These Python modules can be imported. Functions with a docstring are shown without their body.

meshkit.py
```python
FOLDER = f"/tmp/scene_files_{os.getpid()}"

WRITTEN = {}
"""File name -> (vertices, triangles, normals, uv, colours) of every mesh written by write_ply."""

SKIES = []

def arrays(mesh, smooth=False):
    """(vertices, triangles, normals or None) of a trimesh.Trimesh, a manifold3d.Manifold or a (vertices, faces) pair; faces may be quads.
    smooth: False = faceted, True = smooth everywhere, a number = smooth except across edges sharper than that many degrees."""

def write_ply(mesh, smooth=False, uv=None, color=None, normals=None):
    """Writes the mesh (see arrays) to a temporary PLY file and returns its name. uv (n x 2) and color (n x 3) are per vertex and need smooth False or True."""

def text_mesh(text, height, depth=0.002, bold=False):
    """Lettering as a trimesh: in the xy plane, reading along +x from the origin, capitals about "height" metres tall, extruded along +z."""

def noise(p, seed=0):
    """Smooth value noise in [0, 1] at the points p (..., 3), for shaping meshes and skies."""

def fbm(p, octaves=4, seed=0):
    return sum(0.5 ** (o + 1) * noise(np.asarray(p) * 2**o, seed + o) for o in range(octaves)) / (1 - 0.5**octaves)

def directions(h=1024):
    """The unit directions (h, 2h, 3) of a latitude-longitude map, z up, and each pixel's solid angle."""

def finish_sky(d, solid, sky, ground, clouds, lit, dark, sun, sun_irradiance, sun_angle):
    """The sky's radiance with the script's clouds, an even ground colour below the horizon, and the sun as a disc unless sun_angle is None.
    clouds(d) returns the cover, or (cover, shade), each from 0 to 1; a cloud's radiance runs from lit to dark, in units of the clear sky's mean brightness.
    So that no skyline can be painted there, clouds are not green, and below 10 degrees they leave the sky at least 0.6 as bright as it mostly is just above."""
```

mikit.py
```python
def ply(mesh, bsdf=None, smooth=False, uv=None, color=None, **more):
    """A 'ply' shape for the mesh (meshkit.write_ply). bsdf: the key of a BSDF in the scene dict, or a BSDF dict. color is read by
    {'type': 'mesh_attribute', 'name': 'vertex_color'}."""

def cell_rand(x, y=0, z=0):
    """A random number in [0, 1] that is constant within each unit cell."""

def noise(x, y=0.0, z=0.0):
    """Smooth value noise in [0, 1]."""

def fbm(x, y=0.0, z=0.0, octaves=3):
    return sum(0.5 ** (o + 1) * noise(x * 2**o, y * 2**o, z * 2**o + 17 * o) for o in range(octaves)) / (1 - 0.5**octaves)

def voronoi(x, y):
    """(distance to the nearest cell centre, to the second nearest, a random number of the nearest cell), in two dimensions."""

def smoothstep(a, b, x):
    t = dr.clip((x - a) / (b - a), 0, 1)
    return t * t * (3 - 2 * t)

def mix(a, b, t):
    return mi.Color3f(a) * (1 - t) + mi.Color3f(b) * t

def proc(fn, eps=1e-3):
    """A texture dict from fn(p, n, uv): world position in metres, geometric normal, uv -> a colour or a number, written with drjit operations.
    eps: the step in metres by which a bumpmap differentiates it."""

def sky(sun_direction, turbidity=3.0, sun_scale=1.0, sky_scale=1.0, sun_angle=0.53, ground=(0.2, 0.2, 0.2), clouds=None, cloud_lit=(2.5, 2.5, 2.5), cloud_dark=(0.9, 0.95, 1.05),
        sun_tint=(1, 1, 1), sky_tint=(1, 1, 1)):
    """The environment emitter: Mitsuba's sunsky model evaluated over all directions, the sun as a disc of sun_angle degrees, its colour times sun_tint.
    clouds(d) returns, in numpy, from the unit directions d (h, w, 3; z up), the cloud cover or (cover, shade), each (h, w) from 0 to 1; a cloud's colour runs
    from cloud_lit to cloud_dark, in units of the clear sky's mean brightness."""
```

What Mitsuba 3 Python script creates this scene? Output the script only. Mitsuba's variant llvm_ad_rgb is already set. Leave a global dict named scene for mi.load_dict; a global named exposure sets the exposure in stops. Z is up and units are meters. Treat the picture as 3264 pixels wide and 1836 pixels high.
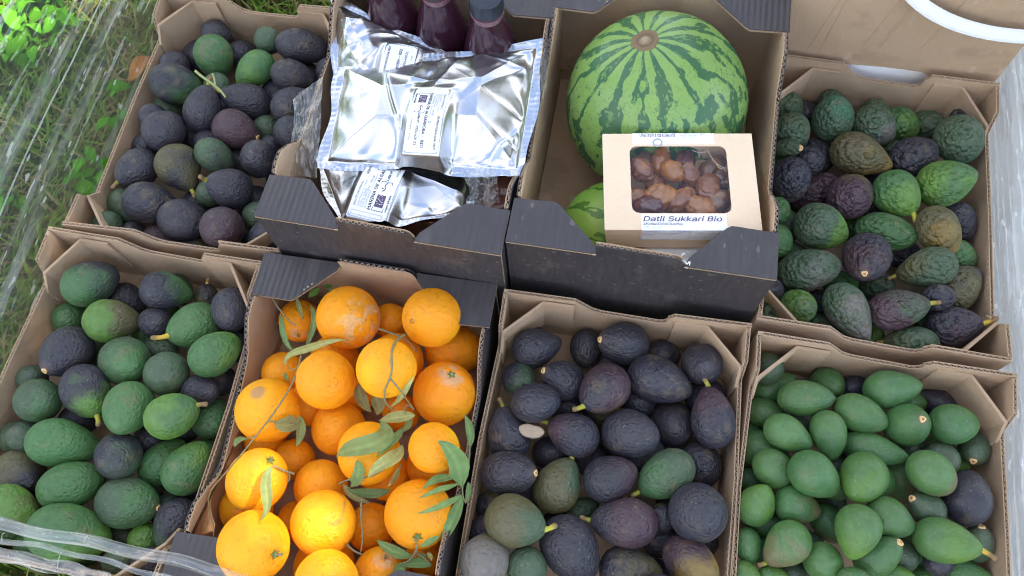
import json, math, random
import numpy as np, trimesh, mitsuba as mi, drjit as dr, mikit, meshkit
from shapely.geometry import Polygon, LineString, Point, box as sbox
from shapely import affinity
from scipy.interpolate import LinearNDInterpolator

# ------------------------------------------------------------------ camera, sky, exposure
T = mi.ScalarTransform4f
scene, labels = {}, {}
scene['camera'] = {'type': 'perspective', 'fov': 66.029, 'fov_axis': 'x', 'near_clip': 0.01, 'far_clip': 300.0,
                   'to_world': T().look_at(origin=[0.0, -0.3696, 0.8897], target=[-0.1071, 0.0118, -0.0285], up=[-0.1492, 0.9069, 0.3941])}
SUN = np.array([0.60, 0.22, 0.77]); SUN /= np.linalg.norm(SUN)


def sky_clouds(d):
    c = meshkit.fbm(d * 2.3 + 4.0, 5, 3)
    return np.clip((c - 0.42) * 4.0, 0, 0.9), np.clip((c - 0.6) * 2, 0, 0.6)


scene['sky'] = mikit.sky(SUN.tolist(), turbidity=3, sun_scale=0.8, clouds=sky_clouds, sky_tint=(1.16, 1.0, 0.87), cloud_lit=(2.42, 2.3, 2.1))
exposure = 4.08

rnd = random.Random(7)
rng = np.random.default_rng(7)
GROUND = -0.125
FLOOR = -0.12


# ------------------------------------------------------------------ helpers
def numbered(name):
    def taken(k):
        return k in scene or k in labels or any(s.startswith(k + '__') for s in scene)
    if not taken(name):
        return name
    i = 1
    while taken('%s_%03d' % (name, i)):
        i += 1
    return '%s_%03d' % (name, i)


def put(name, mesh, bsdf, parent=None, smooth=False, uv=None, color=None, **kw):
    key = (parent + '__' if parent else '') + name
    if key in scene:
        i = 1
        while '%s_%03d' % (key, i) in scene:
            i += 1
        key = '%s_%03d' % (key, i)
    scene[key] = mikit.ply(mesh, bsdf, smooth=smooth, uv=uv, color=color, **kw)
    return key


def tag(key, label, cat, group=None):
    labels[key] = {'label': label, 'category': cat}
    if group:
        labels[key]['group'] = group


def join(ms):
    return trimesh.util.concatenate([m if isinstance(m, trimesh.Trimesh) else trimesh.Trimesh(m[0], m[1], process=False) for m in ms])


def box_mesh(lo, hi):
    lo, hi = np.array(lo, float), np.array(hi, float)
    m = trimesh.creation.box(extents=hi - lo)
    m.apply_translation((lo + hi) / 2)
    return m


def tube(pts, rad, sides=7, cap=True):
    p = np.asarray(pts, float)
    n = len(p)
    rad = np.broadcast_to(np.asarray(rad, float), (n,))
    t = np.gradient(p, axis=0)
    t /= np.linalg.norm(t, axis=1, keepdims=True) + 1e-12
    a = np.zeros_like(p)
    ref = np.array([0.31, 0.2, 0.93])
    prev = np.cross(t[0], ref); prev /= np.linalg.norm(prev)
    for i in range(n):
        prev = prev - t[i] * (prev @ t[i]); prev /= np.linalg.norm(prev) + 1e-12
        a[i] = prev
    b = np.cross(t, a)
    g = np.arange(sides) * 2 * np.pi / sides
    v = p[:, None] + rad[:, None, None] * (np.cos(g)[None, :, None] * a[:, None] + np.sin(g)[None, :, None] * b[:, None])
    i, j = np.meshgrid(np.arange(n - 1), np.arange(sides), indexing='ij')
    q = np.stack([i * sides + j, i * sides + (j + 1) % sides, (i + 1) * sides + (j + 1) % sides, (i + 1) * sides + j], -1).reshape(-1, 4)
    v = v.reshape(-1, 3)
    f = np.vstack([q[:, [0, 1, 2]], q[:, [0, 2, 3]]])
    if cap:
        k = len(v)
        v = np.vstack([v, p[0], p[-1]])
        j = np.arange(sides)
        f = np.vstack([f, np.stack([(j + 1) % sides, j, j * 0 + k], 1), np.stack([(n - 1) * sides + j, (n - 1) * sides + (j + 1) % sides, j * 0 + k + 1], 1)])
    return trimesh.Trimesh(v, f, process=False)


def spline(pts, n=24):
    p = np.asarray(pts, float)
    if len(p) < 3:
        s = np.linspace(0, 1, n)[:, None]
        return p[0] * (1 - s) + p[-1] * s
    from scipy.interpolate import CubicSpline
    d = np.r_[0, np.cumsum(np.linalg.norm(np.diff(p, axis=0), axis=1))]
    return CubicSpline(d, p)(np.linspace(0, d[-1], n))


def grid_faces(nu, nv, wrap=False):
    i, j = np.meshgrid(np.arange(nu - 1), np.arange(nv if wrap else nv - 1), indexing='ij')
    a = i * nv + j; b = i * nv + (j + 1) % nv; c = (i + 1) * nv + (j + 1) % nv; d = (i + 1) * nv + j
    q = np.stack([a, b, c, d], -1).reshape(-1, 4)
    return np.vstack([q[:, [0, 1, 2]], q[:, [0, 2, 3]]])


def frame(ax):
    ax = np.asarray(ax, float); ax = ax / np.linalg.norm(ax)
    a = np.cross(ax, [0, 0, 1.0] if abs(ax[2]) < 0.9 else [1.0, 0, 0]); a /= np.linalg.norm(a)
    return a, np.cross(ax, a), ax


def extrude(poly, h):
    gs = getattr(poly, 'geoms', [poly])
    return join([trimesh.creation.extrude_polygon(g, h, engine='earcut') for g in gs if g.area > 1e-9])


# ------------------------------------------------------------------ materials
def mat(name, **k):
    scene[name] = {'type': 'twosided', 'bsdf': {'type': 'principled', **k}}
    return name


def rgb(*c):
    return {'type': 'rgb', 'value': list(map(float, c))}


def bumped(name, bsdf, fn, scale, eps=5e-4):
    scene[name] = {'type': 'twosided', 'bsdf': {'type': 'bumpmap', 'arbitrary': mikit.proc(fn, eps), 'scale': scale, 'bsdf': bsdf}}


VC = {'type': 'mesh_attribute', 'name': 'vertex_color'}
N, F = mikit.noise, mikit.fbm


def kraft_colour(p, n, uv):
    fib = F(p.x * 900, p.y * 900, p.z * 140, 3)
    big = F(p.x * 14, p.y * 14, p.z * 14, 3)
    t = dr.clip(0.5 + (fib - 0.5) * 0.55 + (big - 0.5) * 0.7, 0, 1)
    c = mikit.mix((0.325, 0.220, 0.138), (0.435, 0.308, 0.202), t)
    stain = mikit.smoothstep(0.60, 0.74, F(p.x * 21 + 3, p.y * 21, p.z * 30, 4)) * 0.30
    rub = mikit.smoothstep(0.70, 0.80, F(p.x * 55, p.y * 55, p.z * 26 + 9, 4)) * 0.35
    return mikit.mix(mikit.mix(c, (0.22, 0.145, 0.095), stain), (0.50, 0.40, 0.31), rub)


def flute_bump(p, n, uv):
    s = dr.select(dr.abs(n.z) > 0.5, p.x, p.x * (1 - dr.abs(n.x)) + p.y * (1 - dr.abs(n.y)))
    amp = 0.15 + 0.6 * N(p.x * 22, p.y * 22, p.z * 22 + 5)
    return 0.5 + amp * dr.sin(s * 2 * math.pi / 0.0074 + 0.8 * N(s * 40, p.z * 8)) + 2.2 * F(p.x * 38, p.y * 38, p.z * 38, 4)


bumped('cardboard', {'type': 'principled', 'base_color': mikit.proc(kraft_colour), 'roughness': 0.75, 'specular': 0.25}, flute_bump, 0.00022)
mat('cardboard_cut', base_color=rgb(0.44, 0.33, 0.235), roughness=0.9, specular=0.1)


def black_colour(p, n, uv):
    w = F(p.x * 300, p.y * 40, p.z * 40, 3)
    scuff = mikit.smoothstep(0.60, 0.78, F(p.x * 45, p.y * 12, p.z * 20, 4))
    base = mikit.mix((0.034, 0.029, 0.031), (0.055, 0.048, 0.050), w)
    return mikit.mix(mikit.mix(base, (0.115, 0.100, 0.092), scuff * 0.3), (0.20, 0.17, 0.14), mikit.smoothstep(0.74, 0.80, F(p.x * 160, p.y * 60, p.z * 160, 3)) * 0.35)


bumped('black_print', {'type': 'principled', 'base_color': mikit.proc(black_colour), 'roughness': 0.42, 'specular': 0.5}, flute_bump, 0.00035)


def pebble(p, n, uv):
    a = N(p.x * 420, p.y * 420, p.z * 420)
    b = N(p.x * 900, p.y * 900, p.z * 900 + 7)
    return dr.square(a) * 1.3 + 0.45 * b


def specks(lo, hi, amt):
    return mikit.proc(lambda p, n, uv: amt * mikit.smoothstep(lo, hi, N(p.x * 620, p.y * 620, p.z * 620 + 3)))


def skin(name, rough, fn, scale, lo, hi, amt):
    bumped(name, {'type': 'blendbsdf', 'weight': specks(lo, hi, amt), 'bsdf_0': {'type': 'principled', 'base_color': VC, 'roughness': rough, 'specular': 0.5},
                  'bsdf_1': {'type': 'principled', 'base_color': rgb(.26, .30, .16), 'roughness': rough, 'specular': 0.5}}, fn, scale, 3e-4)


skin('avocado_skin', 0.44, pebble, 0.0012, .84, .93, .4)
skin('avocado_skin_rough', 0.48, lambda p, n, uv: dr.square(N(p.x * 240, p.y * 240, p.z * 240)) * 1.5 + 0.5 * N(p.x * 560, p.y * 560, p.z * 560 + 7), 0.0030, .84, .93, .4)
skin('avocado_skin_smooth', 0.40, lambda p, n, uv: F(p.x * 500, p.y * 500, p.z * 500, 2), 0.0009, .82, .92, .32)
bumped('orange_peel', {'type': 'principled', 'base_color': VC, 'roughness': 0.42, 'specular': 0.30}, lambda p, n, uv: dr.square(N(p.x * 560, p.y * 560, p.z * 560)) * 1.4 + 0.8 * N(p.x * 240, p.y * 240, p.z * 240), 0.0008, 3e-4)
mat('stalk', base_color=VC, roughness=0.55)
mat('twig_bark', base_color=rgb(0.20, 0.18, 0.09), roughness=0.7)
scene['leaf'] = {'type': 'principledthin', 'base_color': VC, 'roughness': 0.45, 'diff_trans': 0.7, 'spec_trans': 0.0, 'eta': 1.4}
scene['grass_blade'] = {'type': 'principledthin', 'base_color': VC, 'roughness': 0.5, 'diff_trans': 0.8, 'spec_trans': 0.0, 'eta': 1.4}
scene['crown_leaf'] = {'type': 'principledthin', 'base_color': rgb(0.12, 0.20, 0.05), 'roughness': 0.5, 'diff_trans': 0.9, 'spec_trans': 0.0, 'eta': 1.4}
scene['foil'] = {'type': 'twosided', 'bsdf': {'type': 'roughconductor', 'material': 'Al', 'alpha': 0.07, 'specular_reflectance': rgb(.64, .65, .67), 'distribution': 'ggx'}}
mat('label_paper', base_color=rgb(0.80, 0.81, 0.82), roughness=0.35, specular=0.4)
mat('ink', base_color=rgb(0.035, 0.035, 0.06), roughness=0.6)
mat('ink_pale', base_color=rgb(0.33, 0.34, 0.42), roughness=0.6)
mat('ink_plum', base_color=rgb(0.085, 0.06, 0.12), roughness=0.6)
bumped('kraft_carton', {'type': 'principled', 'base_color': mikit.proc(lambda p, n, uv: mikit.mix((0.68, 0.51, 0.345), (0.76, 0.60, 0.43), F(p.x * 700, p.y * 700, p.z * 700, 3))), 'roughness': 0.5, 'specular': 0.4}, lambda p, n, uv: F(p.x * 90, p.y * 90, p.z * 90, 3), 0.0008)
bumped('date_skin', {'type': 'principled', 'base_color': VC, 'roughness': .2, 'specular': .6, 'clearcoat': .9, 'clearcoat_gloss': .85}, lambda p, n, uv: dr.abs(2 * F(p.x * 170, p.y * 170, p.z * 170, 3) - 1), .0016)
scene['window_film'] = {'type': 'thindielectric', 'int_ior': 1.3}
mat('juice_bottle', base_color=rgb(0.030, 0.009, 0.018), roughness=0.12, specular=0.55)
mat('juice_neck', base_color=rgb(0.14, 0.075, 0.09), roughness=0.12, specular=0.55)
mat('cap_plastic', base_color=rgb(0.012, 0.017, 0.028), roughness=0.28, specular=0.5)
mat('dark_packet', base_color=rgb(0.075, 0.030, 0.022), roughness=0.22, specular=0.6)
bumped('webbing', {'type': 'principled', 'base_color': rgb(0.80, 0.80, 0.82), 'roughness': 0.5}, lambda p, n, uv: dr.sin(uv.x * 900) * dr.sin(uv.y * 60 + uv.x * 900), 0.0006, 3e-4)
mat('white_liner', base_color=rgb(0.86, 0.86, 0.86), roughness=0.35)


def film_weight(lo, hi, base):
    def fn(p, n, uv):
        s = F(uv.x * 3.0, uv.y * 60, 0.0, 3)
        f = F(uv.x * 44, uv.y * 170, 5.0, 2)
        return base + 0.24 * mikit.smoothstep(lo, hi, s) + 0.5 * mikit.smoothstep(0.79, 0.88, f)
    return fn


def film(name, lo, hi, base, g=.62, ior=1.5):
    scene[name] = {'type': 'blendbsdf', 'weight': mikit.proc(film_weight(lo, hi, base)),
                   'bsdf_0': {'type': 'thindielectric', 'int_ior': ior},
                   'bsdf_1': {'type': 'principledthin', 'base_color': rgb(g, g * 1.02, g * 1.01), 'roughness': 0.25, 'diff_trans': 0.9, 'spec_trans': 0.0, 'eta': 1.5}}


film('stretch_film', 0.46, 0.74, 0.05, .66, 1.38)
film('stretch_film_milky', 0.30, 0.60, 0.18, .9)
film('clear_bag', 0.6, 0.8, 0.06)

DARK_M, LIGHT_M = (0.036, 0.110, 0.042), (0.20, 0.315, 0.10)


def melon_colour(p, n, uv):
    lon, lat = uv.x * 15, uv.y
    jag = (F(uv.x * 46, lat * 18, 1.0, 4) - 0.5) * 1.35 + (N(uv.x * 15, lat * 6, 9.0) - 0.5) * 0.75
    s = lon + jag * mikit.smoothstep(0.02, 0.30, lat)
    fr = s - dr.floor(s)
    d = dr.abs(fr - 0.5)
    wv = 0.205 + 0.26 * (N(dr.floor(s) * 3.1, lat * 7, 3.0) - 0.5)
    dark = 1 - mikit.smoothstep(wv - 0.035, wv + 0.03, d)
    spots = mikit.smoothstep(0.66, 0.72, F(uv.x * 120, lat * 70, 4.0, 2))
    dark = dr.clip(dark - 0.5 * spots * dark, 0, 1)
    v1, v2, _ = mikit.voronoi(uv.x * 60 + 2 * N(uv.x * 90, lat * 60), lat * 20)
    vein = (1 - mikit.smoothstep(0.015, 0.05, v2 - v1)) * mikit.smoothstep(0.1, 0.3, lat) * 0.6
    specks = mikit.smoothstep(0.76, 0.82, N(uv.x * 420, lat * 210)) * 0.35
    t = dr.maximum(dark, dr.maximum(vein, specks))
    light = mikit.mix(LIGHT_M, (0.17, 0.30, 0.055), F(uv.x * 30, lat * 12, 2.0, 3))
    return mikit.mix(light, DARK_M, t)


scene['watermelon_rind'] = {'type': 'twosided', 'bsdf': {'type': 'principled', 'base_color': mikit.proc(melon_colour), 'roughness': 0.36, 'specular': 0.45}}


def melon2_colour(p, n, uv):
    lon, lat = uv.x * 11, uv.y
    s = lon + (F(uv.x * 40, lat * 14, 1.0, 3) - 0.5) * 0.7
    d = dr.abs(s - dr.floor(s) - 0.5)
    wv = 0.05 + 0.07 * N(uv.x * 20, lat * 11, 2.0)
    dark = 1 - mikit.smoothstep(wv - 0.02, wv + 0.03, d)
    base = mikit.mix((0.20, 0.37, 0.055), (0.33, 0.40, 0.05), mikit.smoothstep(0.45, 0.7, F(uv.x * 5, lat * 4, 6.0, 2)))
    return mikit.mix(base, (0.05, 0.14, 0.02), dark * 0.85)


scene['melon_rind'] = {'type': 'twosided', 'bsdf': {'type': 'principled', 'base_color': mikit.proc(melon2_colour), 'roughness': 0.38, 'specular': 0.45}}


def soil_colour(p, n, uv):
    t = F(p.x * 18, p.y * 18, 0.0, 4)
    return mikit.mix((0.038, 0.058, 0.018), (0.080, 0.100, 0.034), t)


scene['soil'] = {'type': 'twosided', 'bsdf': {'type': 'diffuse', 'reflectance': mikit.proc(soil_colour)}}
scene['concrete'] = {'type': 'twosided', 'bsdf': {'type': 'diffuse', 'reflectance': mikit.proc(lambda p, n, uv: mikit.mix((.24, .235, .225), (.36, .35, .33), F(p.x * 30, p.y * 30, 0.0, 4)))}}
mat('bark', base_color=rgb(0.14, 0.10, 0.07), roughness=0.9)

# ------------------------------------------------------------------ data: crates and fruit, metres
CRATES = json.loads('''{"A":{"x":-0.5601,"y":0.1982,"yaw":0.0256,"z":-0.0015,"w":0.297,"l":0.3994,"cut":0.012},"B":{"x":-0.2576,"y":0.2024,"yaw":-0.0118,"z":0.0902,"w":0.2925,"l":0.3994,"cut":0},"C":{"x":0.039,"y":0.2177,"yaw":0.0043,"z":0.0934,"w":0.2998,"l":0.3994,"cut":0},"D":{"x":0.3423,"y":0.2067,"yaw":-0.0219,"z":-0.0017,"w":0.2909,"l":0.3994,"cut":0},"E":{"x":-0.5722,"y":-0.2134,"yaw":-0.0099,"z":-0.0003,"w":0.2962,"l":0.3994,"cut":0.012,"bow":{"1":0.008}},"F":{"x":-0.2688,"y":-0.2024,"yaw":0.0158,"z":0.0036,"w":0.2985,"l":0.3994,"cut":0,"bow":{"-1":0.009}},"G":{"x":0.0393,"y":-0.201,"yaw":0.012,"z":0.001,"w":0.3,"l":0.3994,"cut":0},"H":{"x":0.3387,"y":-0.2084,"yaw":-0.0141,"z":-0.0011,"w":0.2936,"l":0.3994,"cut":-0.004}}''')
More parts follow.
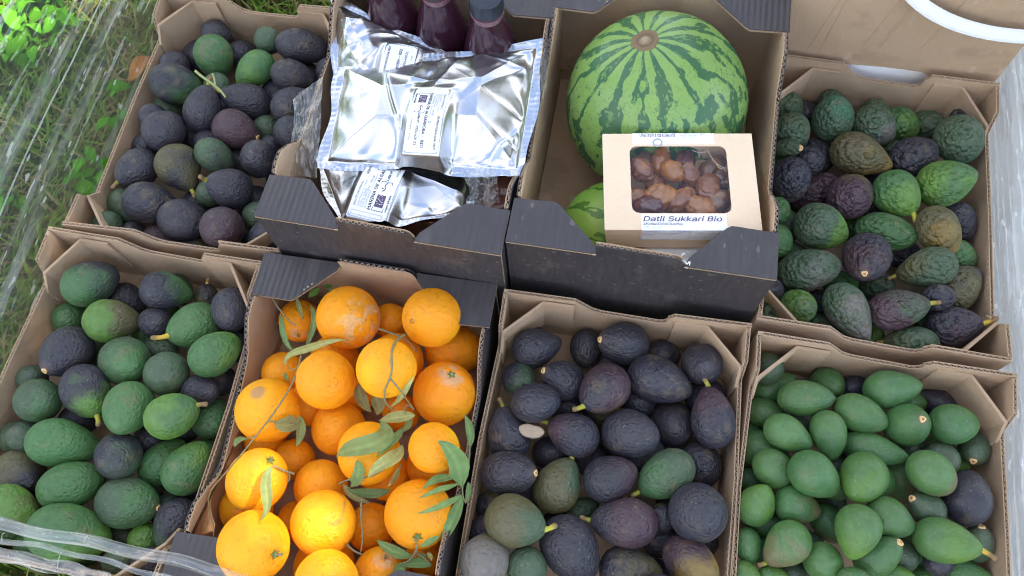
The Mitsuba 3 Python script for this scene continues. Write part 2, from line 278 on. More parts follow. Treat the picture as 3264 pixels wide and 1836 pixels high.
FRUIT = json.loads('''[
{"tray":"A","c":[-0.6193,0.3165,-0.045],"ax":[0.12,-0.51,-0.85],"a":0.035,"b":0.0275,"col":"GD","st":"n","label":"plain green avocado standing against the back wall of the back-left tray"},
{"tray":"A","c":[-0.659,0.2595,-0.0427],"ax":[0.84,0.1,-0.53],"a":0.0382,"b":0.0294,"col":"KG","st":"n","label":"big half green half purple avocado beside the left wall of the back-left tray"},
{"tray":"A","c":[-0.5525,0.3054,-0.0466],"ax":[-0.61,-0.77,-0.19],"a":0.0332,"b":0.0237,"col":"GL","st":"n","label":"bright green egg-shaped avocado beside the standing green one in the back-left tray"},
{"tray":"A","c":[-0.5506,0.2524,-0.0509],"ax":[-0.88,-0.06,0.47],"a":0.0377,"b":0.0255,"col":"K","st":"s","label":"blue-black avocado whose curled stem points at the two green ones in the back-left tray"},
{"tray":"A","c":[-0.6007,0.2215,-0.0375],"ax":[0.11,0.87,0.48],"a":0.0348,"b":0.0257,"col":"K","st":"s","label":"upright blue-black avocado under the loose stalk in the back-left tray"},
{"tray":"A","c":[-0.543,0.1957,-0.0426],"ax":[0.98,-0.18,-0.06],"a":0.0344,"b":0.027,"col":"P","st":"b","label":"plum avocado with a pinkish stem scar at its right end in the back-left tray"},
{"tray":"A","c":[-0.6414,0.177,-0.0371],"ax":[0.11,0.83,-0.55],"a":0.035,"b":0.0276,"col":"K","st":"n","label":"round blue-black avocado left of the upright one, halfway along the back-left tray"},
{"tray":"A","c":[-0.679,0.2374,-0.0845],"ax":[0.37,0.58,-0.72],"a":0.0299,"b":0.0236,"col":"D","st":"n","label":"dark green avocado almost hidden under two others by the left wall of the back-left tray"},
{"tray":"A","c":[-0.5469,0.3587,-0.0455],"ax":[0.01,0.14,-0.99],"a":0.0241,"b":0.019,"col":"DK","st":"n","label":"smallest dark avocado against the back wall of the back-left tray"},
{"tray":"A","c":[-0.4923,0.3564,-0.0445],"ax":[0.92,0.19,-0.34],"a":0.0389,"b":0.0255,"col":"K","st":"n","label":"large blue-black avocado lying in the back right corner of the back-left tray"},
{"tray":"A","c":[-0.4901,0.3012,-0.045],"ax":[0.9,0.04,-0.44],"a":0.0335,"b":0.023,"col":"K","st":"n","label":"dark avocado just below the back right corner one in the back-left tray"},
{"tray":"A","c":[-0.4737,0.2516,-0.045],"ax":[0.85,0.52,-0.09],"a":0.0341,"b":0.026,"col":"K","st":"n","label":"dark avocado beside the right wall, halfway down, in the back-left tray"},
{"tray":"A","c":[-0.461,0.2042,-0.045],"ax":[0.35,0.23,-0.91],"a":0.0289,"b":0.0227,"col":"K","st":"n","label":"dark avocado half hidden by the black carton\'s left wall in the back-left tray"},
{"tray":"A","c":[-0.5998,0.3568,-0.082],"ax":[0.21,0.65,-0.73],"a":0.0277,"b":0.0218,"col":"K","st":"n","label":"purple avocado in shade behind the bright green one in the back-left tray"},
{"tray":"A","c":[-0.515,0.2232,-0.078],"ax":[0.24,0.15,-0.96],"a":0.0269,"b":0.0212,"col":"D","st":"n","label":"deep green avocado between the scarred plum one and right wall in the back-left tray"},
{"tray":"A","c":[-0.4947,0.1508,-0.0395],"ax":[-0.19,-0.32,-0.93],"a":0.0297,"b":0.0233,"col":"K","st":"n","label":"dark avocado standing on end near the black carton in the back-left tray"},
{"tray":"A","c":[-0.5596,0.1488,-0.0417],"ax":[0.79,-0.19,-0.58],"a":0.0294,"b":0.0224,"col":"DK","st":"n","label":"oval dark green avocado in the middle of the back-left tray"},
{"tray":"A","c":[-0.6026,0.1208,-0.0426],"ax":[0.65,-0.72,-0.23],"a":0.0363,"b":0.0286,"col":"BK","st":"s","label":"olive-brown avocado with a yellow stem pointing down right in the back-left tray"},
{"tray":"A","c":[-0.665,0.1127,-0.045],"ax":[-0.43,-0.87,0.24],"a":0.0328,"b":0.0258,"col":"K","st":"s","label":"blue-black avocado with yellow stem touching the left wall of the back-left tray"},
{"tray":"A","c":[-0.6236,0.0619,-0.0456],"ax":[0.85,0.12,-0.51],"a":0.039,"b":0.0275,"col":"K","st":"n","label":"largest blue-black avocado, lying near the front left of the back-left tray"},
{"tray":"A","c":[-0.5664,0.043,-0.0411],"ax":[0.87,0.18,-0.45],"a":0.0357,"b":0.027,"col":"K","st":"n","label":"blue-black avocado by the front wall, second from the left, in the back-left tray"},
{"tray":"A","c":[-0.5178,0.097,-0.0315],"ax":[-0.59,-0.2,0.78],"a":0.0334,"b":0.0263,"col":"K","st":"s","label":"blue-black avocado with a yellow stem at its left end in the back-left tray"},
{"tray":"A","c":[-0.5074,0.0359,-0.039],"ax":[-0.04,-0.06,-1.0],"a":0.0346,"b":0.0273,"col":"PB","st":"n","label":"rough brown-purple avocado in the middle of the front row of the back-left tray"},
{"tray":"A","c":[-0.5002,0.1015,-0.0885],"ax":[0.51,-0.8,0.32],"a":0.0332,"b":0.0261,"col":"K","st":"n","label":"dark avocado under the black carton\'s overhanging flap in the back-left tray"},
{"tray":"A","c":[-0.6757,0.0638,-0.0687],"ax":[0.66,-0.76,-0.02],"a":0.0275,"b":0.0216,"col":"D","st":"n","label":"dull green avocado low in the front left corner of the back-left tray"},
{"tray":"A","c":[-0.6053,0.0256,-0.076],"ax":[0.85,0.02,-0.53],"a":0.0291,"b":0.0194,"col":"P","st":"n","label":"maroon avocado lying low against the front wall of the back-left tray"},
{"tray":"A","c":[-0.6498,0.0262,-0.0794],"ax":[0.84,0.03,-0.55],"a":0.0236,"b":0.0181,"col":"K","st":"n","label":"dark avocado low between front left corner and the maroon one in the back-left tray"},
{"tray":"A","c":[-0.5588,0.0228,-0.0781],"ax":[0.87,0.33,-0.37],"a":0.0221,"b":0.0171,"col":"KB","st":"n","label":"dark brown avocado low at the front wall beside the rough one in the back-left tray"},
{"tray":"A","c":[-0.683,0.1685,-0.0767],"ax":[0.22,0.56,-0.8],"a":0.0261,"b":0.0206,"col":"K","st":"n","label":"dark avocado tucked under the round one by the left wall of the back-left tray"},
{"tray":"A","c":[-0.6225,0.1988,-0.0891],"ax":[0.24,0.57,-0.79],"a":0.0264,"b":0.0208,"col":"K","st":"n","label":"near-black avocado deep in the gap at the centre of the back-left tray"},
{"tray":"A","c":[-0.5495,0.1688,-0.0829],"ax":[0.92,-0.1,0.38],"a":0.0296,"b":0.0233,"col":"K","st":"n","label":"dark avocado deep behind the one standing on end in the back-left tray"},
{"tray":"A","c":[-0.5791,0.0936,-0.0866],"ax":[0.25,0.51,-0.82],"a":0.027,"b":0.0213,"col":"K","st":"n","label":"dark avocado in the gap beneath the yellow stems in the back-left tray"},
{"tray":"A","c":[-0.4793,0.0516,-0.0881],"ax":[0.6,0.44,-0.67],"a":0.0248,"b":0.0196,"col":"KB","st":"n","label":"shaded brown avocado at the front right corner of the back-left tray"},
{"tray":"A","c":[-0.6654,0.3412,-0.082],"ax":[0.48,-0.52,0.71],"a":0.0336,"b":0.0265,"col":"K","st":"n","label":"dark avocado behind the standing green one in the back-left tray"},
{"tray":"A","c":[-0.5892,0.2511,-0.0828],"ax":[0.02,0.59,-0.81],"a":0.0286,"b":0.0225,"col":"K","st":"n","label":"dark avocado in the gap left of the curled stem one in the back-left tray"},
{"tray":"A","c":[-0.4742,0.1563,-0.084],"ax":[0.39,-0.44,0.81],"a":0.0304,"b":0.0239,"col":"K","st":"n","label":"black avocado deep beside the black carton in the back-left tray"},
{"tray":"E","c":[-0.6585,-0.0669,-0.0393],"ax":[0.68,0.69,-0.26],"a":0.0367,"b":0.0288,"col":"GK","st":"n","label":"green avocado turning purple at one end, back left of the front-left tray"},
{"tray":"E","c":[-0.5558,-0.0607,-0.042],"ax":[0.87,0.15,-0.47],"a":0.0331,"b":0.024,"col":"KG","st":"n","label":"dark avocado with a green right end near the back wall of the front-left tray"},
{"tray":"E","c":[-0.6297,-0.0684,-0.0848],"ax":[0.92,-0.24,-0.32],"a":0.0276,"b":0.0217,"col":"K","st":"n","label":"purple avocado low between the two at the back of the front-left tray"},
{"tray":"E","c":[-0.6099,-0.1121,-0.0411],"ax":[0.83,0.32,-0.46],"a":0.0354,"b":0.0264,"col":"LB","st":"l","label":"yellow-green avocado with a long brown-tipped stem at right in the front-left tray"},
{"tray":"E","c":[-0.5808,-0.0939,-0.0926],"ax":[0.53,0.84,-0.08],"a":0.0363,"b":0.0221,"col":"G","st":"n","label":"slanting pear-shaped green avocado behind the long stemmed ones in the front-left tray"},
{"tray":"E","c":[-0.5054,-0.1001,-0.0491],"ax":[-0.49,-0.64,0.59],"a":0.0368,"b":0.029,"col":"G","st":"l","label":"green avocado with a long yellow stem pointing left in the front-left tray"},
{"tray":"E","c":[-0.4571,-0.1351,-0.0302],"ax":[0.64,0.76,-0.12],"a":0.034,"b":0.0259,"col":"GL","st":"n","label":"smooth green avocado beside the right wall, back half, of the front-left tray"},
{"tray":"E","c":[-0.4589,-0.073,-0.0375],"ax":[0.37,-0.91,0.2],"a":0.0314,"b":0.0247,"col":"K","st":"n","label":"dark avocado standing in the back right corner of the front-left tray"},
{"tray":"E","c":[-0.5204,-0.0478,-0.082],"ax":[-0.01,0.79,0.61],"a":0.0206,"b":0.0162,"col":"BK","st":"l","label":"brown avocado with an upright stem by the back wall of the front-left tray"},
{"tray":"E","c":[-0.6922,-0.1063,-0.082],"ax":[0.31,0.39,-0.87],"a":0.0267,"b":0.021,"col":"G","st":"n","label":"green avocado low by the left wall near the back of the front-left tray"},
{"tray":"E","c":[-0.6522,-0.1635,-0.0395],"ax":[-0.13,-0.86,0.5],"a":0.0368,"b":0.029,"col":"K","st":"b","label":"purple avocado with a tan stem scar at lower left in the front-left tray"},
{"tray":"E","c":[-0.5765,-0.1602,-0.0476],"ax":[0.75,-0.31,0.58],"a":0.0386,"b":0.0304,"col":"DG","st":"n","label":"round blue-green avocado in the middle of the back half of the front-left tray"},
{"tray":"E","c":[-0.6423,-0.1509,-0.0895],"ax":[0.89,-0.0,0.46],"a":0.0256,"b":0.0201,"col":"D","st":"n","label":"dark green avocado tucked between the purple scarred and round ones in the front-left tray"},
{"tray":"E","c":[-0.5159,-0.1688,-0.0466],"ax":[-0.18,-0.13,-0.97],"a":0.0335,"b":0.0264,"col":"D","st":"n","label":"round grey-green avocado right of the centre in the front-left tray"},
{"tray":"E","c":[-0.6628,-0.2286,-0.042],"ax":[0.75,-0.18,0.64],"a":0.0339,"b":0.0267,"col":"DG","st":"n","label":"round dark green avocado touching the left wall of the front-left tray"},
{"tray":"E","c":[-0.6036,-0.2082,-0.0355],"ax":[0.68,-0.73,-0.05],"a":0.0357,"b":0.0281,"col":"KL","st":"s","label":"purple avocado with a bright lime stem below it in the front-left tray"},
{"tray":"E","c":[-0.5412,-0.2207,-0.032],"ax":[0.22,-0.85,0.49],"a":0.0362,"b":0.0285,"col":"G","st":"n","label":"large upright green avocado in the centre of the front-left tray"},
{"tray":"E","c":[-0.4808,-0.2198,-0.0261],"ax":[0.85,0.51,0.13],"a":0.0333,"b":0.0262,"col":"LG","st":"s","label":"bright green avocado with a tiny pink-tipped stem at upper right in the front-left tray"},
{"tray":"E","c":[-0.459,-0.2067,-0.0819],"ax":[0.58,-0.5,0.64],"a":0.0321,"b":0.0253,"col":"DG","st":"n","label":"green avocado half hidden by the right wall, mid length, of the front-left tray"},
{"tray":"E","c":[-0.4663,-0.1808,-0.0481],"ax":[0.9,0.03,0.43],"a":0.0259,"b":0.0204,"col":"K","st":"n","label":"dark purple avocado low beside the right wall of the front-left tray"},
{"tray":"E","c":[-0.6081,-0.2734,-0.0432],"ax":[0.84,0.08,-0.54],"a":0.044,"b":0.0266,"col":"G","st":"n","label":"longest green avocado lying across the left half of the front-left tray"},
{"tray":"E","c":[-0.5362,-0.2774,-0.0418],"ax":[0.59,-0.52,0.62],"a":0.0334,"b":0.0263,"col":"KD","st":"n","label":"round slate-grey avocado in the centre of the front half of the front-left tray"},
{"tray":"E","c":[-0.4956,-0.2697,-0.0718],"ax":[0.43,0.89,-0.13],"a":0.0327,"b":0.023,"col":"G","st":"n","label":"slim green avocado with a scuffed lower end in the front-left tray"},
{"tray":"E","c":[-0.4535,-0.2734,-0.0518],"ax":[0.3,0.95,-0.04],"a":0.0345,"b":0.0258,"col":"GL","st":"n","label":"leaning bright green avocado against the right wall of the front-left tray"},
{"tray":"E","c":[-0.6569,-0.3179,-0.0577],"ax":[0.83,-0.24,0.5],"a":0.036,"b":0.0283,"col":"BK","st":"n","label":"brown-grey avocado touching the left edge of the picture in the front-left tray"},
{"tray":"E","c":[-0.5813,-0.3181,-0.0442],"ax":[0.72,0.55,-0.42],"a":0.0378,"b":0.0272,"col":"G","st":"n","label":"plump green avocado left of centre, front half, of the front-left tray"},
{"tray":"E","c":[-0.5098,-0.3259,-0.0514],"ax":[1.0,0.02,0.01],"a":0.0382,"b":0.0295,"col":"DG","st":"b","label":"big grey-green avocado with a yellow scar at right end in the front-left tray"},
{"tray":"E","c":[-0.6288,-0.3568,-0.0287],"ax":[0.8,-0.22,-0.55],"a":0.0344,"b":0.023,"col":"LB","st":"n","label":"yellowish green avocado cut by the picture\'s left edge in the front-left tray"},
{"tray":"E","c":[-0.5575,-0.3716,-0.0371],"ax":[0.86,-0.01,-0.52],"a":0.0465,"b":0.0318,"col":"GL","st":"n","label":"biggest pale green avocado under the plastic strand in the front-left tray"},
{"tray":"E","c":[-0.4516,-0.3395,-0.0626],"ax":[-0.14,-0.99,0.04],"a":0.0326,"b":0.0236,"col":"KD","st":"n","label":"slate-grey avocado half behind the front right wall of the front-left tray"},
{"tray":"E","c":[-0.4853,-0.364,-0.0758],"ax":[0.04,-0.48,-0.88],"a":0.0242,"b":0.019,"col":"LG","st":"n","label":"lime green avocado low by the front right corner of the front-left tray"},
{"tray":"E","c":[-0.5306,-0.3642,-0.0964],"ax":[0.94,0.13,0.33],"a":0.0229,"b":0.0181,"col":"KD","st":"n","label":"dark avocado low between the big scarred and pale ones in the front-left tray"},
{"tray":"E","c":[-0.6963,-0.2705,-0.0804],"ax":[0.16,0.63,-0.76],"a":0.0257,"b":0.0202,"col":"D","st":"n","label":"dull green avocado low at the left wall behind the longest one in the front-left tray"},
{"tray":"E","c":[-0.6278,-0.2374,-0.082],"ax":[0.37,0.28,-0.89],"a":0.0259,"b":0.0204,"col":"K","st":"n","label":"dark avocado in the gap beneath the lime stem in the front-left tray"},
{"tray":"E","c":[-0.5268,-0.2441,-0.0861],"ax":[0.21,0.25,-0.94],"a":0.0253,"b":0.02,"col":"K","st":"n","label":"black avocado in the gap right of the slate-grey one in the front-left tray"},
{"tray":"E","c":[-0.6393,-0.3478,-0.0865],"ax":[0.98,0.17,-0.01],"a":0.0232,"b":0.0182,"col":"K","st":"n","label":"dark purple avocado in the gap by the left picture edge in the front-left tray"},
{"tray":"E","c":[-0.506,-0.3873,-0.0972],"ax":[0.87,0.19,-0.45],"a":0.0213,"b":0.0166,"col":"D","st":"n","label":"dull green avocado low at the front wall of the front-left tray"},
{"tray":"E","c":[-0.4638,-0.1552,-0.0856],"ax":[0.05,0.3,-0.95],"a":0.0245,"b":0.0193,"col":"K","st":"n","label":"black avocado wedged deep at the right wall of the front-left tray"},
{"tray":"E","c":[-0.6081,-0.3921,-0.0715],"ax":[0.84,0.02,-0.54],"a":0.0277,"b":0.0185,"col":"G","st":"n","label":"green avocado low under the plastic strand at front left of the front-left tray"},
{"tray":"E","c":[-0.5569,-0.1289,-0.079],"ax":[0.99,0.13,0.09],"a":0.0249,"b":0.0196,"col":"D","st":"n","label":"dark green avocado under the long yellow stem in the front-left tray"},
{"tray":"E","c":[-0.4943,-0.225,-0.0919],"ax":[0.27,0.26,-0.93],"a":0.022,"b":0.0173,"col":"K","st":"n","label":"black avocado deep beside the right wall, centre, of the front-left tray"},
{"tray":"E","c":[-0.4517,-0.2901,-0.0917],"ax":[0.79,0.04,0.61],"a":0.023,"b":0.0181,"col":"K","st":"n","label":"black avocado deep beside the leaning green one in the front-left tray"},
{"tray":"G","c":[-0.0636,-0.0556,-0.0452],"ax":[0.91,0.41,0.07],"a":0.0322,"b":0.0235,"col":"K","st":"n","label":"blue-black avocado lying in the back left corner of the front-middle tray"},
{"tray":"G","c":[-0.003,-0.0354,-0.08],"ax":[-0.01,-0.99,0.14],"a":0.0267,"b":0.021,"col":"K","st":"n","label":"dark avocado half hidden behind the scarred back one in the front-middle tray"},
{"tray":"G","c":[0.0412,-0.0334,-0.0438],"ax":[-0.88,-0.15,0.46],"a":0.0339,"b":0.0267,"col":"K","st":"b","label":"rough black avocado with a tan scar facing up at the back of the front-middle tray"},
{"tray":"G","c":[0.0963,-0.0272,-0.082],"ax":[0.83,0.3,-0.47],"a":0.0243,"b":0.0192,"col":"K","st":"n","label":"dark avocado low in shade by the back wall of the front-middle tray"},
{"tray":"G","c":[0.1392,-0.0452,-0.0415],"ax":[-0.03,-0.46,0.89],"a":0.0312,"b":0.0245,"col":"K","st":"n","label":"round black avocado in the back right corner of the front-middle tray"},
{"tray":"G","c":[-0.0779,-0.0993,-0.0488],"ax":[0.56,-0.5,0.66],"a":0.0254,"b":0.02,"col":"KD","st":"n","label":"small grey-black avocado by the left wall near the back of the front-middle tray"},
{"tray":"G","c":[-0.0264,-0.0925,-0.0415],"ax":[-0.82,0.08,0.56],"a":0.0293,"b":0.0231,"col":"K","st":"b","label":"dark avocado with an orange-tan scar at its upper left in the front-middle tray"},
{"tray":"G","c":[0.025,-0.0998,-0.0302],"ax":[-0.6,-0.77,0.21],"a":0.035,"b":0.0275,"col":"PK","st":"s","label":"plum-brown avocado with a yellow stem at lower left in the front-middle tray"},
{"tray":"G","c":[0.0911,-0.0737,-0.0423],"ax":[0.97,-0.24,0.02],"a":0.0409,"b":0.0269,"col":"K","st":"n","label":"largest pear-shaped black avocado tapering right in the front-middle tray"},
{"tray":"G","c":[0.1566,-0.1094,-0.0385],"ax":[-0.25,0.94,0.22],"a":0.0372,"b":0.025,"col":"KP","st":"s","label":"upright black avocado with a green stem on top, right wall of the front-middle tray"},
{"tray":"G","c":[-0.0522,-0.1312,-0.0228],"ax":[0.94,0.33,0.03],"a":0.0301,"b":0.023,"col":"K","st":"n","label":"smooth black avocado just above the tan chip in the front-middle tray"},
{"tray":"G","c":[-0.0805,-0.1678,-0.052],"ax":[-0.33,0.92,0.23],"a":0.0335,"b":0.0251,"col":"K","st":"s","label":"tall dark avocado with stem up along the left wall of the front-middle tray"},
{"tray":"G","c":[-0.0034,-0.1573,-0.04],"ax":[-0.96,0.26,0.06],"a":0.0325,"b":0.025,"col":"KP","st":"s","label":"purple-black avocado with a green stem pointing upper left in the front-middle tray"},
{"tray":"G","c":[0.0636,-0.1458,-0.0395],"ax":[0.89,-0.11,0.43],"a":0.0358,"b":0.0282,"col":"K","st":"n","label":"big shiny blue-black avocado in the centre of the front-middle tray"},
{"tray":"G","c":[0.1153,-0.1161,-0.0785],"ax":[0.08,-0.47,0.88],"a":0.0348,"b":0.0274,"col":"K","st":"n","label":"glossy black avocado with a pale scuff, under the biggest one in the front-middle tray"},
{"tray":"G","c":[0.0852,-0.1583,-0.0789],"ax":[0.86,0.47,0.18],"a":0.0266,"b":0.0198,"col":"K","st":"n","label":"dark avocado peeking between the shiny one and green one in the front-middle tray"},
{"tray":"G","c":[-0.0693,-0.2169,-0.0298],"ax":[0.9,0.08,0.43],"a":0.0348,"b":0.0247,"col":"K","st":"b","label":"black avocado with round tan scar at its right end in the front-middle tray"},
{"tray":"G","c":[-0.011,-0.2176,-0.0456],"ax":[0.34,0.93,0.15],"a":0.0341,"b":0.0258,"col":"BD","st":"s","label":"olive avocado with a yellow stem pointing up right in the front-middle tray"},
{"tray":"G","c":[0.0471,-0.2007,-0.0382],"ax":[0.87,0.48,0.13],"a":0.0326,"b":0.0253,"col":"KP","st":"n","label":"rough purple-black avocado left of the green one in the front-middle tray"},
{"tray":"G","c":[0.1098,-0.1856,-0.0418],"ax":[-0.74,-0.64,-0.21],"a":0.0364,"b":0.0258,"col":"DG","st":"s","label":"only dark green avocado with a lime stem, right of centre in the front-middle tray"},
{"tray":"G","c":[0.1538,-0.1602,-0.0813],"ax":[0.32,-0.35,-0.88],"a":0.033,"b":0.026,"col":"K","st":"n","label":"dark avocado low against the right wall, centre, of the front-middle tray"},
{"tray":"G","c":[-0.0508,-0.2703,-0.0174],"ax":[0.97,-0.11,0.22],"a":0.0355,"b":0.0279,"col":"BD","st":"s","label":"olive-brown to green avocado with a stem at its right in the front-middle tray"},
{"tray":"G","c":[0.0688,-0.2473,-0.04],"ax":[-0.99,-0.11,-0.09],"a":0.0383,"b":0.027,"col":"PK","st":"s","label":"long plum-black avocado with a tan stem on its left end in the front-middle tray"},
{"tray":"G","c":[0.1509,-0.2233,-0.0358],"ax":[0.44,0.04,-0.9],"a":0.0393,"b":0.0309,"col":"KW","st":"n","label":"round frosted grey-purple avocado near the right wall of the front-middle tray"},
{"tray":"G","c":[-0.0773,-0.314,-0.028],"ax":[0.14,0.62,-0.78],"a":0.0336,"b":0.0265,"col":"WB","st":"n","label":"pale grey-brown rough avocado in the front left of the front-middle tray"},
{"tray":"G","c":[0.0135,-0.2855,-0.0424],"ax":[0.71,-0.7,-0.05],"a":0.0394,"b":0.031,"col":"K","st":"n","label":"big smooth blue-black avocado in the front row of the front-middle tray"},
{"tray":"G","c":[0.0843,-0.2963,-0.0569],"ax":[1.0,-0.0,0.09],"a":0.0361,"b":0.0263,"col":"KB","st":"n","label":"brown-black avocado cut by the picture\'s bottom edge in the front-middle tray"},
{"tray":"G","c":[0.1462,-0.2769,-0.0385],"ax":[0.68,-0.49,0.55],"a":0.0363,"b":0.0246,"col":"PO","st":"b","label":"maroon avocado with orange flecks, front right of the front-middle tray"},
{"tray":"G","c":[-0.0316,-0.314,-0.04],"ax":[-0.03,0.06,-1.0],"a":0.0273,"b":0.0215,"col":"D","st":"n","label":"grey-green avocado between pale rough and big smooth ones in the front-middle tray"},
{"tray":"G","c":[0.0203,-0.237,-0.082],"ax":[0.87,0.49,0.09],"a":0.0225,"b":0.0154,"col":"D","st":"n","label":"dull green avocado low between olive and plum ones in the front-middle tray"},
{"tray":"G","c":[-0.027,-0.1755,-0.082],"ax":[0.67,-0.04,0.74],"a":0.0248,"b":0.0196,"col":"K","st":"n","label":"black avocado in the gap under the tan chip in the front-middle tray"},
{"tray":"G","c":[0.026,-0.1761,-0.082],"ax":[0.43,-0.1,0.9],"a":0.0247,"b":0.0194,"col":"K","st":"n","label":"black avocado deep left of the rough purple one in the front-middle tray"},
{"tray":"G","c":[-0.0878,-0.2816,-0.0662],"ax":[0.34,0.81,0.48],"a":0.023,"b":0.0181,"col":"KP","st":"s","label":"dark avocado with a small lime stem low at the left wall of the front-middle tray"},
{"tray":"G","c":[0.1178,-0.2538,-0.0837],"ax":[0.73,0.06,0.68],"a":0.0237,"b":0.0186,"col":"K","st":"n","label":"black avocado deep beside the frosted one in the front-middle tray"},
{"tray":"G","c":[0.0734,-0.0935,-0.082],"ax":[0.52,0.3,-0.8],"a":0.0254,"b":0.02,"col":"K","st":"n","label":"black avocado deep below the largest pear-shaped one in the front-middle tray"},
{"tray":"G","c":[0.1657,-0.2471,-0.0855],"ax":[0.61,0.18,-0.77],"a":0.022,"b":0.0173,"col":"K","st":"n","label":"black avocado deep at the right wall, front, of the front-middle tray"},
{"tray":"G","c":[-0.0854,-0.2485,-0.0791],"ax":[0.73,0.53,0.44],"a":0.0222,"b":0.0175,"col":"KB","st":"s","label":"dark avocado with a small brown stem behind the olive-brown one in the front-middle tray"},
{"tray":"G","c":[-0.0165,-0.1155,-0.0821],"ax":[0.47,-0.15,0.87],"a":0.0254,"b":0.02,"col":"K","st":"n","label":"black avocado deep beside the yellow stem of the plum-brown one in the front-middle tray"},
{"tray":"G","c":[0.1194,-0.3197,-0.0251],"ax":[0.86,0.17,-0.48],"a":0.0297,"b":0.0234,"col":"K","st":"n","label":"dark avocado at the front wall below the picture\'s edge in the front-middle tray"},
{"tray":"G","c":[-0.0563,-0.1196,-0.082],"ax":[0.06,-0.25,0.97],"a":0.0255,"b":0.02,"col":"K","st":"n","label":"black avocado directly under the smooth one above the chip in the front-middle tray"},
{"tray":"G","c":[0.0868,-0.2276,-0.082],"ax":[0.76,0.21,-0.62],"a":0.021,"b":0.0165,"col":"K","st":"n","label":"black avocado deep under the green stemmed one in the front-middle tray"},
{"tray":"H","c":[0.2358,-0.0448,-0.0851],"ax":[0.8,0.48,0.35],"a":0.0306,"b":0.019,"col":"G","st":"n","label":"deep green avocado tucked in the back left corner of the front-right tray"},
{"tray":"H","c":[0.2634,-0.0677,-0.0388],"ax":[0.95,0.08,0.3],"a":0.0327,"b":0.0208,"col":"VG","st":"p","label":"smooth green avocado with a dark pit at right, back row of the front-right tray"},
{"tray":"H","c":[0.2992,-0.0351,-0.0718],"ax":[0.12,-0.53,0.84],"a":0.0262,"b":0.0197,"col":"G","st":"n","label":"green avocado behind the pitted one at the back wall of the front-right tray"},
{"tray":"H","c":[0.3621,-0.0401,-0.036],"ax":[0.89,0.18,0.41],"a":0.0331,"b":0.0213,"col":"G","st":"n","label":"large green avocado with a pointed tip touching the back wall of the front-right tray"},
{"tray":"H","c":[0.3258,-0.0774,-0.036],"ax":[0.92,-0.34,0.21],"a":0.0315,"b":0.021,"col":"VG","st":"n","label":"light green avocado left of the round scarred one, back half of the front-right tray"},
{"tray":"H","c":[0.3375,-0.0291,-0.0864],"ax":[0.94,0.23,-0.23],"a":0.0215,"b":0.0162,"col":"K","st":"n","label":"purple avocado in shade between two green ones by the back wall of the front-right tray"},
{"tray":"H","c":[0.3792,-0.0805,-0.0345],"ax":[0.1,-0.04,0.99],"a":0.0317,"b":0.0238,"col":"G","st":"b","label":"round green avocado with a tan stem scar facing up in the front-right tray"},
{"tray":"H","c":[0.4327,-0.0706,-0.0374],"ax":[0.96,0.21,-0.19],"a":0.0299,"b":0.0225,"col":"GV","st":"n","label":"green avocado by the right wall, back half, of the front-right tray"},
{"tray":"H","c":[0.4334,-0.0323,-0.0839],"ax":[-0.92,0.33,0.2],"a":0.0244,"b":0.0183,"col":"K","st":"s","label":"purple avocado with a small stem in the shaded back right of the front-right tray"},
{"tray":"H","c":[0.2277,-0.0825,-0.0794],"ax":[0.96,-0.23,0.16],"a":0.0265,"b":0.0179,"col":"VG","st":"n","label":"green avocado under the left wall\'s edge near the back of the front-right tray"},
{"tray":"H","c":[0.2439,-0.1154,-0.036],"ax":[0.91,-0.39,0.13],"a":0.029,"b":0.0197,"col":"VG","st":"n","label":"oval bright green avocado second from the left wall, back half, of the front-right tray"},
{"tray":"H","c":[0.2892,-0.1095,-0.0331],"ax":[0.25,-0.95,-0.19],"a":0.0288,"b":0.0196,"col":"VG","st":"n","label":"upright oval green avocado beside the left-leaning bright one in the front-right tray"},
{"tray":"H","c":[0.3447,-0.1151,-0.0439],"ax":[0.94,-0.17,0.3],"a":0.0374,"b":0.0176,"col":"G","st":"n","label":"long pear-shaped green avocado tapering to the right in the front-right tray"},
{"tray":"H","c":[0.4439,-0.0953,-0.0945],"ax":[0.89,-0.34,0.3],"a":0.0313,"b":0.0188,"col":"VL","st":"n","label":"yellow-green avocado mostly covered by a paler round one in the front-right tray"},
{"tray":"H","c":[0.3997,-0.137,-0.0232],"ax":[0.82,-0.31,-0.48],"a":0.031,"b":0.0233,"col":"VM","st":"n","label":"pale green avocado with a pinkish lower edge in the front-right tray"},
{"tray":"H","c":[0.4657,-0.0895,-0.0628],"ax":[-0.33,-0.8,0.51],"a":0.0224,"b":0.0169,"col":"D","st":"b","label":"dull green avocado with a small scar low at the right wall of the front-right tray"},
{"tray":"H","c":[0.2286,-0.1311,-0.0756],"ax":[0.94,-0.3,0.15],"a":0.0333,"b":0.0204,"col":"VG","st":"n","label":"long green avocado running under the left wall of the front-right tray"},
{"tray":"H","c":[0.2328,-0.1573,-0.0457],"ax":[0.78,-0.34,-0.53],"a":0.0279,"b":0.021,"col":"VL","st":"n","label":"bright lime avocado near the left wall, mid length, of the front-right tray"},
{"tray":"H","c":[0.2716,-0.162,-0.0212],"ax":[0.87,-0.38,-0.32],"a":0.0316,"b":0.0237,"col":"G","st":"n","label":"plump mid green avocado left of the centre one in the front-right tray"},
{"tray":"H","c":[0.3243,-0.1565,-0.0224],"ax":[-0.39,-0.85,0.36],"a":0.0323,"b":0.0243,"col":"VL","st":"n","label":"broad light green avocado in the very centre of the front-right tray"},
{"tray":"H","c":[0.3888,-0.1363,-0.085],"ax":[0.33,-0.94,-0.1],"a":0.0261,"b":0.0195,"col":"VM","st":"n","label":"green and pink avocado low between two pale ones in the front-right tray"},
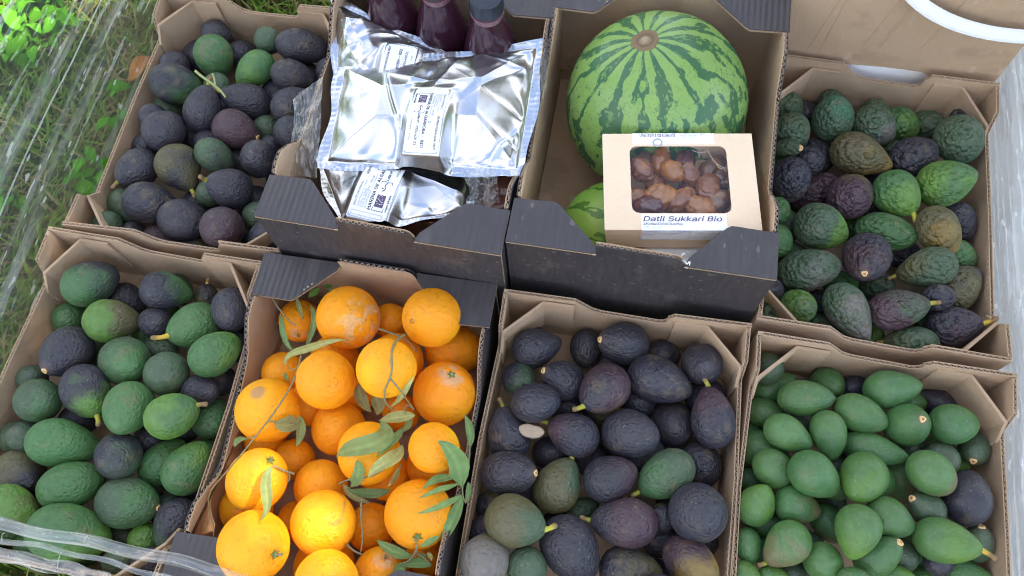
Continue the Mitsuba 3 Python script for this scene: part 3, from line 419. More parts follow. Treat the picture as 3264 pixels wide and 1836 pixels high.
{"tray":"H","c":[0.4484,-0.1502,-0.0482],"ax":[0.27,0.94,-0.22],"a":0.0339,"b":0.0255,"col":"K","st":"n","label":"only large purple-black avocado, right wall, of the front-right tray"},
{"tray":"H","c":[0.2154,-0.1998,-0.0454],"ax":[0.24,0.66,0.71],"a":0.0269,"b":0.0202,"col":"VL","st":"n","label":"yellow-green avocado touching the left wall, front half, of the front-right tray"},
{"tray":"H","c":[0.2616,-0.1936,-0.0484],"ax":[0.98,-0.12,-0.17],"a":0.0272,"b":0.0204,"col":"GM","st":"n","label":"mottled green avocado right of the yellow-green one by the left wall in the front-right tray"},
{"tray":"H","c":[0.3556,-0.1939,-0.0271],"ax":[0.95,-0.28,-0.15],"a":0.0277,"b":0.0208,"col":"VG","st":"n","label":"green avocado lying between the centre one and small scarred one in the front-right tray"},
{"tray":"H","c":[0.4004,-0.1722,-0.0431],"ax":[-0.84,0.25,0.48],"a":0.0238,"b":0.0179,"col":"D","st":"b","label":"small blue-green avocado with a pale round scar in the front-right tray"},
{"tray":"H","c":[0.3147,-0.2172,-0.0112],"ax":[-0.15,-0.96,-0.22],"a":0.0299,"b":0.0225,"col":"VL","st":"n","label":"upright yellow-green avocado in the front half centre of the front-right tray"},
{"tray":"H","c":[0.3051,-0.2027,-0.0752],"ax":[0.69,-0.64,-0.35],"a":0.0246,"b":0.0185,"col":"GM","st":"n","label":"mottled dark green avocado low left of the upright yellow-green one in the front-right tray"},
{"tray":"H","c":[0.4145,-0.2081,-0.0258],"ax":[0.91,-0.14,0.39],"a":0.0345,"b":0.0229,"col":"VL","st":"l","label":"largest green avocado with a long orange stem pointing right in the front-right tray"},
{"tray":"H","c":[0.4646,-0.1975,-0.0621],"ax":[-0.11,0.74,0.67],"a":0.0226,"b":0.017,"col":"D","st":"b","label":"dark green avocado with a scar behind the orange stem in the front-right tray"},
{"tray":"H","c":[0.2111,-0.2461,-0.0601],"ax":[0.26,-0.96,-0.07],"a":0.0214,"b":0.0153,"col":"G","st":"n","label":"narrow upright dark green avocado at the left wall, front of the front-right tray"},
{"tray":"H","c":[0.2471,-0.241,-0.0351],"ax":[-0.62,-0.74,-0.27],"a":0.0297,"b":0.022,"col":"VM","st":"s","label":"green avocado blushed brown with a yellow stem at lower left in the front-right tray"},
{"tray":"H","c":[0.3448,-0.2347,-0.0317],"ax":[0.46,0.47,0.76],"a":0.0306,"b":0.0194,"col":"G","st":"b","label":"green avocado with an orange scar at its upper right, front row of the front-right tray"},
{"tray":"H","c":[0.2929,-0.252,-0.0473],"ax":[0.62,-0.4,-0.68],"a":0.0269,"b":0.0202,"col":"VG","st":"n","label":"round green avocado at the bottom, right of the blushed one in the front-right tray"},
{"tray":"H","c":[0.2388,-0.2141,-0.085],"ax":[0.96,0.14,0.26],"a":0.0262,"b":0.0169,"col":"G","st":"n","label":"deep green avocado low between yellow-green and narrow ones in the front-right tray"},
{"tray":"H","c":[0.4133,-0.2147,-0.0945],"ax":[0.89,-0.37,-0.27],"a":0.0272,"b":0.0205,"col":"G","st":"n","label":"dark green avocado low left of the largest one in the front-right tray"},
{"tray":"H","c":[0.4557,-0.232,-0.075],"ax":[0.91,-0.04,0.42],"a":0.0286,"b":0.0159,"col":"G","st":"n","label":"green avocado low at the front right corner of the front-right tray"},
{"tray":"H","c":[0.2101,-0.2777,-0.0518],"ax":[0.73,-0.21,0.65],"a":0.0177,"b":0.0133,"col":"VL","st":"n","label":"lime avocado cut by the bottom edge at the left wall of the front-right tray"},
{"tray":"H","c":[0.239,-0.2741,-0.0554],"ax":[0.95,0.16,0.26],"a":0.0166,"b":0.0122,"col":"VL","st":"n","label":"pale lime avocado at the bottom edge, below the yellow stem in the front-right tray"},
{"tray":"H","c":[0.3165,-0.2638,-0.0246],"ax":[0.93,0.15,0.34],"a":0.017,"b":0.0117,"col":"VG","st":"n","label":"small green avocado cut by the bottom edge near the middle of the front-right tray"},
{"tray":"H","c":[0.3681,-0.2522,-0.0485],"ax":[0.92,0.14,0.38],"a":0.0207,"b":0.0135,"col":"VL","st":"n","label":"yellow-green avocado cut by the bottom edge, right of the middle, in the front-right tray"},
{"tray":"H","c":[0.4183,-0.2461,-0.0796],"ax":[0.62,0.07,0.78],"a":0.022,"b":0.0165,"col":"G","st":"n","label":"dull green avocado at the bottom edge below the largest one in the front-right tray"},
{"tray":"H","c":[0.2179,-0.1641,-0.092],"ax":[0.98,0.16,0.08],"a":0.0198,"b":0.0149,"col":"G","st":"n","label":"dark green avocado beside the bright lime one at left wall in the front-right tray"},
{"tray":"H","c":[0.219,-0.1055,-0.0997],"ax":[0.98,-0.06,0.2],"a":0.0205,"b":0.0152,"col":"G","st":"n","label":"green avocado low under the second one along the left wall of the front-right tray"},
{"tray":"H","c":[0.2765,-0.086,-0.085],"ax":[0.93,0.23,-0.29],"a":0.0212,"b":0.016,"col":"D","st":"n","label":"deep green avocado in the gap behind the upright oval one in the front-right tray"},
{"tray":"H","c":[0.3193,-0.1317,-0.085],"ax":[0.87,0.23,-0.43],"a":0.0223,"b":0.0168,"col":"D","st":"n","label":"dark green avocado in the gap left of the centre one in the front-right tray"},
{"tray":"H","c":[0.3326,-0.0864,-0.085],"ax":[0.94,0.22,-0.24],"a":0.0211,"b":0.0159,"col":"D","st":"n","label":"dark green avocado in the gap below the light green one in the front-right tray"},
{"tray":"H","c":[0.4038,-0.0964,-0.0787],"ax":[0.98,0.19,-0.08],"a":0.0206,"b":0.0155,"col":"D","st":"n","label":"dark green avocado in the gap below the round scarred one of the front-right tray"},
{"tray":"H","c":[0.3111,-0.1741,-0.092],"ax":[0.44,-0.05,0.9],"a":0.0218,"b":0.0164,"col":"D","st":"n","label":"dark green avocado in the gap above the mottled low one in the front-right tray"},
{"tray":"H","c":[0.2873,-0.2295,-0.0851],"ax":[0.81,0.2,-0.55],"a":0.0215,"b":0.0162,"col":"D","st":"n","label":"dark green avocado in the gap right of the blushed one in the front-right tray"},
{"tray":"H","c":[0.4195,-0.227,-0.0552],"ax":[0.88,0.19,-0.44],"a":0.0186,"b":0.014,"col":"K","st":"n","label":"dark avocado in the gap below the largest green one in the front-right tray"},
{"tray":"H","c":[0.3972,-0.0437,-0.0669],"ax":[0.94,0.23,-0.25],"a":0.0199,"b":0.015,"col":"G","st":"n","label":"green avocado peeking out below the pointed one, back wall of the front-right tray"},
{"tray":"H","c":[0.2719,-0.2642,-0.085],"ax":[0.81,0.18,-0.57],"a":0.0213,"b":0.016,"col":"D","st":"n","label":"dark green avocado low at the bottom edge, left half, of the front-right tray"},
{"tray":"D","c":[0.2861,0.3439,-0.0411],"ax":[-0.19,0.17,0.97],"a":0.035,"b":0.0276,"col":"DT","st":"n","label":"teal-green rough avocado standing highest at the back of the back-right tray"},
{"tray":"D","c":[0.3461,0.343,-0.0482],"ax":[0.84,-0.21,-0.49],"a":0.0333,"b":0.0262,"col":"DW","st":"n","label":"grey-green avocado second from left in the back row of the back-right tray"},
{"tray":"D","c":[0.3895,0.367,-0.0683],"ax":[0.86,-0.39,-0.33],"a":0.0272,"b":0.0214,"col":"GL","st":"n","label":"bright green avocado half hidden behind the grey-green back one of the back-right tray"},
{"tray":"D","c":[0.4517,0.3263,-0.0353],"ax":[0.65,-0.1,-0.75],"a":0.0385,"b":0.0303,"col":"DT","st":"n","label":"large grey-teal avocado in the back right corner of the back-right tray"},
{"tray":"D","c":[0.2344,0.3134,-0.0468],"ax":[0.49,-0.4,-0.77],"a":0.0294,"b":0.0231,"col":"D","st":"n","label":"grey-green avocado half hidden by the watermelon carton, back left of the back-right tray"},
{"tray":"D","c":[0.2265,0.2808,-0.0372],"ax":[0.76,-0.27,0.59],"a":0.0195,"b":0.013,"col":"D","st":"b","label":"small grey avocado with an orange scar at the carton wall of the back-right tray"},
{"tray":"D","c":[0.3254,0.2875,-0.0428],"ax":[0.93,-0.35,0.07],"a":0.0423,"b":0.0262,"col":"BO","st":"n","label":"olive-brown avocado with a yellow patch at right end in the back-right tray"},
{"tray":"D","c":[0.3954,0.2985,-0.044],"ax":[0.86,0.44,0.26],"a":0.0331,"b":0.0261,"col":"K","st":"n","label":"purple-grey avocado right of the olive one in the back-right tray"},
{"tray":"D","c":[0.2799,0.3089,-0.0885],"ax":[0.89,0.34,-0.31],"a":0.0324,"b":0.0255,"col":"K","st":"n","label":"dark avocado low between olive one and the carton in the back-right tray"},
{"tray":"D","c":[0.4306,0.2554,-0.0328],"ax":[0.82,0.21,0.53],"a":0.0378,"b":0.0292,"col":"LG","st":"n","label":"bright green pebbly avocado at the right of the middle in the back-right tray"},
{"tray":"D","c":[0.2346,0.2362,-0.045],"ax":[0.13,-0.53,-0.84],"a":0.032,"b":0.0252,"col":"KW","st":"n","label":"grey-purple avocado pressed against the watermelon carton in the back-right tray"},
{"tray":"D","c":[0.2757,0.2457,-0.082],"ax":[0.77,0.42,0.48],"a":0.036,"b":0.0249,"col":"P","st":"n","label":"maroon avocado low between grey-purple and round purple ones in the back-right tray"},
{"tray":"D","c":[0.3127,0.2234,-0.0445],"ax":[0.51,0.79,-0.35],"a":0.0362,"b":0.0285,"col":"PB","st":"n","label":"round purple avocado with greenish shoulder in the centre of the back-right tray"},
{"tray":"D","c":[0.3707,0.2297,-0.0376],"ax":[0.5,-0.84,0.2],"a":0.035,"b":0.0276,"col":"GL","st":"s","label":"green avocado with yellow stem pointing right, centre of the back-right tray"},
{"tray":"D","c":[0.2764,0.1683,-0.0428],"ax":[0.95,-0.15,-0.27],"a":0.037,"b":0.0291,"col":"DL","st":"n","label":"rough green-and-grey avocado left of the smooth green one in the back-right tray"},
{"tray":"D","c":[0.3594,0.1774,-0.0487],"ax":[0.95,-0.21,0.24],"a":0.0384,"b":0.0246,"col":"G","st":"n","label":"smooth deep green avocado in the middle of the back-right tray"},
{"tray":"D","c":[0.4184,0.1787,-0.0297],"ax":[0.52,-0.82,-0.25],"a":0.0341,"b":0.0253,"col":"BO","st":"s","label":"brown avocado with yellowish right side and stem below in the back-right tray"},
{"tray":"D","c":[0.4601,0.2191,-0.0646],"ax":[0.58,-0.79,-0.21],"a":0.0281,"b":0.0214,"col":"K","st":"n","label":"dark purple avocado low against the right wall of the back-right tray"},
{"tray":"D","c":[0.3292,0.1259,-0.0311],"ax":[-0.23,-0.84,0.49],"a":0.037,"b":0.0291,"col":"KP","st":"b","label":"purple avocado with an orange scar at the bottom in the back-right tray"},
{"tray":"D","c":[0.2627,0.1062,-0.045],"ax":[0.92,0.18,0.35],"a":0.0395,"b":0.026,"col":"DW","st":"n","label":"large grey-green avocado against the carton, front half of the back-right tray"},
{"tray":"D","c":[0.4038,0.1259,-0.0352],"ax":[-0.85,-0.2,-0.48],"a":0.0363,"b":0.0238,"col":"DB","st":"s","label":"green-brown speckled avocado with stem at its left end in the back-right tray"},
{"tray":"D","c":[0.4581,0.1662,-0.0633],"ax":[0.94,-0.2,-0.27],"a":0.0245,"b":0.0193,"col":"G","st":"n","label":"green avocado low at the right wall below the brown one in the back-right tray"},
{"tray":"D","c":[0.4516,0.1184,-0.0582],"ax":[0.69,0.66,0.31],"a":0.0344,"b":0.0271,"col":"BK","st":"n","label":"large dark brown avocado low at the right wall of the back-right tray"},
{"tray":"D","c":[0.2524,0.0516,-0.045],"ax":[0.25,-0.48,0.84],"a":0.0273,"b":0.0215,"col":"LD","st":"n","label":"pebbly bright green avocado in the front left corner of the back-right tray"},
{"tray":"D","c":[0.3129,0.0518,-0.041],"ax":[0.6,-0.78,-0.15],"a":0.0408,"b":0.0237,"col":"DW","st":"n","label":"long wrinkled dark green avocado leaning to the front of the back-right tray"},
{"tray":"D","c":[0.3693,0.0641,-0.035],"ax":[0.88,0.19,0.44],"a":0.0367,"b":0.024,"col":"PD","st":"s","label":"purple and green avocado with yellow stem on top, front half of the back-right tray"},
{"tray":"D","c":[0.4216,0.0859,-0.0919],"ax":[0.18,-0.85,0.5],"a":0.0262,"b":0.0206,"col":"D","st":"n","label":"green avocado under the purple and green one at front of the back-right tray"},
{"tray":"D","c":[0.442,0.0574,-0.0485],"ax":[0.82,0.07,0.56],"a":0.0325,"b":0.0256,"col":"KP","st":"l","label":"plum-black avocado with orange stem pointing right, front right of the back-right tray"},
{"tray":"D","c":[0.3926,0.0299,-0.0555],"ax":[-0.93,0.06,-0.36],"a":0.0321,"b":0.0205,"col":"DB","st":"s","label":"dark rough avocado with an orange stem at left by front wall of the back-right tray"},
{"tray":"D","c":[0.3571,0.0434,-0.0888],"ax":[0.24,-0.78,-0.57],"a":0.0195,"b":0.0154,"col":"L","st":"n","label":"bright green avocado with pale scars at the front wall of the back-right tray"},
{"tray":"D","c":[0.2964,0.0425,-0.087],"ax":[0.89,0.28,-0.36],"a":0.0265,"b":0.0209,"col":"D","st":"n","label":"dark avocado low by the front wall, left, of the back-right tray"},
{"tray":"D","c":[0.2375,0.1835,-0.0859],"ax":[0.07,-0.98,-0.2],"a":0.0277,"b":0.0218,"col":"D","st":"n","label":"dark green avocado half behind the carton wall, mid length, of the back-right tray"},
{"tray":"D","c":[0.2479,0.1441,-0.078],"ax":[0.96,0.03,0.26],"a":0.0227,"b":0.0147,"col":"D","st":"n","label":"dull green avocado low above the large grey-green one in the back-right tray"},
{"tray":"D","c":[0.3186,0.1121,-0.0888],"ax":[0.97,0.22,-0.13],"a":0.0234,"b":0.0184,"col":"G","st":"n","label":"green avocado low between grey-green and purple scarred ones in the back-right tray"},
{"tray":"D","c":[0.2589,0.3726,-0.082],"ax":[0.95,0.26,-0.16],"a":0.0257,"b":0.0203,"col":"K","st":"n","label":"dark avocado in shade at the back left of the back-right tray"},
{"tray":"D","c":[0.3354,0.2031,-0.0903],"ax":[0.47,-0.35,0.81],"a":0.0239,"b":0.0188,"col":"G","st":"n","label":"green avocado in the gap left of the smooth green one in the back-right tray"},
{"tray":"D","c":[0.431,0.3789,-0.0782],"ax":[0.55,-0.42,0.72],"a":0.0258,"b":0.0203,"col":"D","st":"n","label":"dark green avocado in shade by the back wall of the back-right tray"},
{"tray":"D","c":[0.3952,0.1687,-0.082],"ax":[0.95,0.25,-0.2],"a":0.0243,"b":0.0192,"col":"K","st":"n","label":"dark avocado in the gap right of the purple scarred one in the back-right tray"},
{"tray":"D","c":[0.2924,0.0799,-0.0893],"ax":[0.84,0.32,-0.44],"a":0.0233,"b":0.0184,"col":"K","st":"n","label":"dark avocado in the gap left of the wrinkled one in the back-right tray"},
{"tray":"D","c":[0.3329,0.0273,-0.076],"ax":[0.94,0.04,0.34],"a":0.0212,"b":0.0162,"col":"G","st":"n","label":"green avocado low beneath the wrinkled one at front of the back-right tray"},
{"tray":"D","c":[0.367,0.2816,-0.0828],"ax":[0.88,0.34,-0.33],"a":0.0247,"b":0.0194,"col":"K","st":"n","label":"dark avocado in the gap under the olive one in the back-right tray"},
{"tray":"D","c":[0.3623,0.1153,-0.083],"ax":[0.41,-0.31,0.86],"a":0.0249,"b":0.0196,"col":"D","st":"n","label":"dark green avocado in the gap below the purple scarred one in the back-right tray"},
{"tray":"D","c":[0.4186,0.088,-0.0347],"ax":[0.9,0.29,-0.33],"a":0.0212,"b":0.0167,"col":"K","st":"n","label":"dark avocado deep beside the green-brown speckled one in the back-right tray"},
{"tray":"F","c":[-0.3816,-0.0622,-0.072],"ax":[0.32,-0.81,0.49],"a":0.032,"b":0.0263,"col":"O","st":"d","label":"dull orange with stalk dimple facing up, back left corner of the black carton"},
{"tray":"F","c":[-0.3028,-0.062,-0.028],"ax":[0.82,-0.29,0.5],"a":0.0425,"b":0.0395,"col":"O","st":"m","label":"big orange with pale scuff marks at the back of the black carton"},
{"tray":"F","c":[-0.1941,-0.0539,-0.002],"ax":[-0.42,-0.49,0.77],"a":0.0369,"b":0.036,"col":"O","st":"h","label":"orange partly under the black flap, with dark navel, of the black carton"},
{"tray":"F","c":[-0.2629,-0.0398,-0.0789],"ax":[0.96,0.23,-0.18],"a":0.025,"b":0.0231,"col":"O","st":"n","label":"orange low between the scuffed and navel ones at the back of the black carton"},
{"tray":"F","c":[-0.1726,-0.0661,-0.0792],"ax":[0.97,0.2,-0.11],"a":0.0381,"b":0.0343,"col":"O","st":"n","label":"shaded orange low in the back right corner of the black carton"},
{"tray":"F","c":[-0.3022,-0.1508,-0.0074],"ax":[0.89,-0.27,-0.37],"a":0.0363,"b":0.0344,"col":"O","st":"n","label":"orange below the curved leaf, left of the yellowest one in the black carton"},
{"tray":"F","c":[-0.2256,-0.133,0.0246],"ax":[0.96,0.22,-0.19],"a":0.0352,"b":0.0341,"col":"Y","st":"n","label":"yellowest orange, under the woody twig, in the black carton"},
{"tray":"F","c":[-0.1643,-0.1347,-0.0389],"ax":[0.24,0.41,0.88],"a":0.0394,"b":0.0383,"col":"R","st":"c","label":"deep orange with green star calyx by the right wall of the black carton"},
{"tray":"F","c":[-0.381,-0.1346,-0.0706],"ax":[0.92,0.25,-0.3],"a":0.0276,"b":0.0265,"col":"O","st":"n","label":"orange low at the left wall behind the curved leaf in the black carton"},
{"tray":"F","c":[-0.3692,-0.1937,-0.0278],"ax":[-0.09,0.3,0.95],"a":0.0395,"b":0.0381,"col":"Y","st":"g","label":"orange with a round grey scar at the left wall of the black carton"},
{"tray":"F","c":[-0.2888,-0.1938,-0.0653],"ax":[0.94,0.22,-0.24],"a":0.0341,"b":0.0332,"col":"O","st":"n","label":"orange low in the centre left of the black carton"},
{"tray":"F","c":[-0.1554,-0.2092,0.0034],"ax":[0.97,0.2,-0.14],"a":0.0296,"b":0.0282,"col":"O","st":"n","label":"orange beside the large green leaf at right wall of the black carton"},
{"tray":"F","c":[-0.2333,-0.2236,-0.0236],"ax":[0.95,0.21,-0.21],"a":0.0372,"b":0.0363,"col":"Y","st":"n","label":"orange covered by curled leaves in the centre of the black carton"},
{"tray":"F","c":[-0.353,-0.2763,-0.0195],"ax":[0.48,0.52,0.71],"a":0.0414,"b":0.0341,"col":"Y","st":"t","label":"orange with stalk and hanging leaf at the left wall of the black carton"},
{"tray":"F","c":[-0.2909,-0.2665,-0.0627],"ax":[0.94,0.21,-0.27],"a":0.0328,"b":0.0321,"col":"Y","st":"n","label":"orange low behind the scratched one in the black carton"},
{"tray":"F","c":[-0.2637,-0.3091,-0.0181],"ax":[0.21,0.57,0.79],"a":0.0374,"b":0.0361,"col":"Y","st":"x","label":"orange with a long brown scratch, front centre of the black carton"},
{"tray":"F","c":[-0.1602,-0.2817,-0.0181],"ax":[0.24,-0.68,0.69],"a":0.0396,"b":0.0378,"col":"O","st":"t","label":"orange under drooping leaves at the right wall of the black carton"},
{"tray":"F","c":[-0.3251,-0.348,0.0058],"ax":[0.85,-0.11,0.52],"a":0.0399,"b":0.0383,"col":"Y","st":"t","label":"biggest orange in the front left corner of the black carton"},
{"tray":"F","c":[-0.223,-0.2997,-0.0839],"ax":[0.96,0.19,-0.21],"a":0.0296,"b":0.0284,"col":"O","st":"n","label":"orange low between scratched and drooping-leaf ones in the black carton"},
{"tray":"F","c":[-0.2335,-0.3692,0.0186],"ax":[0.95,0.18,-0.25],"a":0.0343,"b":0.033,"col":"O","st":"n","label":"orange cut by the bottom edge, front centre of the black carton"},
{"tray":"F","c":[-0.1916,-0.3509,-0.048],"ax":[0.15,0.61,0.78],"a":0.0331,"b":0.032,"col":"O","st":"d","label":"orange with a grey stalk dimple at the bottom edge of the black carton"},
{"tray":"F","c":[-0.3403,-0.2369,-0.088],"ax":[0.93,0.22,-0.29],"a":0.026,"b":0.0251,"col":"Y","st":"n","label":"orange low between left wall pair and centre left one in the black carton"},
{"tray":"F","c":[-0.2224,-0.1557,-0.0894],"ax":[0.96,0.21,-0.17],"a":0.025,"b":0.0237,"col":"O","st":"n","label":"orange low under the leaves, below the yellowest one of the black carton"},
{"tray":"F","c":[-0.1523,-0.3228,-0.0888],"ax":[0.97,0.18,-0.14],"a":0.0254,"b":0.0245,"col":"O","st":"n","label":"orange low at the right wall, bottom edge, of the black carton"},
{"tray":"F","c":[-0.2834,-0.1427,-0.0909],"ax":[0.95,0.22,-0.22],"a":0.0227,"b":0.0222,"col":"O","st":"n","label":"orange deep beneath the leaves left of centre in the black carton"},
{"tray":"A","c":[-0.4466,0.116,-0.0501],"ax":[0.71,-0.42,0.57],"a":0.027,"b":0.0252,"col":"D","st":"n","label":"dull green avocado low in a gap at front right of the back-left tray","group":"dull green avocados low in gaps at front right of the back-left tray"},
{"tray":"A","c":[-0.5247,0.2911,-0.0853],"ax":[-0.32,-0.95,-0.06],"a":0.027,"b":0.0252,"col":"K","st":"n","label":"dark avocado low in a gap mid back of the back-left tray"},
{"tray":"A","c":[-0.4496,0.0421,-0.0533],"ax":[-0.69,-0.35,0.64],"a":0.027,"b":0.0252,"col":"K","st":"n","label":"dark avocado low in a gap at front right of the back-left tray","group":"dark avocados low in gaps at front right of the back-left tray"},
{"tray":"A","c":[-0.4448,0.2957,-0.0888],"ax":[0.84,-0.04,-0.54],"a":0.027,"b":0.0252,"col":"D","st":"n","label":"dull green avocado low in a gap at back right of the back-left tray"},
{"tray":"A","c":[-0.4477,0.3501,-0.0839],"ax":[-0.14,0.64,0.76],"a":0.027,"b":0.0252,"col":"K","st":"n","label":"dark avocado low in a gap at back right of the back-left tray","group":"dark avocados low in gaps at back right of the back-left tray"},
{"tray":"A","c":[-0.5395,0.0661,-0.0861],"ax":[0.69,-0.07,-0.72],"a":0.027,"b":0.0252,"col":"K","st":"n","label":"dark avocado low in a gap mid front of the back-left tray","group":"dark avocados low in gaps mid front of the back-left tray"},
{"tray":"A","c":[-0.44,0.0759,-0.0886],"ax":[-0.23,0.9,0.37],"a":0.0268,"b":0.025,"col":"K","st":"n","label":"dark avocado low in a gap at front right of the back-left tray","group":"dark avocados low in gaps at front right of the back-left tray"},
{"tray":"A","c":[-0.4631,0.2313,-0.0895],"ax":[-0.19,0.75,0.63],"a":0.027,"b":0.0252,"col":"K","st":"n","label":"dark avocado low in a gap halfway along the right side of the back-left tray","group":"dark avocados low in gaps halfway along the right side of the back-left tray"},
{"tray":"A","c":[-0.4902,0.3284,-0.0863],"ax":[-0.14,-0.93,0.33],"a":0.026,"b":0.0243,"col":"K","st":"n","label":"dark avocado low in a gap at back right of the back-left tray","group":"dark avocados low in gaps at back right of the back-left tray"},
{"tray":"A","c":[-0.4396,0.1851,-0.0901],"ax":[-0.98,-0.12,-0.18],"a":0.0248,"b":0.0232,"col":"D","st":"n","label":"dull green avocado low in a gap halfway along the right side of the back-left tray"},
{"tray":"A","c":[-0.6359,0.3661,-0.0525],"ax":[1.0,0.04,-0.04],"a":0.0232,"b":0.0217,"col":"K","st":"n","label":"dark avocado low in a gap at back left of the back-left tray","group":"dark avocados low in gaps at back left of the back-left tray"},
{"tray":"A","c":[-0.6844,0.3027,-0.0574],"ax":[-0.35,-0.68,0.65],"a":0.0232,"b":0.0217,"col":"K","st":"n","label":"dark avocado low in a gap at back left of the back-left tray","group":"dark avocados low in gaps at back left of the back-left tray"},
{"tray":"A","c":[-0.4371,0.1301,-0.0921],"ax":[-0.36,-0.85,0.38],"a":0.0229,"b":0.0214,"col":"D","st":"n","label":"dull green avocado low in a gap at front right of the back-left tray","group":"dull green avocados low in gaps at front right of the back-left tray"},
{"tray":"A","c":[-0.4395,0.165,-0.0546],"ax":[0.82,-0.19,-0.55],"a":0.021,"b":0.0196,"col":"K","st":"n","label":"dark avocado low in a gap halfway along the right side of the back-left tray","group":"dark avocados low in gaps halfway along the right side of the back-left tray"},
{"tray":"A","c":[-0.5161,0.0288,-0.0944],"ax":[0.82,0.49,0.31],"a":0.0219,"b":0.0204,"col":"K","st":"n","label":"dark avocado low in a gap mid front of the back-left tray","group":"dark avocados low in gaps mid front of the back-left tray"},
{"tray":"A","c":[-0.5873,0.1778,-0.061],"ax":[0.95,0.3,0.04],"a":0.0215,"b":0.0201,"col":"K","st":"n","label":"dark avocado low in a gap at the very middle of the back-left tray"},
{"tray":"A","c":[-0.4403,0.3215,-0.0515],"ax":[-0.05,-0.55,-0.83],"a":0.022,"b":0.0205,"col":"K","st":"n","label":"dark avocado low in a gap at back right of the back-left tray","group":"dark avocados low in gaps at back right of the back-left tray"},
{"tray":"A","c":[-0.4977,0.1871,-0.0677],"ax":[0.03,-0.61,0.79],"a":0.0207,"b":0.0193,"col":"K","st":"n","label":"dark avocado low in a gap halfway along the right side of the back-left tray","group":"dark avocados low in gaps halfway along the right side of the back-left tray"},
{"tray":"A","c":[-0.6792,0.2026,-0.0521],"ax":[-0.09,-0.98,-0.17],"a":0.021,"b":0.0196,"col":"K","st":"n","label":"dark avocado low in a gap halfway along the left side of the back-left tray"},
{"tray":"A","c":[-0.5541,0.0954,-0.0548],"ax":[-0.51,-0.85,0.12],"a":0.0203,"b":0.019,"col":"D","st":"n","label":"dull green avocado low in a gap mid front of the back-left tray"},
{"tray":"A","c":[-0.6011,0.2719,-0.0507],"ax":[0.72,-0.69,0.11],"a":0.0194,"b":0.0181,"col":"D","st":"n","label":"dull green avocado low in a gap mid back of the back-left tray"},
{"tray":"A","c":[-0.4781,0.0729,-0.0567],"ax":[0.01,0.25,-0.97],"a":0.0198,"b":0.0185,"col":"D","st":"n","label":"dull green avocado low in a gap at front right of the back-left tray","group":"dull green avocados low in gaps at front right of the back-left tray"},
{"tray":"A","c":[-0.4348,0.0321,-0.0941],"ax":[-0.59,-0.04,0.81],"a":0.0215,"b":0.0201,"col":"K","st":"n","label":"dark avocado low in a gap at front right of the back-left tray","group":"dark avocados low in gaps at front right of the back-left tray"},
{"tray":"A","c":[-0.6792,0.0237,-0.0522],"ax":[-0.82,-0.55,0.13],"a":0.0203,"b":0.019,"col":"D","st":"n","label":"dull green avocado low in a gap at front left of the back-left tray","group":"dull green avocados low in gaps at front left of the back-left tray"},
{"tray":"A","c":[-0.4397,0.3759,-0.052],"ax":[0.98,0.13,0.12],"a":0.0185,"b":0.0173,"col":"K","st":"n","label":"dark avocado low in a gap at back right of the back-left tray","group":"dark avocados low in gaps at back right of the back-left tray"},
{"tray":"A","c":[-0.6814,0.0317,-0.0968],"ax":[-0.16,-0.98,0.09],"a":0.0192,"b":0.0179,"col":"D","st":"n","label":"dull green avocado low in a gap at front left of the back-left tray","group":"dull green avocados low in gaps at front left of the back-left tray"},
{"tray":"A","c":[-0.4368,0.2816,-0.0517],"ax":[0.79,-0.61,0.09],"a":0.0183,"b":0.0171,"col":"K","st":"n","label":"dark avocado low in a gap at back right of the back-left tray","group":"dark avocados low in gaps at back right of the back-left tray"},
{"tray":"E","c":[-0.6849,-0.3802,-0.0801],"ax":[-0.33,0.78,0.53],"a":0.027,"b":0.0252,"col":"G","st":"n","label":"green avocado low in a gap at front left of the front-left tray","group":"green avocados low in gaps at front left of the front-left tray"},
{"tray":"E","c":[-0.4579,-0.0999,-0.0882],"ax":[0.41,0.38,-0.83],"a":0.027,"b":0.0252,"col":"K","st":"n","label":"dark avocado low in a gap at back right of the front-left tray"},
{"tray":"E","c":[-0.5686,-0.0428,-0.0837],"ax":[-0.67,0.73,0.14],"a":0.0232,"b":0.0217,"col":"D","st":"n","label":"dull green avocado low in a gap mid back of the front-left tray"},
{"tray":"E","c":[-0.4554,-0.3873,-0.0907],"ax":[-0.74,0.68,-0.05],"a":0.0223,"b":0.0208,"col":"K","st":"n","label":"dark avocado low in a gap at front right of the front-left tray","group":"dark avocados low in gaps at front right of the front-left tray"},
{"tray":"E","c":[-0.4559,-0.2515,-0.0944],"ax":[-0.33,-0.58,0.74],"a":0.0219,"b":0.0204,"col":"G","st":"n","label":"green avocado low in a gap halfway along the right side of the front-left tray"},
{"tray":"E","c":[-0.482,-0.3226,-0.0948],"ax":[0.44,0.71,0.55],"a":0.0215,"b":0.0201,"col":"D","st":"n","label":"dull green avocado low in a gap at front right of the front-left tray","group":"dull green avocados low in gaps at front right of the front-left tray"},
{"tray":"E","c":[-0.5601,-0.1022,-0.0504],"ax":[-0.97,0.21,0.11],"a":0.0213,"b":0.0198,"col":"K","st":"n","label":"dark avocado low in a gap mid back of the front-left tray"},
{"tray":"E","c":[-0.6477,-0.3791,-0.0589],"ax":[-0.52,0.44,-0.73],"a":0.0208,"b":0.0194,"col":"G","st":"n","label":"green avocado low in a gap at front left of the front-left tray","group":"green avocados low in gaps at front left of the front-left tray"},
{"tray":"E","c":[-0.4588,-0.3859,-0.0501],"ax":[0.68,0.67,0.3],"a":0.0206,"b":0.0192,"col":"K","st":"n","label":"dark avocado low in a gap at front right of the front-left tray","group":"dark avocados low in gaps at front right of the front-left tray"},
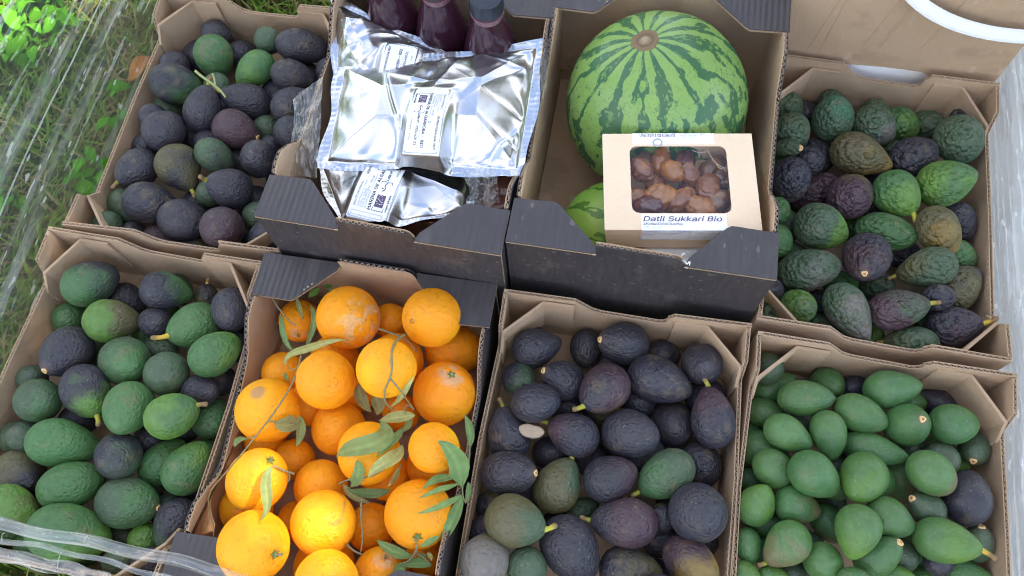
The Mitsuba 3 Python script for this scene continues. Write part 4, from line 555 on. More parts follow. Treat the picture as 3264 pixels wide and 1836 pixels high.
{"tray":"E","c":[-0.6977,-0.1995,-0.0622],"ax":[0.88,0.31,-0.37],"a":0.0188,"b":0.0175,"col":"DK","st":"n","label":"dull green avocado low in a gap halfway along the left side of the front-left tray","group":"dull green avocados low in gaps halfway along the left side of the front-left tray"},
{"tray":"E","c":[-0.6662,-0.2724,-0.0505],"ax":[0.41,0.69,-0.6],"a":0.0203,"b":0.019,"col":"DK","st":"n","label":"dull green avocado low in a gap halfway along the left side of the front-left tray","group":"dull green avocados low in gaps halfway along the left side of the front-left tray"},
{"tray":"E","c":[-0.5032,-0.3897,-0.0615],"ax":[-0.9,-0.36,0.25],"a":0.0186,"b":0.0173,"col":"D","st":"n","label":"dull green avocado low in a gap at front right of the front-left tray","group":"dull green avocados low in gaps at front right of the front-left tray"},
{"tray":"E","c":[-0.5589,-0.3879,-0.0863],"ax":[-0.43,-0.38,-0.81],"a":0.0192,"b":0.0179,"col":"G","st":"n","label":"green avocado low in a gap mid front of the front-left tray"},
{"tray":"E","c":[-0.5131,-0.3011,-0.0962],"ax":[0.11,-0.97,0.2],"a":0.0177,"b":0.0165,"col":"D","st":"n","label":"dull green avocado low in a gap at front right of the front-left tray","group":"dull green avocados low in gaps at front right of the front-left tray"},
{"tray":"G","c":[0.0287,-0.1096,-0.0891],"ax":[0.35,-0.25,0.9],"a":0.027,"b":0.0252,"col":"KB","st":"n","label":"dark avocado low in a gap mid back of the front-middle tray","group":"dark avocados low in gaps mid back of the front-middle tray"},
{"tray":"G","c":[0.1537,-0.0733,-0.083],"ax":[0.2,0.74,-0.65],"a":0.027,"b":0.0252,"col":"K","st":"n","label":"dark avocado low in a gap at back right of the front-middle tray"},
{"tray":"G","c":[0.0354,-0.0612,-0.089],"ax":[-0.55,-0.83,-0.04],"a":0.027,"b":0.0252,"col":"K","st":"n","label":"dark avocado low in a gap mid back of the front-middle tray","group":"dark avocados low in gaps mid back of the front-middle tray"},
{"tray":"G","c":[-0.0472,-0.2215,-0.0885],"ax":[-0.57,0.11,-0.81],"a":0.027,"b":0.0252,"col":"K","st":"n","label":"dark avocado low in a gap halfway along the left side of the front-middle tray"},
{"tray":"G","c":[-0.0779,-0.0352,-0.0877],"ax":[0.69,-0.62,0.38],"a":0.0257,"b":0.024,"col":"K","st":"n","label":"dark avocado low in a gap at back left of the front-middle tray"},
{"tray":"G","c":[0.1293,-0.2013,-0.0878],"ax":[0.25,-0.48,0.84],"a":0.0248,"b":0.0232,"col":"K","st":"n","label":"dark avocado low in a gap halfway along the right side of the front-middle tray","group":"dark avocados low in gaps halfway along the right side of the front-middle tray"},
{"tray":"G","c":[0.0451,-0.1473,-0.0963],"ax":[0.64,-0.61,0.46],"a":0.0198,"b":0.0184,"col":"KB","st":"n","label":"dark avocado low in a gap at the very middle of the front-middle tray","group":"dark avocados low in gaps at the very middle of the front-middle tray"},
{"tray":"G","c":[-0.0072,-0.2584,-0.0962],"ax":[0.84,0.46,0.27],"a":0.0193,"b":0.018,"col":"K","st":"n","label":"dark avocado low in a gap at the very middle of the front-middle tray","group":"dark avocados low in gaps at the very middle of the front-middle tray"},
{"tray":"G","c":[0.1126,-0.2312,-0.0577],"ax":[0.23,0.56,-0.8],"a":0.0175,"b":0.0164,"col":"KB","st":"n","label":"dark avocado low in a gap halfway along the right side of the front-middle tray","group":"dark avocados low in gaps halfway along the right side of the front-middle tray"},
{"tray":"G","c":[0.1159,-0.2911,-0.0935],"ax":[-0.34,0.55,-0.76],"a":0.0187,"b":0.0175,"col":"KB","st":"n","label":"dark avocado low in a gap at front right of the front-middle tray"},
{"tray":"H","c":[0.3536,-0.1471,-0.0613],"ax":[-0.33,-0.85,0.42],"a":0.0218,"b":0.0204,"col":"G","st":"n","label":"green avocado low in a gap at the very middle of the front-right tray","group":"green avocados low in gaps at the very middle of the front-right tray"},
{"tray":"H","c":[0.3804,-0.2252,-0.0667],"ax":[0.66,-0.15,0.73],"a":0.0218,"b":0.0204,"col":"D","st":"n","label":"dull green avocado low in a gap at the very middle of the front-right tray"},
{"tray":"H","c":[0.2199,-0.0329,-0.0515],"ax":[0.29,0.16,0.94],"a":0.0212,"b":0.0198,"col":"D","st":"n","label":"dull green avocado low in a gap at back left of the front-right tray"},
{"tray":"H","c":[0.4224,-0.1104,-0.052],"ax":[-0.76,0.3,0.58],"a":0.0212,"b":0.0198,"col":"D","st":"n","label":"dull green avocado low in a gap at back right of the front-right tray"},
{"tray":"H","c":[0.2377,-0.2491,-0.0794],"ax":[0.09,-0.33,-0.94],"a":0.0193,"b":0.018,"col":"G","st":"n","label":"green avocado low in a gap halfway along the left side of the front-right tray"},
{"tray":"H","c":[0.3061,-0.1616,-0.0565],"ax":[0.64,-0.47,0.61],"a":0.018,"b":0.0168,"col":"G","st":"n","label":"green avocado low in a gap at the very middle of the front-right tray","group":"green avocados low in gaps at the very middle of the front-right tray"},
{"tray":"D","c":[0.2259,0.0466,-0.0892],"ax":[0.29,-0.79,0.55],"a":0.027,"b":0.0252,"col":"DK","st":"n","label":"dull green avocado low in a gap at front left of the back-right tray","group":"dull green avocados low in gaps at front left of the back-right tray"},
{"tray":"D","c":[0.232,0.2782,-0.0875],"ax":[-0.02,0.32,0.95],"a":0.027,"b":0.0252,"col":"G","st":"n","label":"green avocado low in a gap halfway along the left side of the back-right tray","group":"green avocados low in gaps halfway along the left side of the back-right tray"},
{"tray":"D","c":[0.2312,0.3313,-0.0907],"ax":[0.25,-0.22,-0.94],"a":0.0253,"b":0.0236,"col":"K","st":"n","label":"dark avocado low in a gap at back left of the back-right tray","group":"dark avocados low in gaps at back left of the back-right tray"},
{"tray":"D","c":[0.3489,0.2411,-0.0841],"ax":[0.65,-0.27,0.71],"a":0.0254,"b":0.0237,"col":"DK","st":"n","label":"dull green avocado low in a gap at the very middle of the back-right tray"},
{"tray":"D","c":[0.2267,0.1011,-0.0905],"ax":[-0.3,-0.94,-0.14],"a":0.026,"b":0.0243,"col":"G","st":"n","label":"green avocado low in a gap at front left of the back-right tray"},
{"tray":"D","c":[0.4528,0.0325,-0.0916],"ax":[-0.75,0.32,0.58],"a":0.0234,"b":0.0218,"col":"DK","st":"n","label":"dull green avocado low in a gap at front right of the back-right tray"},
{"tray":"D","c":[0.2267,0.3602,-0.0533],"ax":[0.3,0.83,0.47],"a":0.0229,"b":0.0214,"col":"D","st":"n","label":"dull green avocado low in a gap at back left of the back-right tray","group":"dull green avocados low in gaps at back left of the back-right tray"},
{"tray":"D","c":[0.3811,0.3291,-0.09],"ax":[-0.04,-0.98,-0.22],"a":0.0227,"b":0.0212,"col":"DK","st":"n","label":"dull green avocado low in a gap mid back of the back-right tray","group":"dull green avocados low in gaps mid back of the back-right tray"},
{"tray":"D","c":[0.2215,0.1432,-0.0509],"ax":[0.67,-0.71,-0.21],"a":0.0225,"b":0.021,"col":"G","st":"n","label":"green avocado low in a gap halfway along the left side of the back-right tray","group":"green avocados low in gaps halfway along the left side of the back-right tray"},
{"tray":"D","c":[0.4075,0.0375,-0.0934],"ax":[-0.58,0.72,0.37],"a":0.023,"b":0.0214,"col":"K","st":"n","label":"dark avocado low in a gap at front right of the back-right tray"},
{"tray":"D","c":[0.2597,0.2754,-0.0524],"ax":[-0.46,0.3,0.83],"a":0.0214,"b":0.0199,"col":"K","st":"n","label":"dark avocado low in a gap halfway along the left side of the back-right tray","group":"dark avocados low in gaps halfway along the left side of the back-right tray"},
{"tray":"D","c":[0.2266,0.2298,-0.0938],"ax":[-0.72,0.49,0.49],"a":0.0223,"b":0.0208,"col":"K","st":"n","label":"dark avocado low in a gap halfway along the left side of the back-right tray","group":"dark avocados low in gaps halfway along the left side of the back-right tray"},
{"tray":"D","c":[0.4668,0.377,-0.0536],"ax":[-0.91,-0.36,-0.2],"a":0.0201,"b":0.0188,"col":"K","st":"n","label":"dark avocado low in a gap at back right of the back-right tray"},
{"tray":"D","c":[0.2173,0.072,-0.0546],"ax":[0.09,-0.56,0.83],"a":0.0197,"b":0.0183,"col":"K","st":"n","label":"dark avocado low in a gap at front left of the back-right tray"},
{"tray":"D","c":[0.3515,0.3816,-0.063],"ax":[-0.79,0.24,0.56],"a":0.0178,"b":0.0166,"col":"D","st":"n","label":"dull green avocado low in a gap mid back of the back-right tray","group":"dull green avocados low in gaps mid back of the back-right tray"},
{"tray":"D","c":[0.288,0.3848,-0.0603],"ax":[-0.11,-0.21,-0.97],"a":0.0179,"b":0.0167,"col":"DK","st":"n","label":"dull green avocado low in a gap at back left of the back-right tray","group":"dull green avocados low in gaps at back left of the back-right tray"},
{"tray":"D","c":[0.2194,0.1887,-0.051],"ax":[0.2,0.91,0.37],"a":0.0193,"b":0.018,"col":"G","st":"n","label":"green avocado low in a gap halfway along the left side of the back-right tray","group":"green avocados low in gaps halfway along the left side of the back-right tray"},
{"tray":"D","c":[0.2226,0.3765,-0.0963],"ax":[-0.41,0.78,0.47],"a":0.0183,"b":0.0171,"col":"K","st":"n","label":"dark avocado low in a gap at back left of the back-right tray","group":"dark avocados low in gaps at back left of the back-right tray"},
{"tray":"D","c":[0.2161,0.037,-0.0506],"ax":[-0.25,0.11,0.96],"a":0.0182,"b":0.017,"col":"D","st":"n","label":"dull green avocado low in a gap at front left of the back-right tray","group":"dull green avocados low in gaps at front left of the back-right tray"},
{"tray":"D","c":[0.2174,0.1449,-0.0973],"ax":[0.15,-0.12,-0.98],"a":0.0175,"b":0.0164,"col":"DK","st":"n","label":"dull green avocado low in a gap halfway along the left side of the back-right tray"},
{"tray":"F","c":[-0.1625,-0.2125,-0.0772],"ax":[0.55,0.82,-0.14],"a":0.0374,"b":0.0349,"col":"O","st":"n","label":"orange low in a gap halfway along the right side of the black carton"},
{"tray":"F","c":[-0.2673,-0.3528,-0.0787],"ax":[-0.46,-0.76,0.46],"a":0.0374,"b":0.0349,"col":"O","st":"n","label":"orange low in a gap mid front of the black carton","group":"oranges low in gaps mid front of the black carton"},
{"tray":"F","c":[-0.2369,-0.1006,-0.0521],"ax":[-0.84,0.44,-0.33],"a":0.0374,"b":0.0349,"col":"O","st":"n","label":"orange low in a gap mid back of the black carton","group":"oranges low in gaps mid back of the black carton"},
{"tray":"F","c":[-0.3238,-0.1033,-0.0828],"ax":[-0.48,0.76,0.44],"a":0.034,"b":0.0317,"col":"O","st":"n","label":"orange low in a gap mid back of the black carton","group":"oranges low in gaps mid back of the black carton"},
{"tray":"F","c":[-0.3802,-0.3057,-0.083],"ax":[-0.59,0.12,0.8],"a":0.033,"b":0.0308,"col":"O","st":"n","label":"orange low in a gap at front left of the black carton"},
{"tray":"F","c":[-0.2218,-0.2371,-0.085],"ax":[0.55,-0.8,0.26],"a":0.0317,"b":0.0296,"col":"O","st":"n","label":"orange low in a gap at the very middle of the black carton"},
{"tray":"F","c":[-0.3403,-0.1662,-0.0841],"ax":[0.88,-0.03,-0.47],"a":0.0301,"b":0.0281,"col":"O","st":"n","label":"orange low in a gap halfway along the left side of the black carton","group":"oranges low in gaps halfway along the left side of the black carton"},
{"tray":"F","c":[-0.3866,-0.2158,-0.0887],"ax":[-0.48,-0.87,-0.11],"a":0.0278,"b":0.026,"col":"O","st":"n","label":"orange low in a gap halfway along the left side of the black carton","group":"oranges low in gaps halfway along the left side of the black carton"},
{"tray":"F","c":[-0.1506,-0.2737,-0.0867],"ax":[0.44,0.48,0.76],"a":0.0283,"b":0.0264,"col":"O","st":"n","label":"orange low in a gap at front right of the black carton"},
{"tray":"F","c":[-0.3156,-0.3087,-0.087],"ax":[0.64,-0.61,0.47],"a":0.0251,"b":0.0234,"col":"O","st":"n","label":"orange low in a gap mid front of the black carton","group":"oranges low in gaps mid front of the black carton"}]''')
LEAVES = json.loads('''[{"s":"A","p":[[-0.3603,-0.1396,-0.0187],[-0.3597,-0.1287,-0.0154],[-0.3528,-0.1217,-0.0146],[-0.3427,-0.1168,-0.0143],[-0.3321,-0.1122,-0.0127],[-0.3218,-0.1078,-0.0095],[-0.3112,-0.1041,-0.0058],[-0.3004,-0.1011,-0.0028],[-0.2892,-0.0989,-0.0024]],"w":0.013,"n":[0.2751,-0.0885,0.9573],"f":0.35,"c":[0.45,0.5,0.2]},{"s":"A","p":[[-0.3865,-0.0732,-0.0211],[-0.3847,-0.0793,-0.0222],[-0.3823,-0.086,-0.0226],[-0.3794,-0.0929,-0.0227],[-0.3759,-0.0996,-0.0227],[-0.3719,-0.1057,-0.0227],[-0.3671,-0.1111,-0.0229],[-0.3617,-0.1153,-0.0234],[-0.3555,-0.1178,-0.0248]],"w":0.0098,"n":[0.3034,-0.096,0.948],"f":0.3,"c":[0.22,0.35,0.14]},{"s":"A","p":[[-0.3534,-0.0557,-0.0203],[-0.3484,-0.0623,-0.0225],[-0.345,-0.0695,-0.0232],[-0.343,-0.0771,-0.0232],[-0.3422,-0.0848,-0.0231],[-0.3422,-0.0925,-0.023],[-0.3426,-0.1002,-0.0229],[-0.3431,-0.1077,-0.0231],[-0.3432,-0.115,-0.024]],"w":0.0108,"n":[0.2818,-0.108,0.9534],"f":0.3,"c":[0.22,0.35,0.14]},{"s":"A","p":[[-0.375,-0.0463,-0.0217],[-0.3732,-0.0498,-0.0226],[-0.3711,-0.0535,-0.0229],[-0.369,-0.0572,-0.0229],[-0.3668,-0.061,-0.0229],[-0.3646,-0.0647,-0.0229],[-0.3624,-0.0684,-0.023],[-0.3603,-0.072,-0.0233],[-0.3585,-0.0755,-0.0241]],"w":0.0078,"n":[0.2967,-0.1246,0.9468],"f":0.3,"c":[0.27,0.35,0.14]},{"s":"A","p":[[-0.3608,-0.1457,-0.0241],[-0.3601,-0.1471,-0.0244],[-0.3593,-0.1486,-0.0245],[-0.3584,-0.15,-0.0245],[-0.3574,-0.1513,-0.0245],[-0.3563,-0.1526,-0.0245],[-0.3552,-0.1538,-0.0245],[-0.354,-0.155,-0.0247],[-0.3528,-0.156,-0.025]],"w":0.0061,"n":[0.2925,-0.0554,0.9547],"f":0.3,"c":[0.22,0.35,0.14]},{"s":"B","p":[[-0.3437,-0.2135,0.0048],[-0.3401,-0.2136,0.0021],[-0.3371,-0.2131,-0.0013],[-0.3344,-0.212,-0.0051],[-0.3319,-0.2103,-0.0088],[-0.3295,-0.2082,-0.0124],[-0.3271,-0.2056,-0.0155],[-0.3247,-0.2025,-0.0179],[-0.3222,-0.1991,-0.0193]],"w":0.0257,"n":[0.2797,-0.0129,0.96],"f":0.5,"c":[0.3,0.31,0.13]},{"s":"B","p":[[-0.3275,-0.1952,-0.019],[-0.3247,-0.1993,-0.0201],[-0.3224,-0.2036,-0.0206],[-0.3205,-0.2081,-0.0208],[-0.3192,-0.2127,-0.0208],[-0.3184,-0.2173,-0.0209],[-0.3182,-0.2221,-0.0209],[-0.3186,-0.2269,-0.0209],[-0.3197,-0.2318,-0.021]],"w":0.0148,"n":[0.2678,-0.0083,0.9634],"f":0.4,"c":[0.27,0.35,0.14]},{"s":"B","p":[[-0.3918,-0.2443,-0.0209],[-0.3918,-0.2415,-0.0205],[-0.3913,-0.239,-0.0202],[-0.3904,-0.237,-0.0201],[-0.3891,-0.2355,-0.0201],[-0.3873,-0.2344,-0.0201],[-0.385,-0.2337,-0.0203],[-0.3824,-0.2335,-0.0206],[-0.3794,-0.2337,-0.0215]],"w":0.0086,"n":[0.317,0.014,0.9483],"f":0.3,"c":[0.22,0.35,0.14]},{"s":"C","p":[[-0.1875,-0.1412,0.0446],[-0.1897,-0.1463,0.043],[-0.1922,-0.151,0.0394],[-0.1955,-0.1549,0.0322],[-0.1997,-0.158,0.0218],[-0.2046,-0.1606,0.0102],[-0.2099,-0.1633,-0.0001],[-0.2154,-0.1662,-0.0073],[-0.2211,-0.1694,-0.0107]],"w":0.0097,"n":[0.18,-0.067,0.9814],"f":0.4,"c":[0.45,0.5,0.2]},{"s":"C","p":[[-0.1882,-0.1727,-0.0133],[-0.1934,-0.1742,-0.013],[-0.1986,-0.1758,-0.0128],[-0.2038,-0.1774,-0.0128],[-0.2089,-0.1791,-0.0128],[-0.2141,-0.1808,-0.0128],[-0.2192,-0.1827,-0.0128],[-0.2242,-0.1846,-0.0127],[-0.2291,-0.1867,-0.0123]],"w":0.0186,"n":[0.1802,-0.0418,0.9827],"f":0.4,"c":[0.45,0.5,0.2]},{"s":"C","p":[[-0.2671,-0.144,-0.0233],[-0.2658,-0.149,-0.024],[-0.2639,-0.1537,-0.0243],[-0.2615,-0.1582,-0.0243],[-0.2587,-0.1624,-0.0243],[-0.2554,-0.1662,-0.0243],[-0.2517,-0.1696,-0.0243],[-0.2477,-0.1727,-0.0247],[-0.2433,-0.1754,-0.0255]],"w":0.0196,"n":[0.2167,-0.0527,0.9748],"f":0.3,"c":[0.3,0.31,0.13]},{"s":"C","p":[[-0.2467,-0.1555,-0.0235],[-0.2436,-0.1575,-0.0241],[-0.2409,-0.1599,-0.0244],[-0.2388,-0.1624,-0.0244],[-0.2372,-0.1652,-0.0244],[-0.2361,-0.1681,-0.0244],[-0.2356,-0.1713,-0.0244],[-0.2357,-0.1746,-0.0245],[-0.2363,-0.1781,-0.0247]],"w":0.0219,"n":[0.2023,-0.0498,0.9781],"f":0.3,"c":[0.3,0.31,0.13]},{"s":"C","p":[[-0.1984,-0.1733,-0.0178],[-0.1963,-0.1766,-0.0184],[-0.195,-0.1797,-0.0187],[-0.1945,-0.1826,-0.0187],[-0.1949,-0.1852,-0.0187],[-0.1961,-0.1876,-0.0187],[-0.1981,-0.1898,-0.0187],[-0.2009,-0.1917,-0.0186],[-0.2045,-0.1935,-0.0182]],"w":0.011,"n":[0.17,-0.037,0.9848],"f":0.3,"c":[0.27,0.35,0.14]},{"s":"D","p":[[-0.2228,-0.1891,0.0021],[-0.2138,-0.2,0.0055],[-0.2116,-0.2094,0.0132],[-0.2152,-0.2169,0.0199],[-0.2231,-0.2226,0.0235],[-0.2337,-0.2271,0.0233],[-0.2455,-0.2307,0.0186],[-0.2563,-0.2343,0.0104],[-0.2629,-0.239,0.0032]],"w":0.0297,"n":[0.205,-0.0115,0.9787],"f":0.45,"c":[0.27,0.35,0.14]},{"s":"D","p":[[-0.1979,-0.1896,-0.0094],[-0.1992,-0.1957,-0.0064],[-0.2003,-0.2018,-0.0009],[-0.2016,-0.2079,0.0055],[-0.2032,-0.2136,0.0113],[-0.2052,-0.219,0.016],[-0.2075,-0.224,0.0192],[-0.21,-0.2288,0.0212],[-0.2126,-0.2335,0.0221]],"w":0.0139,"n":[0.1808,-0.0171,0.9834],"f":0.4,"c":[0.22,0.35,0.14]},{"s":"D","p":[[-0.1935,-0.2107,-0.0066],[-0.1941,-0.2183,-0.0032],[-0.1959,-0.2251,0.0026],[-0.1989,-0.2309,0.0081],[-0.2029,-0.236,0.0121],[-0.2074,-0.2406,0.0143],[-0.212,-0.2452,0.0147],[-0.2162,-0.2502,0.0138],[-0.2191,-0.2561,0.0125]],"w":0.0219,"n":[0.181,0.0022,0.9835],"f":0.45,"c":[0.45,0.5,0.2]},{"s":"D","p":[[-0.2341,-0.2402,0.0201],[-0.2321,-0.2439,0.0182],[-0.2309,-0.2474,0.0157],[-0.2306,-0.2509,0.0123],[-0.2314,-0.2542,0.0079],[-0.2332,-0.2573,0.0024],[-0.236,-0.2604,-0.0039],[-0.2393,-0.2636,-0.0096],[-0.2428,-0.2672,-0.013]],"w":0.0186,"n":[0.2058,0.0198,0.9784],"f":0.3,"c":[0.22,0.35,0.14]},{"s":"D","p":[[-0.1982,-0.2603,-0.021],[-0.2038,-0.2634,-0.0206],[-0.2096,-0.2659,-0.0205],[-0.2156,-0.2678,-0.0205],[-0.2218,-0.269,-0.0205],[-0.2281,-0.2697,-0.0205],[-0.2345,-0.2697,-0.0204],[-0.241,-0.2692,-0.0201],[-0.2476,-0.2681,-0.0191]],"w":0.0147,"n":[0.1903,0.0332,0.9812],"f":0.3,"c":[0.16,0.24,0.1]},{"s":"D","p":[[-0.2542,-0.2633,-0.0213],[-0.2504,-0.2668,-0.022],[-0.2463,-0.27,-0.0223],[-0.242,-0.2726,-0.0223],[-0.2374,-0.2747,-0.0223],[-0.2327,-0.2763,-0.0223],[-0.2278,-0.2774,-0.0224],[-0.2228,-0.278,-0.0226],[-0.2176,-0.278,-0.0231]],"w":0.0119,"n":[0.2017,0.0387,0.9787],"f":0.3,"c":[0.3,0.31,0.13]},{"s":"D","p":[[-0.1943,-0.2343,-0.0161],[-0.1941,-0.2376,-0.0164],[-0.1942,-0.2408,-0.0165],[-0.1947,-0.2439,-0.0165],[-0.1954,-0.247,-0.0165],[-0.1964,-0.2499,-0.0165],[-0.1978,-0.2528,-0.0165],[-0.1994,-0.2555,-0.0165],[-0.2014,-0.2582,-0.0164]],"w":0.008,"n":[0.1698,0.015,0.9854],"f":0.4,"c":[0.45,0.5,0.2]},{"s":"E","p":[[-0.1177,-0.2448,-0.0084],[-0.119,-0.2383,-0.004],[-0.1206,-0.2324,0.0031],[-0.1227,-0.227,0.0121],[-0.1253,-0.2223,0.022],[-0.1287,-0.2181,0.0312],[-0.133,-0.2144,0.0385],[-0.1384,-0.2112,0.0435],[-0.1448,-0.2088,0.0467]],"w":0.0337,"n":[0.1162,-0.0108,0.9932],"f":0.3,"c":[0.22,0.35,0.14]},{"s":"E","p":[[-0.1173,-0.1983,-0.0132],[-0.1177,-0.1935,-0.0127],[-0.1185,-0.1888,-0.0126],[-0.1197,-0.1841,-0.0126],[-0.1213,-0.1794,-0.0126],[-0.1233,-0.1749,-0.0126],[-0.1256,-0.1705,-0.0126],[-0.1282,-0.1662,-0.0124],[-0.1312,-0.1621,-0.0117]],"w":0.0131,"n":[0.1073,-0.044,0.9933],"f":0.35,"c":[0.22,0.35,0.14]},{"s":"E","p":[[-0.1203,-0.2422,-0.0064],[-0.1252,-0.2454,-0.003],[-0.1297,-0.2489,0.0028],[-0.1339,-0.2526,0.01],[-0.1378,-0.2564,0.0175],[-0.1417,-0.2602,0.0243],[-0.1458,-0.2638,0.0297],[-0.15,-0.2673,0.0334],[-0.1544,-0.2706,0.0355]],"w":0.009,"n":[0.1245,0.0186,0.992],"f":0.4,"c":[0.22,0.35,0.14]},{"s":"E","p":[[-0.1246,-0.2354,-0.0118],[-0.1299,-0.2361,-0.0103],[-0.1348,-0.2375,-0.008],[-0.1392,-0.2396,-0.0044],[-0.143,-0.2424,0.0006],[-0.1463,-0.2458,0.0068],[-0.1492,-0.2498,0.0136],[-0.1519,-0.2541,0.0197],[-0.1546,-0.2586,0.0232]],"w":0.0128,"n":[0.1261,0.0096,0.992],"f":0.35,"c":[0.22,0.35,0.14]},{"s":"E","p":[[-0.1142,-0.2538,-0.0037],[-0.1186,-0.259,0.0009],[-0.1228,-0.2642,0.0085],[-0.1269,-0.2691,0.017],[-0.1312,-0.2736,0.0247],[-0.1359,-0.2776,0.0307],[-0.141,-0.2811,0.0349],[-0.1464,-0.2841,0.0376],[-0.1522,-0.2867,0.0393]],"w":0.0103,"n":[0.1203,0.032,0.9922],"f":0.4,"c":[0.22,0.35,0.14]},{"s":"E","p":[[-0.1147,-0.2535,-0.013],[-0.1159,-0.261,-0.0126],[-0.1172,-0.2685,-0.0114],[-0.1184,-0.276,-0.0096],[-0.1198,-0.2833,-0.008],[-0.1214,-0.2905,-0.0075],[-0.1233,-0.2974,-0.0085],[-0.1254,-0.3043,-0.0104],[-0.1276,-0.3111,-0.0119]],"w":0.0184,"n":[0.106,0.0441,0.9934],"f":0.3,"c":[0.22,0.35,0.14]},{"s":"E","p":[[-0.1122,-0.2367,-0.0178],[-0.1111,-0.2397,-0.0181],[-0.1103,-0.2427,-0.0182],[-0.1097,-0.2457,-0.0182],[-0.1093,-0.2487,-0.0182],[-0.1093,-0.2518,-0.0182],[-0.1095,-0.2548,-0.0182],[-0.11,-0.2579,-0.0183],[-0.1107,-0.2609,-0.0184]],"w":0.0088,"n":[0.0964,0.0153,0.9952],"f":0.3,"c":[0.22,0.35,0.14]},{"s":"F","p":[[-0.1566,-0.3263,-0.0189],[-0.1622,-0.3266,-0.0184],[-0.1678,-0.3265,-0.0183],[-0.1733,-0.3259,-0.0183],[-0.1788,-0.3248,-0.0183],[-0.1842,-0.3233,-0.0183],[-0.1895,-0.3213,-0.0183],[-0.1947,-0.3189,-0.018],[-0.1998,-0.3161,-0.0174]],"w":0.0164,"n":[0.1543,0.0801,0.9848],"f":0.35,"c":[0.22,0.35,0.14]},{"s":"F","p":[[-0.1326,-0.3316,-0.0166],[-0.1371,-0.3314,-0.0163],[-0.1416,-0.3316,-0.0161],[-0.146,-0.332,-0.016],[-0.1502,-0.3327,-0.0159],[-0.1544,-0.3338,-0.0156],[-0.1585,-0.3352,-0.0152],[-0.1625,-0.3369,-0.0148],[-0.1664,-0.3389,-0.0142]],"w":0.0144,"n":[0.1304,0.0887,0.9875],"f":0.35,"c":[0.22,0.35,0.14]},{"s":"F","p":[[-0.1452,-0.3165,0.0122],[-0.1426,-0.3148,0.0124],[-0.1401,-0.313,0.0127],[-0.1376,-0.3112,0.013],[-0.1353,-0.3093,0.0129],[-0.133,-0.3074,0.0124],[-0.1308,-0.3054,0.0116],[-0.1287,-0.3033,0.0107],[-0.1266,-0.3011,0.0101]],"w":0.009,"n":[0.122,0.0657,0.9903],"f":0.35,"c":[0.22,0.35,0.14]},{"s":"F","p":[[-0.1507,-0.3221,-0.018],[-0.1491,-0.3229,-0.0181],[-0.1476,-0.3238,-0.0182],[-0.1461,-0.3248,-0.0182],[-0.1447,-0.3258,-0.0182],[-0.1433,-0.3269,-0.0182],[-0.1421,-0.3281,-0.0182],[-0.1409,-0.3294,-0.0182],[-0.1398,-0.3307,-0.0183]],"w":0.0107,"n":[0.1259,0.0821,0.9886],"f":0.35,"c":[0.22,0.35,0.14]},{"s":"F","p":[[-0.1623,-0.3348,-0.0176],[-0.1637,-0.3368,-0.017],[-0.1649,-0.3388,-0.016],[-0.1661,-0.3409,-0.0148],[-0.1672,-0.343,-0.0135],[-0.1683,-0.3451,-0.0122],[-0.1693,-0.3472,-0.0111],[-0.1703,-0.3493,-0.0102],[-0.1714,-0.3514,-0.0096]],"w":0.0162,"n":[0.1452,0.0967,0.9847],"f":0.35,"c":[0.22,0.35,0.14]},{"s":"F","p":[[-0.1412,-0.3194,-0.018],[-0.14,-0.3202,-0.0181],[-0.1389,-0.321,-0.0182],[-0.1379,-0.322,-0.0182],[-0.137,-0.323,-0.0182],[-0.1362,-0.324,-0.0182],[-0.1356,-0.3252,-0.0182],[-0.135,-0.3264,-0.0182],[-0.1346,-0.3277,-0.0182]],"w":0.007,"n":[0.1195,0.0796,0.9896],"f":0.35,"c":[0.45,0.5,0.2]},{"s":"G","p":[[-0.3226,-0.2635,0.0264],[-0.3252,-0.2712,0.0269],[-0.3252,-0.2787,0.0268],[-0.3234,-0.2859,0.0263],[-0.3203,-0.2932,0.0265],[-0.3168,-0.3005,0.0283],[-0.3135,-0.3078,0.0322],[-0.3117,-0.3151,0.0373],[-0.3131,-0.3223,0.0416]],"w":0.0167,"n":[0.2807,0.0541,0.9583],"f":0.35,"c":[0.27,0.35,0.14]},{"s":"I","p":[[-0.3488,-0.0312,-0.021],[-0.3499,-0.0331,-0.0212],[-0.351,-0.0351,-0.0212],[-0.3522,-0.0369,-0.0212],[-0.3535,-0.0387,-0.0212],[-0.3548,-0.0405,-0.0212],[-0.3563,-0.0422,-0.0212],[-0.3578,-0.0438,-0.0212],[-0.3593,-0.0453,-0.0211]],"w":0.013,"n":[0.2867,-0.1429,0.9473],"f":0.3,"c":[0.13,0.24,0.06]},{"s":"I","p":[[-0.3445,-0.0273,-0.0206],[-0.3425,-0.0268,-0.0206],[-0.3404,-0.0269,-0.02],[-0.3382,-0.0277,-0.0189],[-0.3358,-0.0291,-0.0167],[-0.333,-0.0315,-0.0133],[-0.33,-0.0346,-0.0087],[-0.3271,-0.0381,-0.0041],[-0.3251,-0.0412,-0.0014]],"w":0.0093,"n":[0.2746,-0.1515,0.9495],"f":0.3,"c":[0.13,0.24,0.06]}]''')
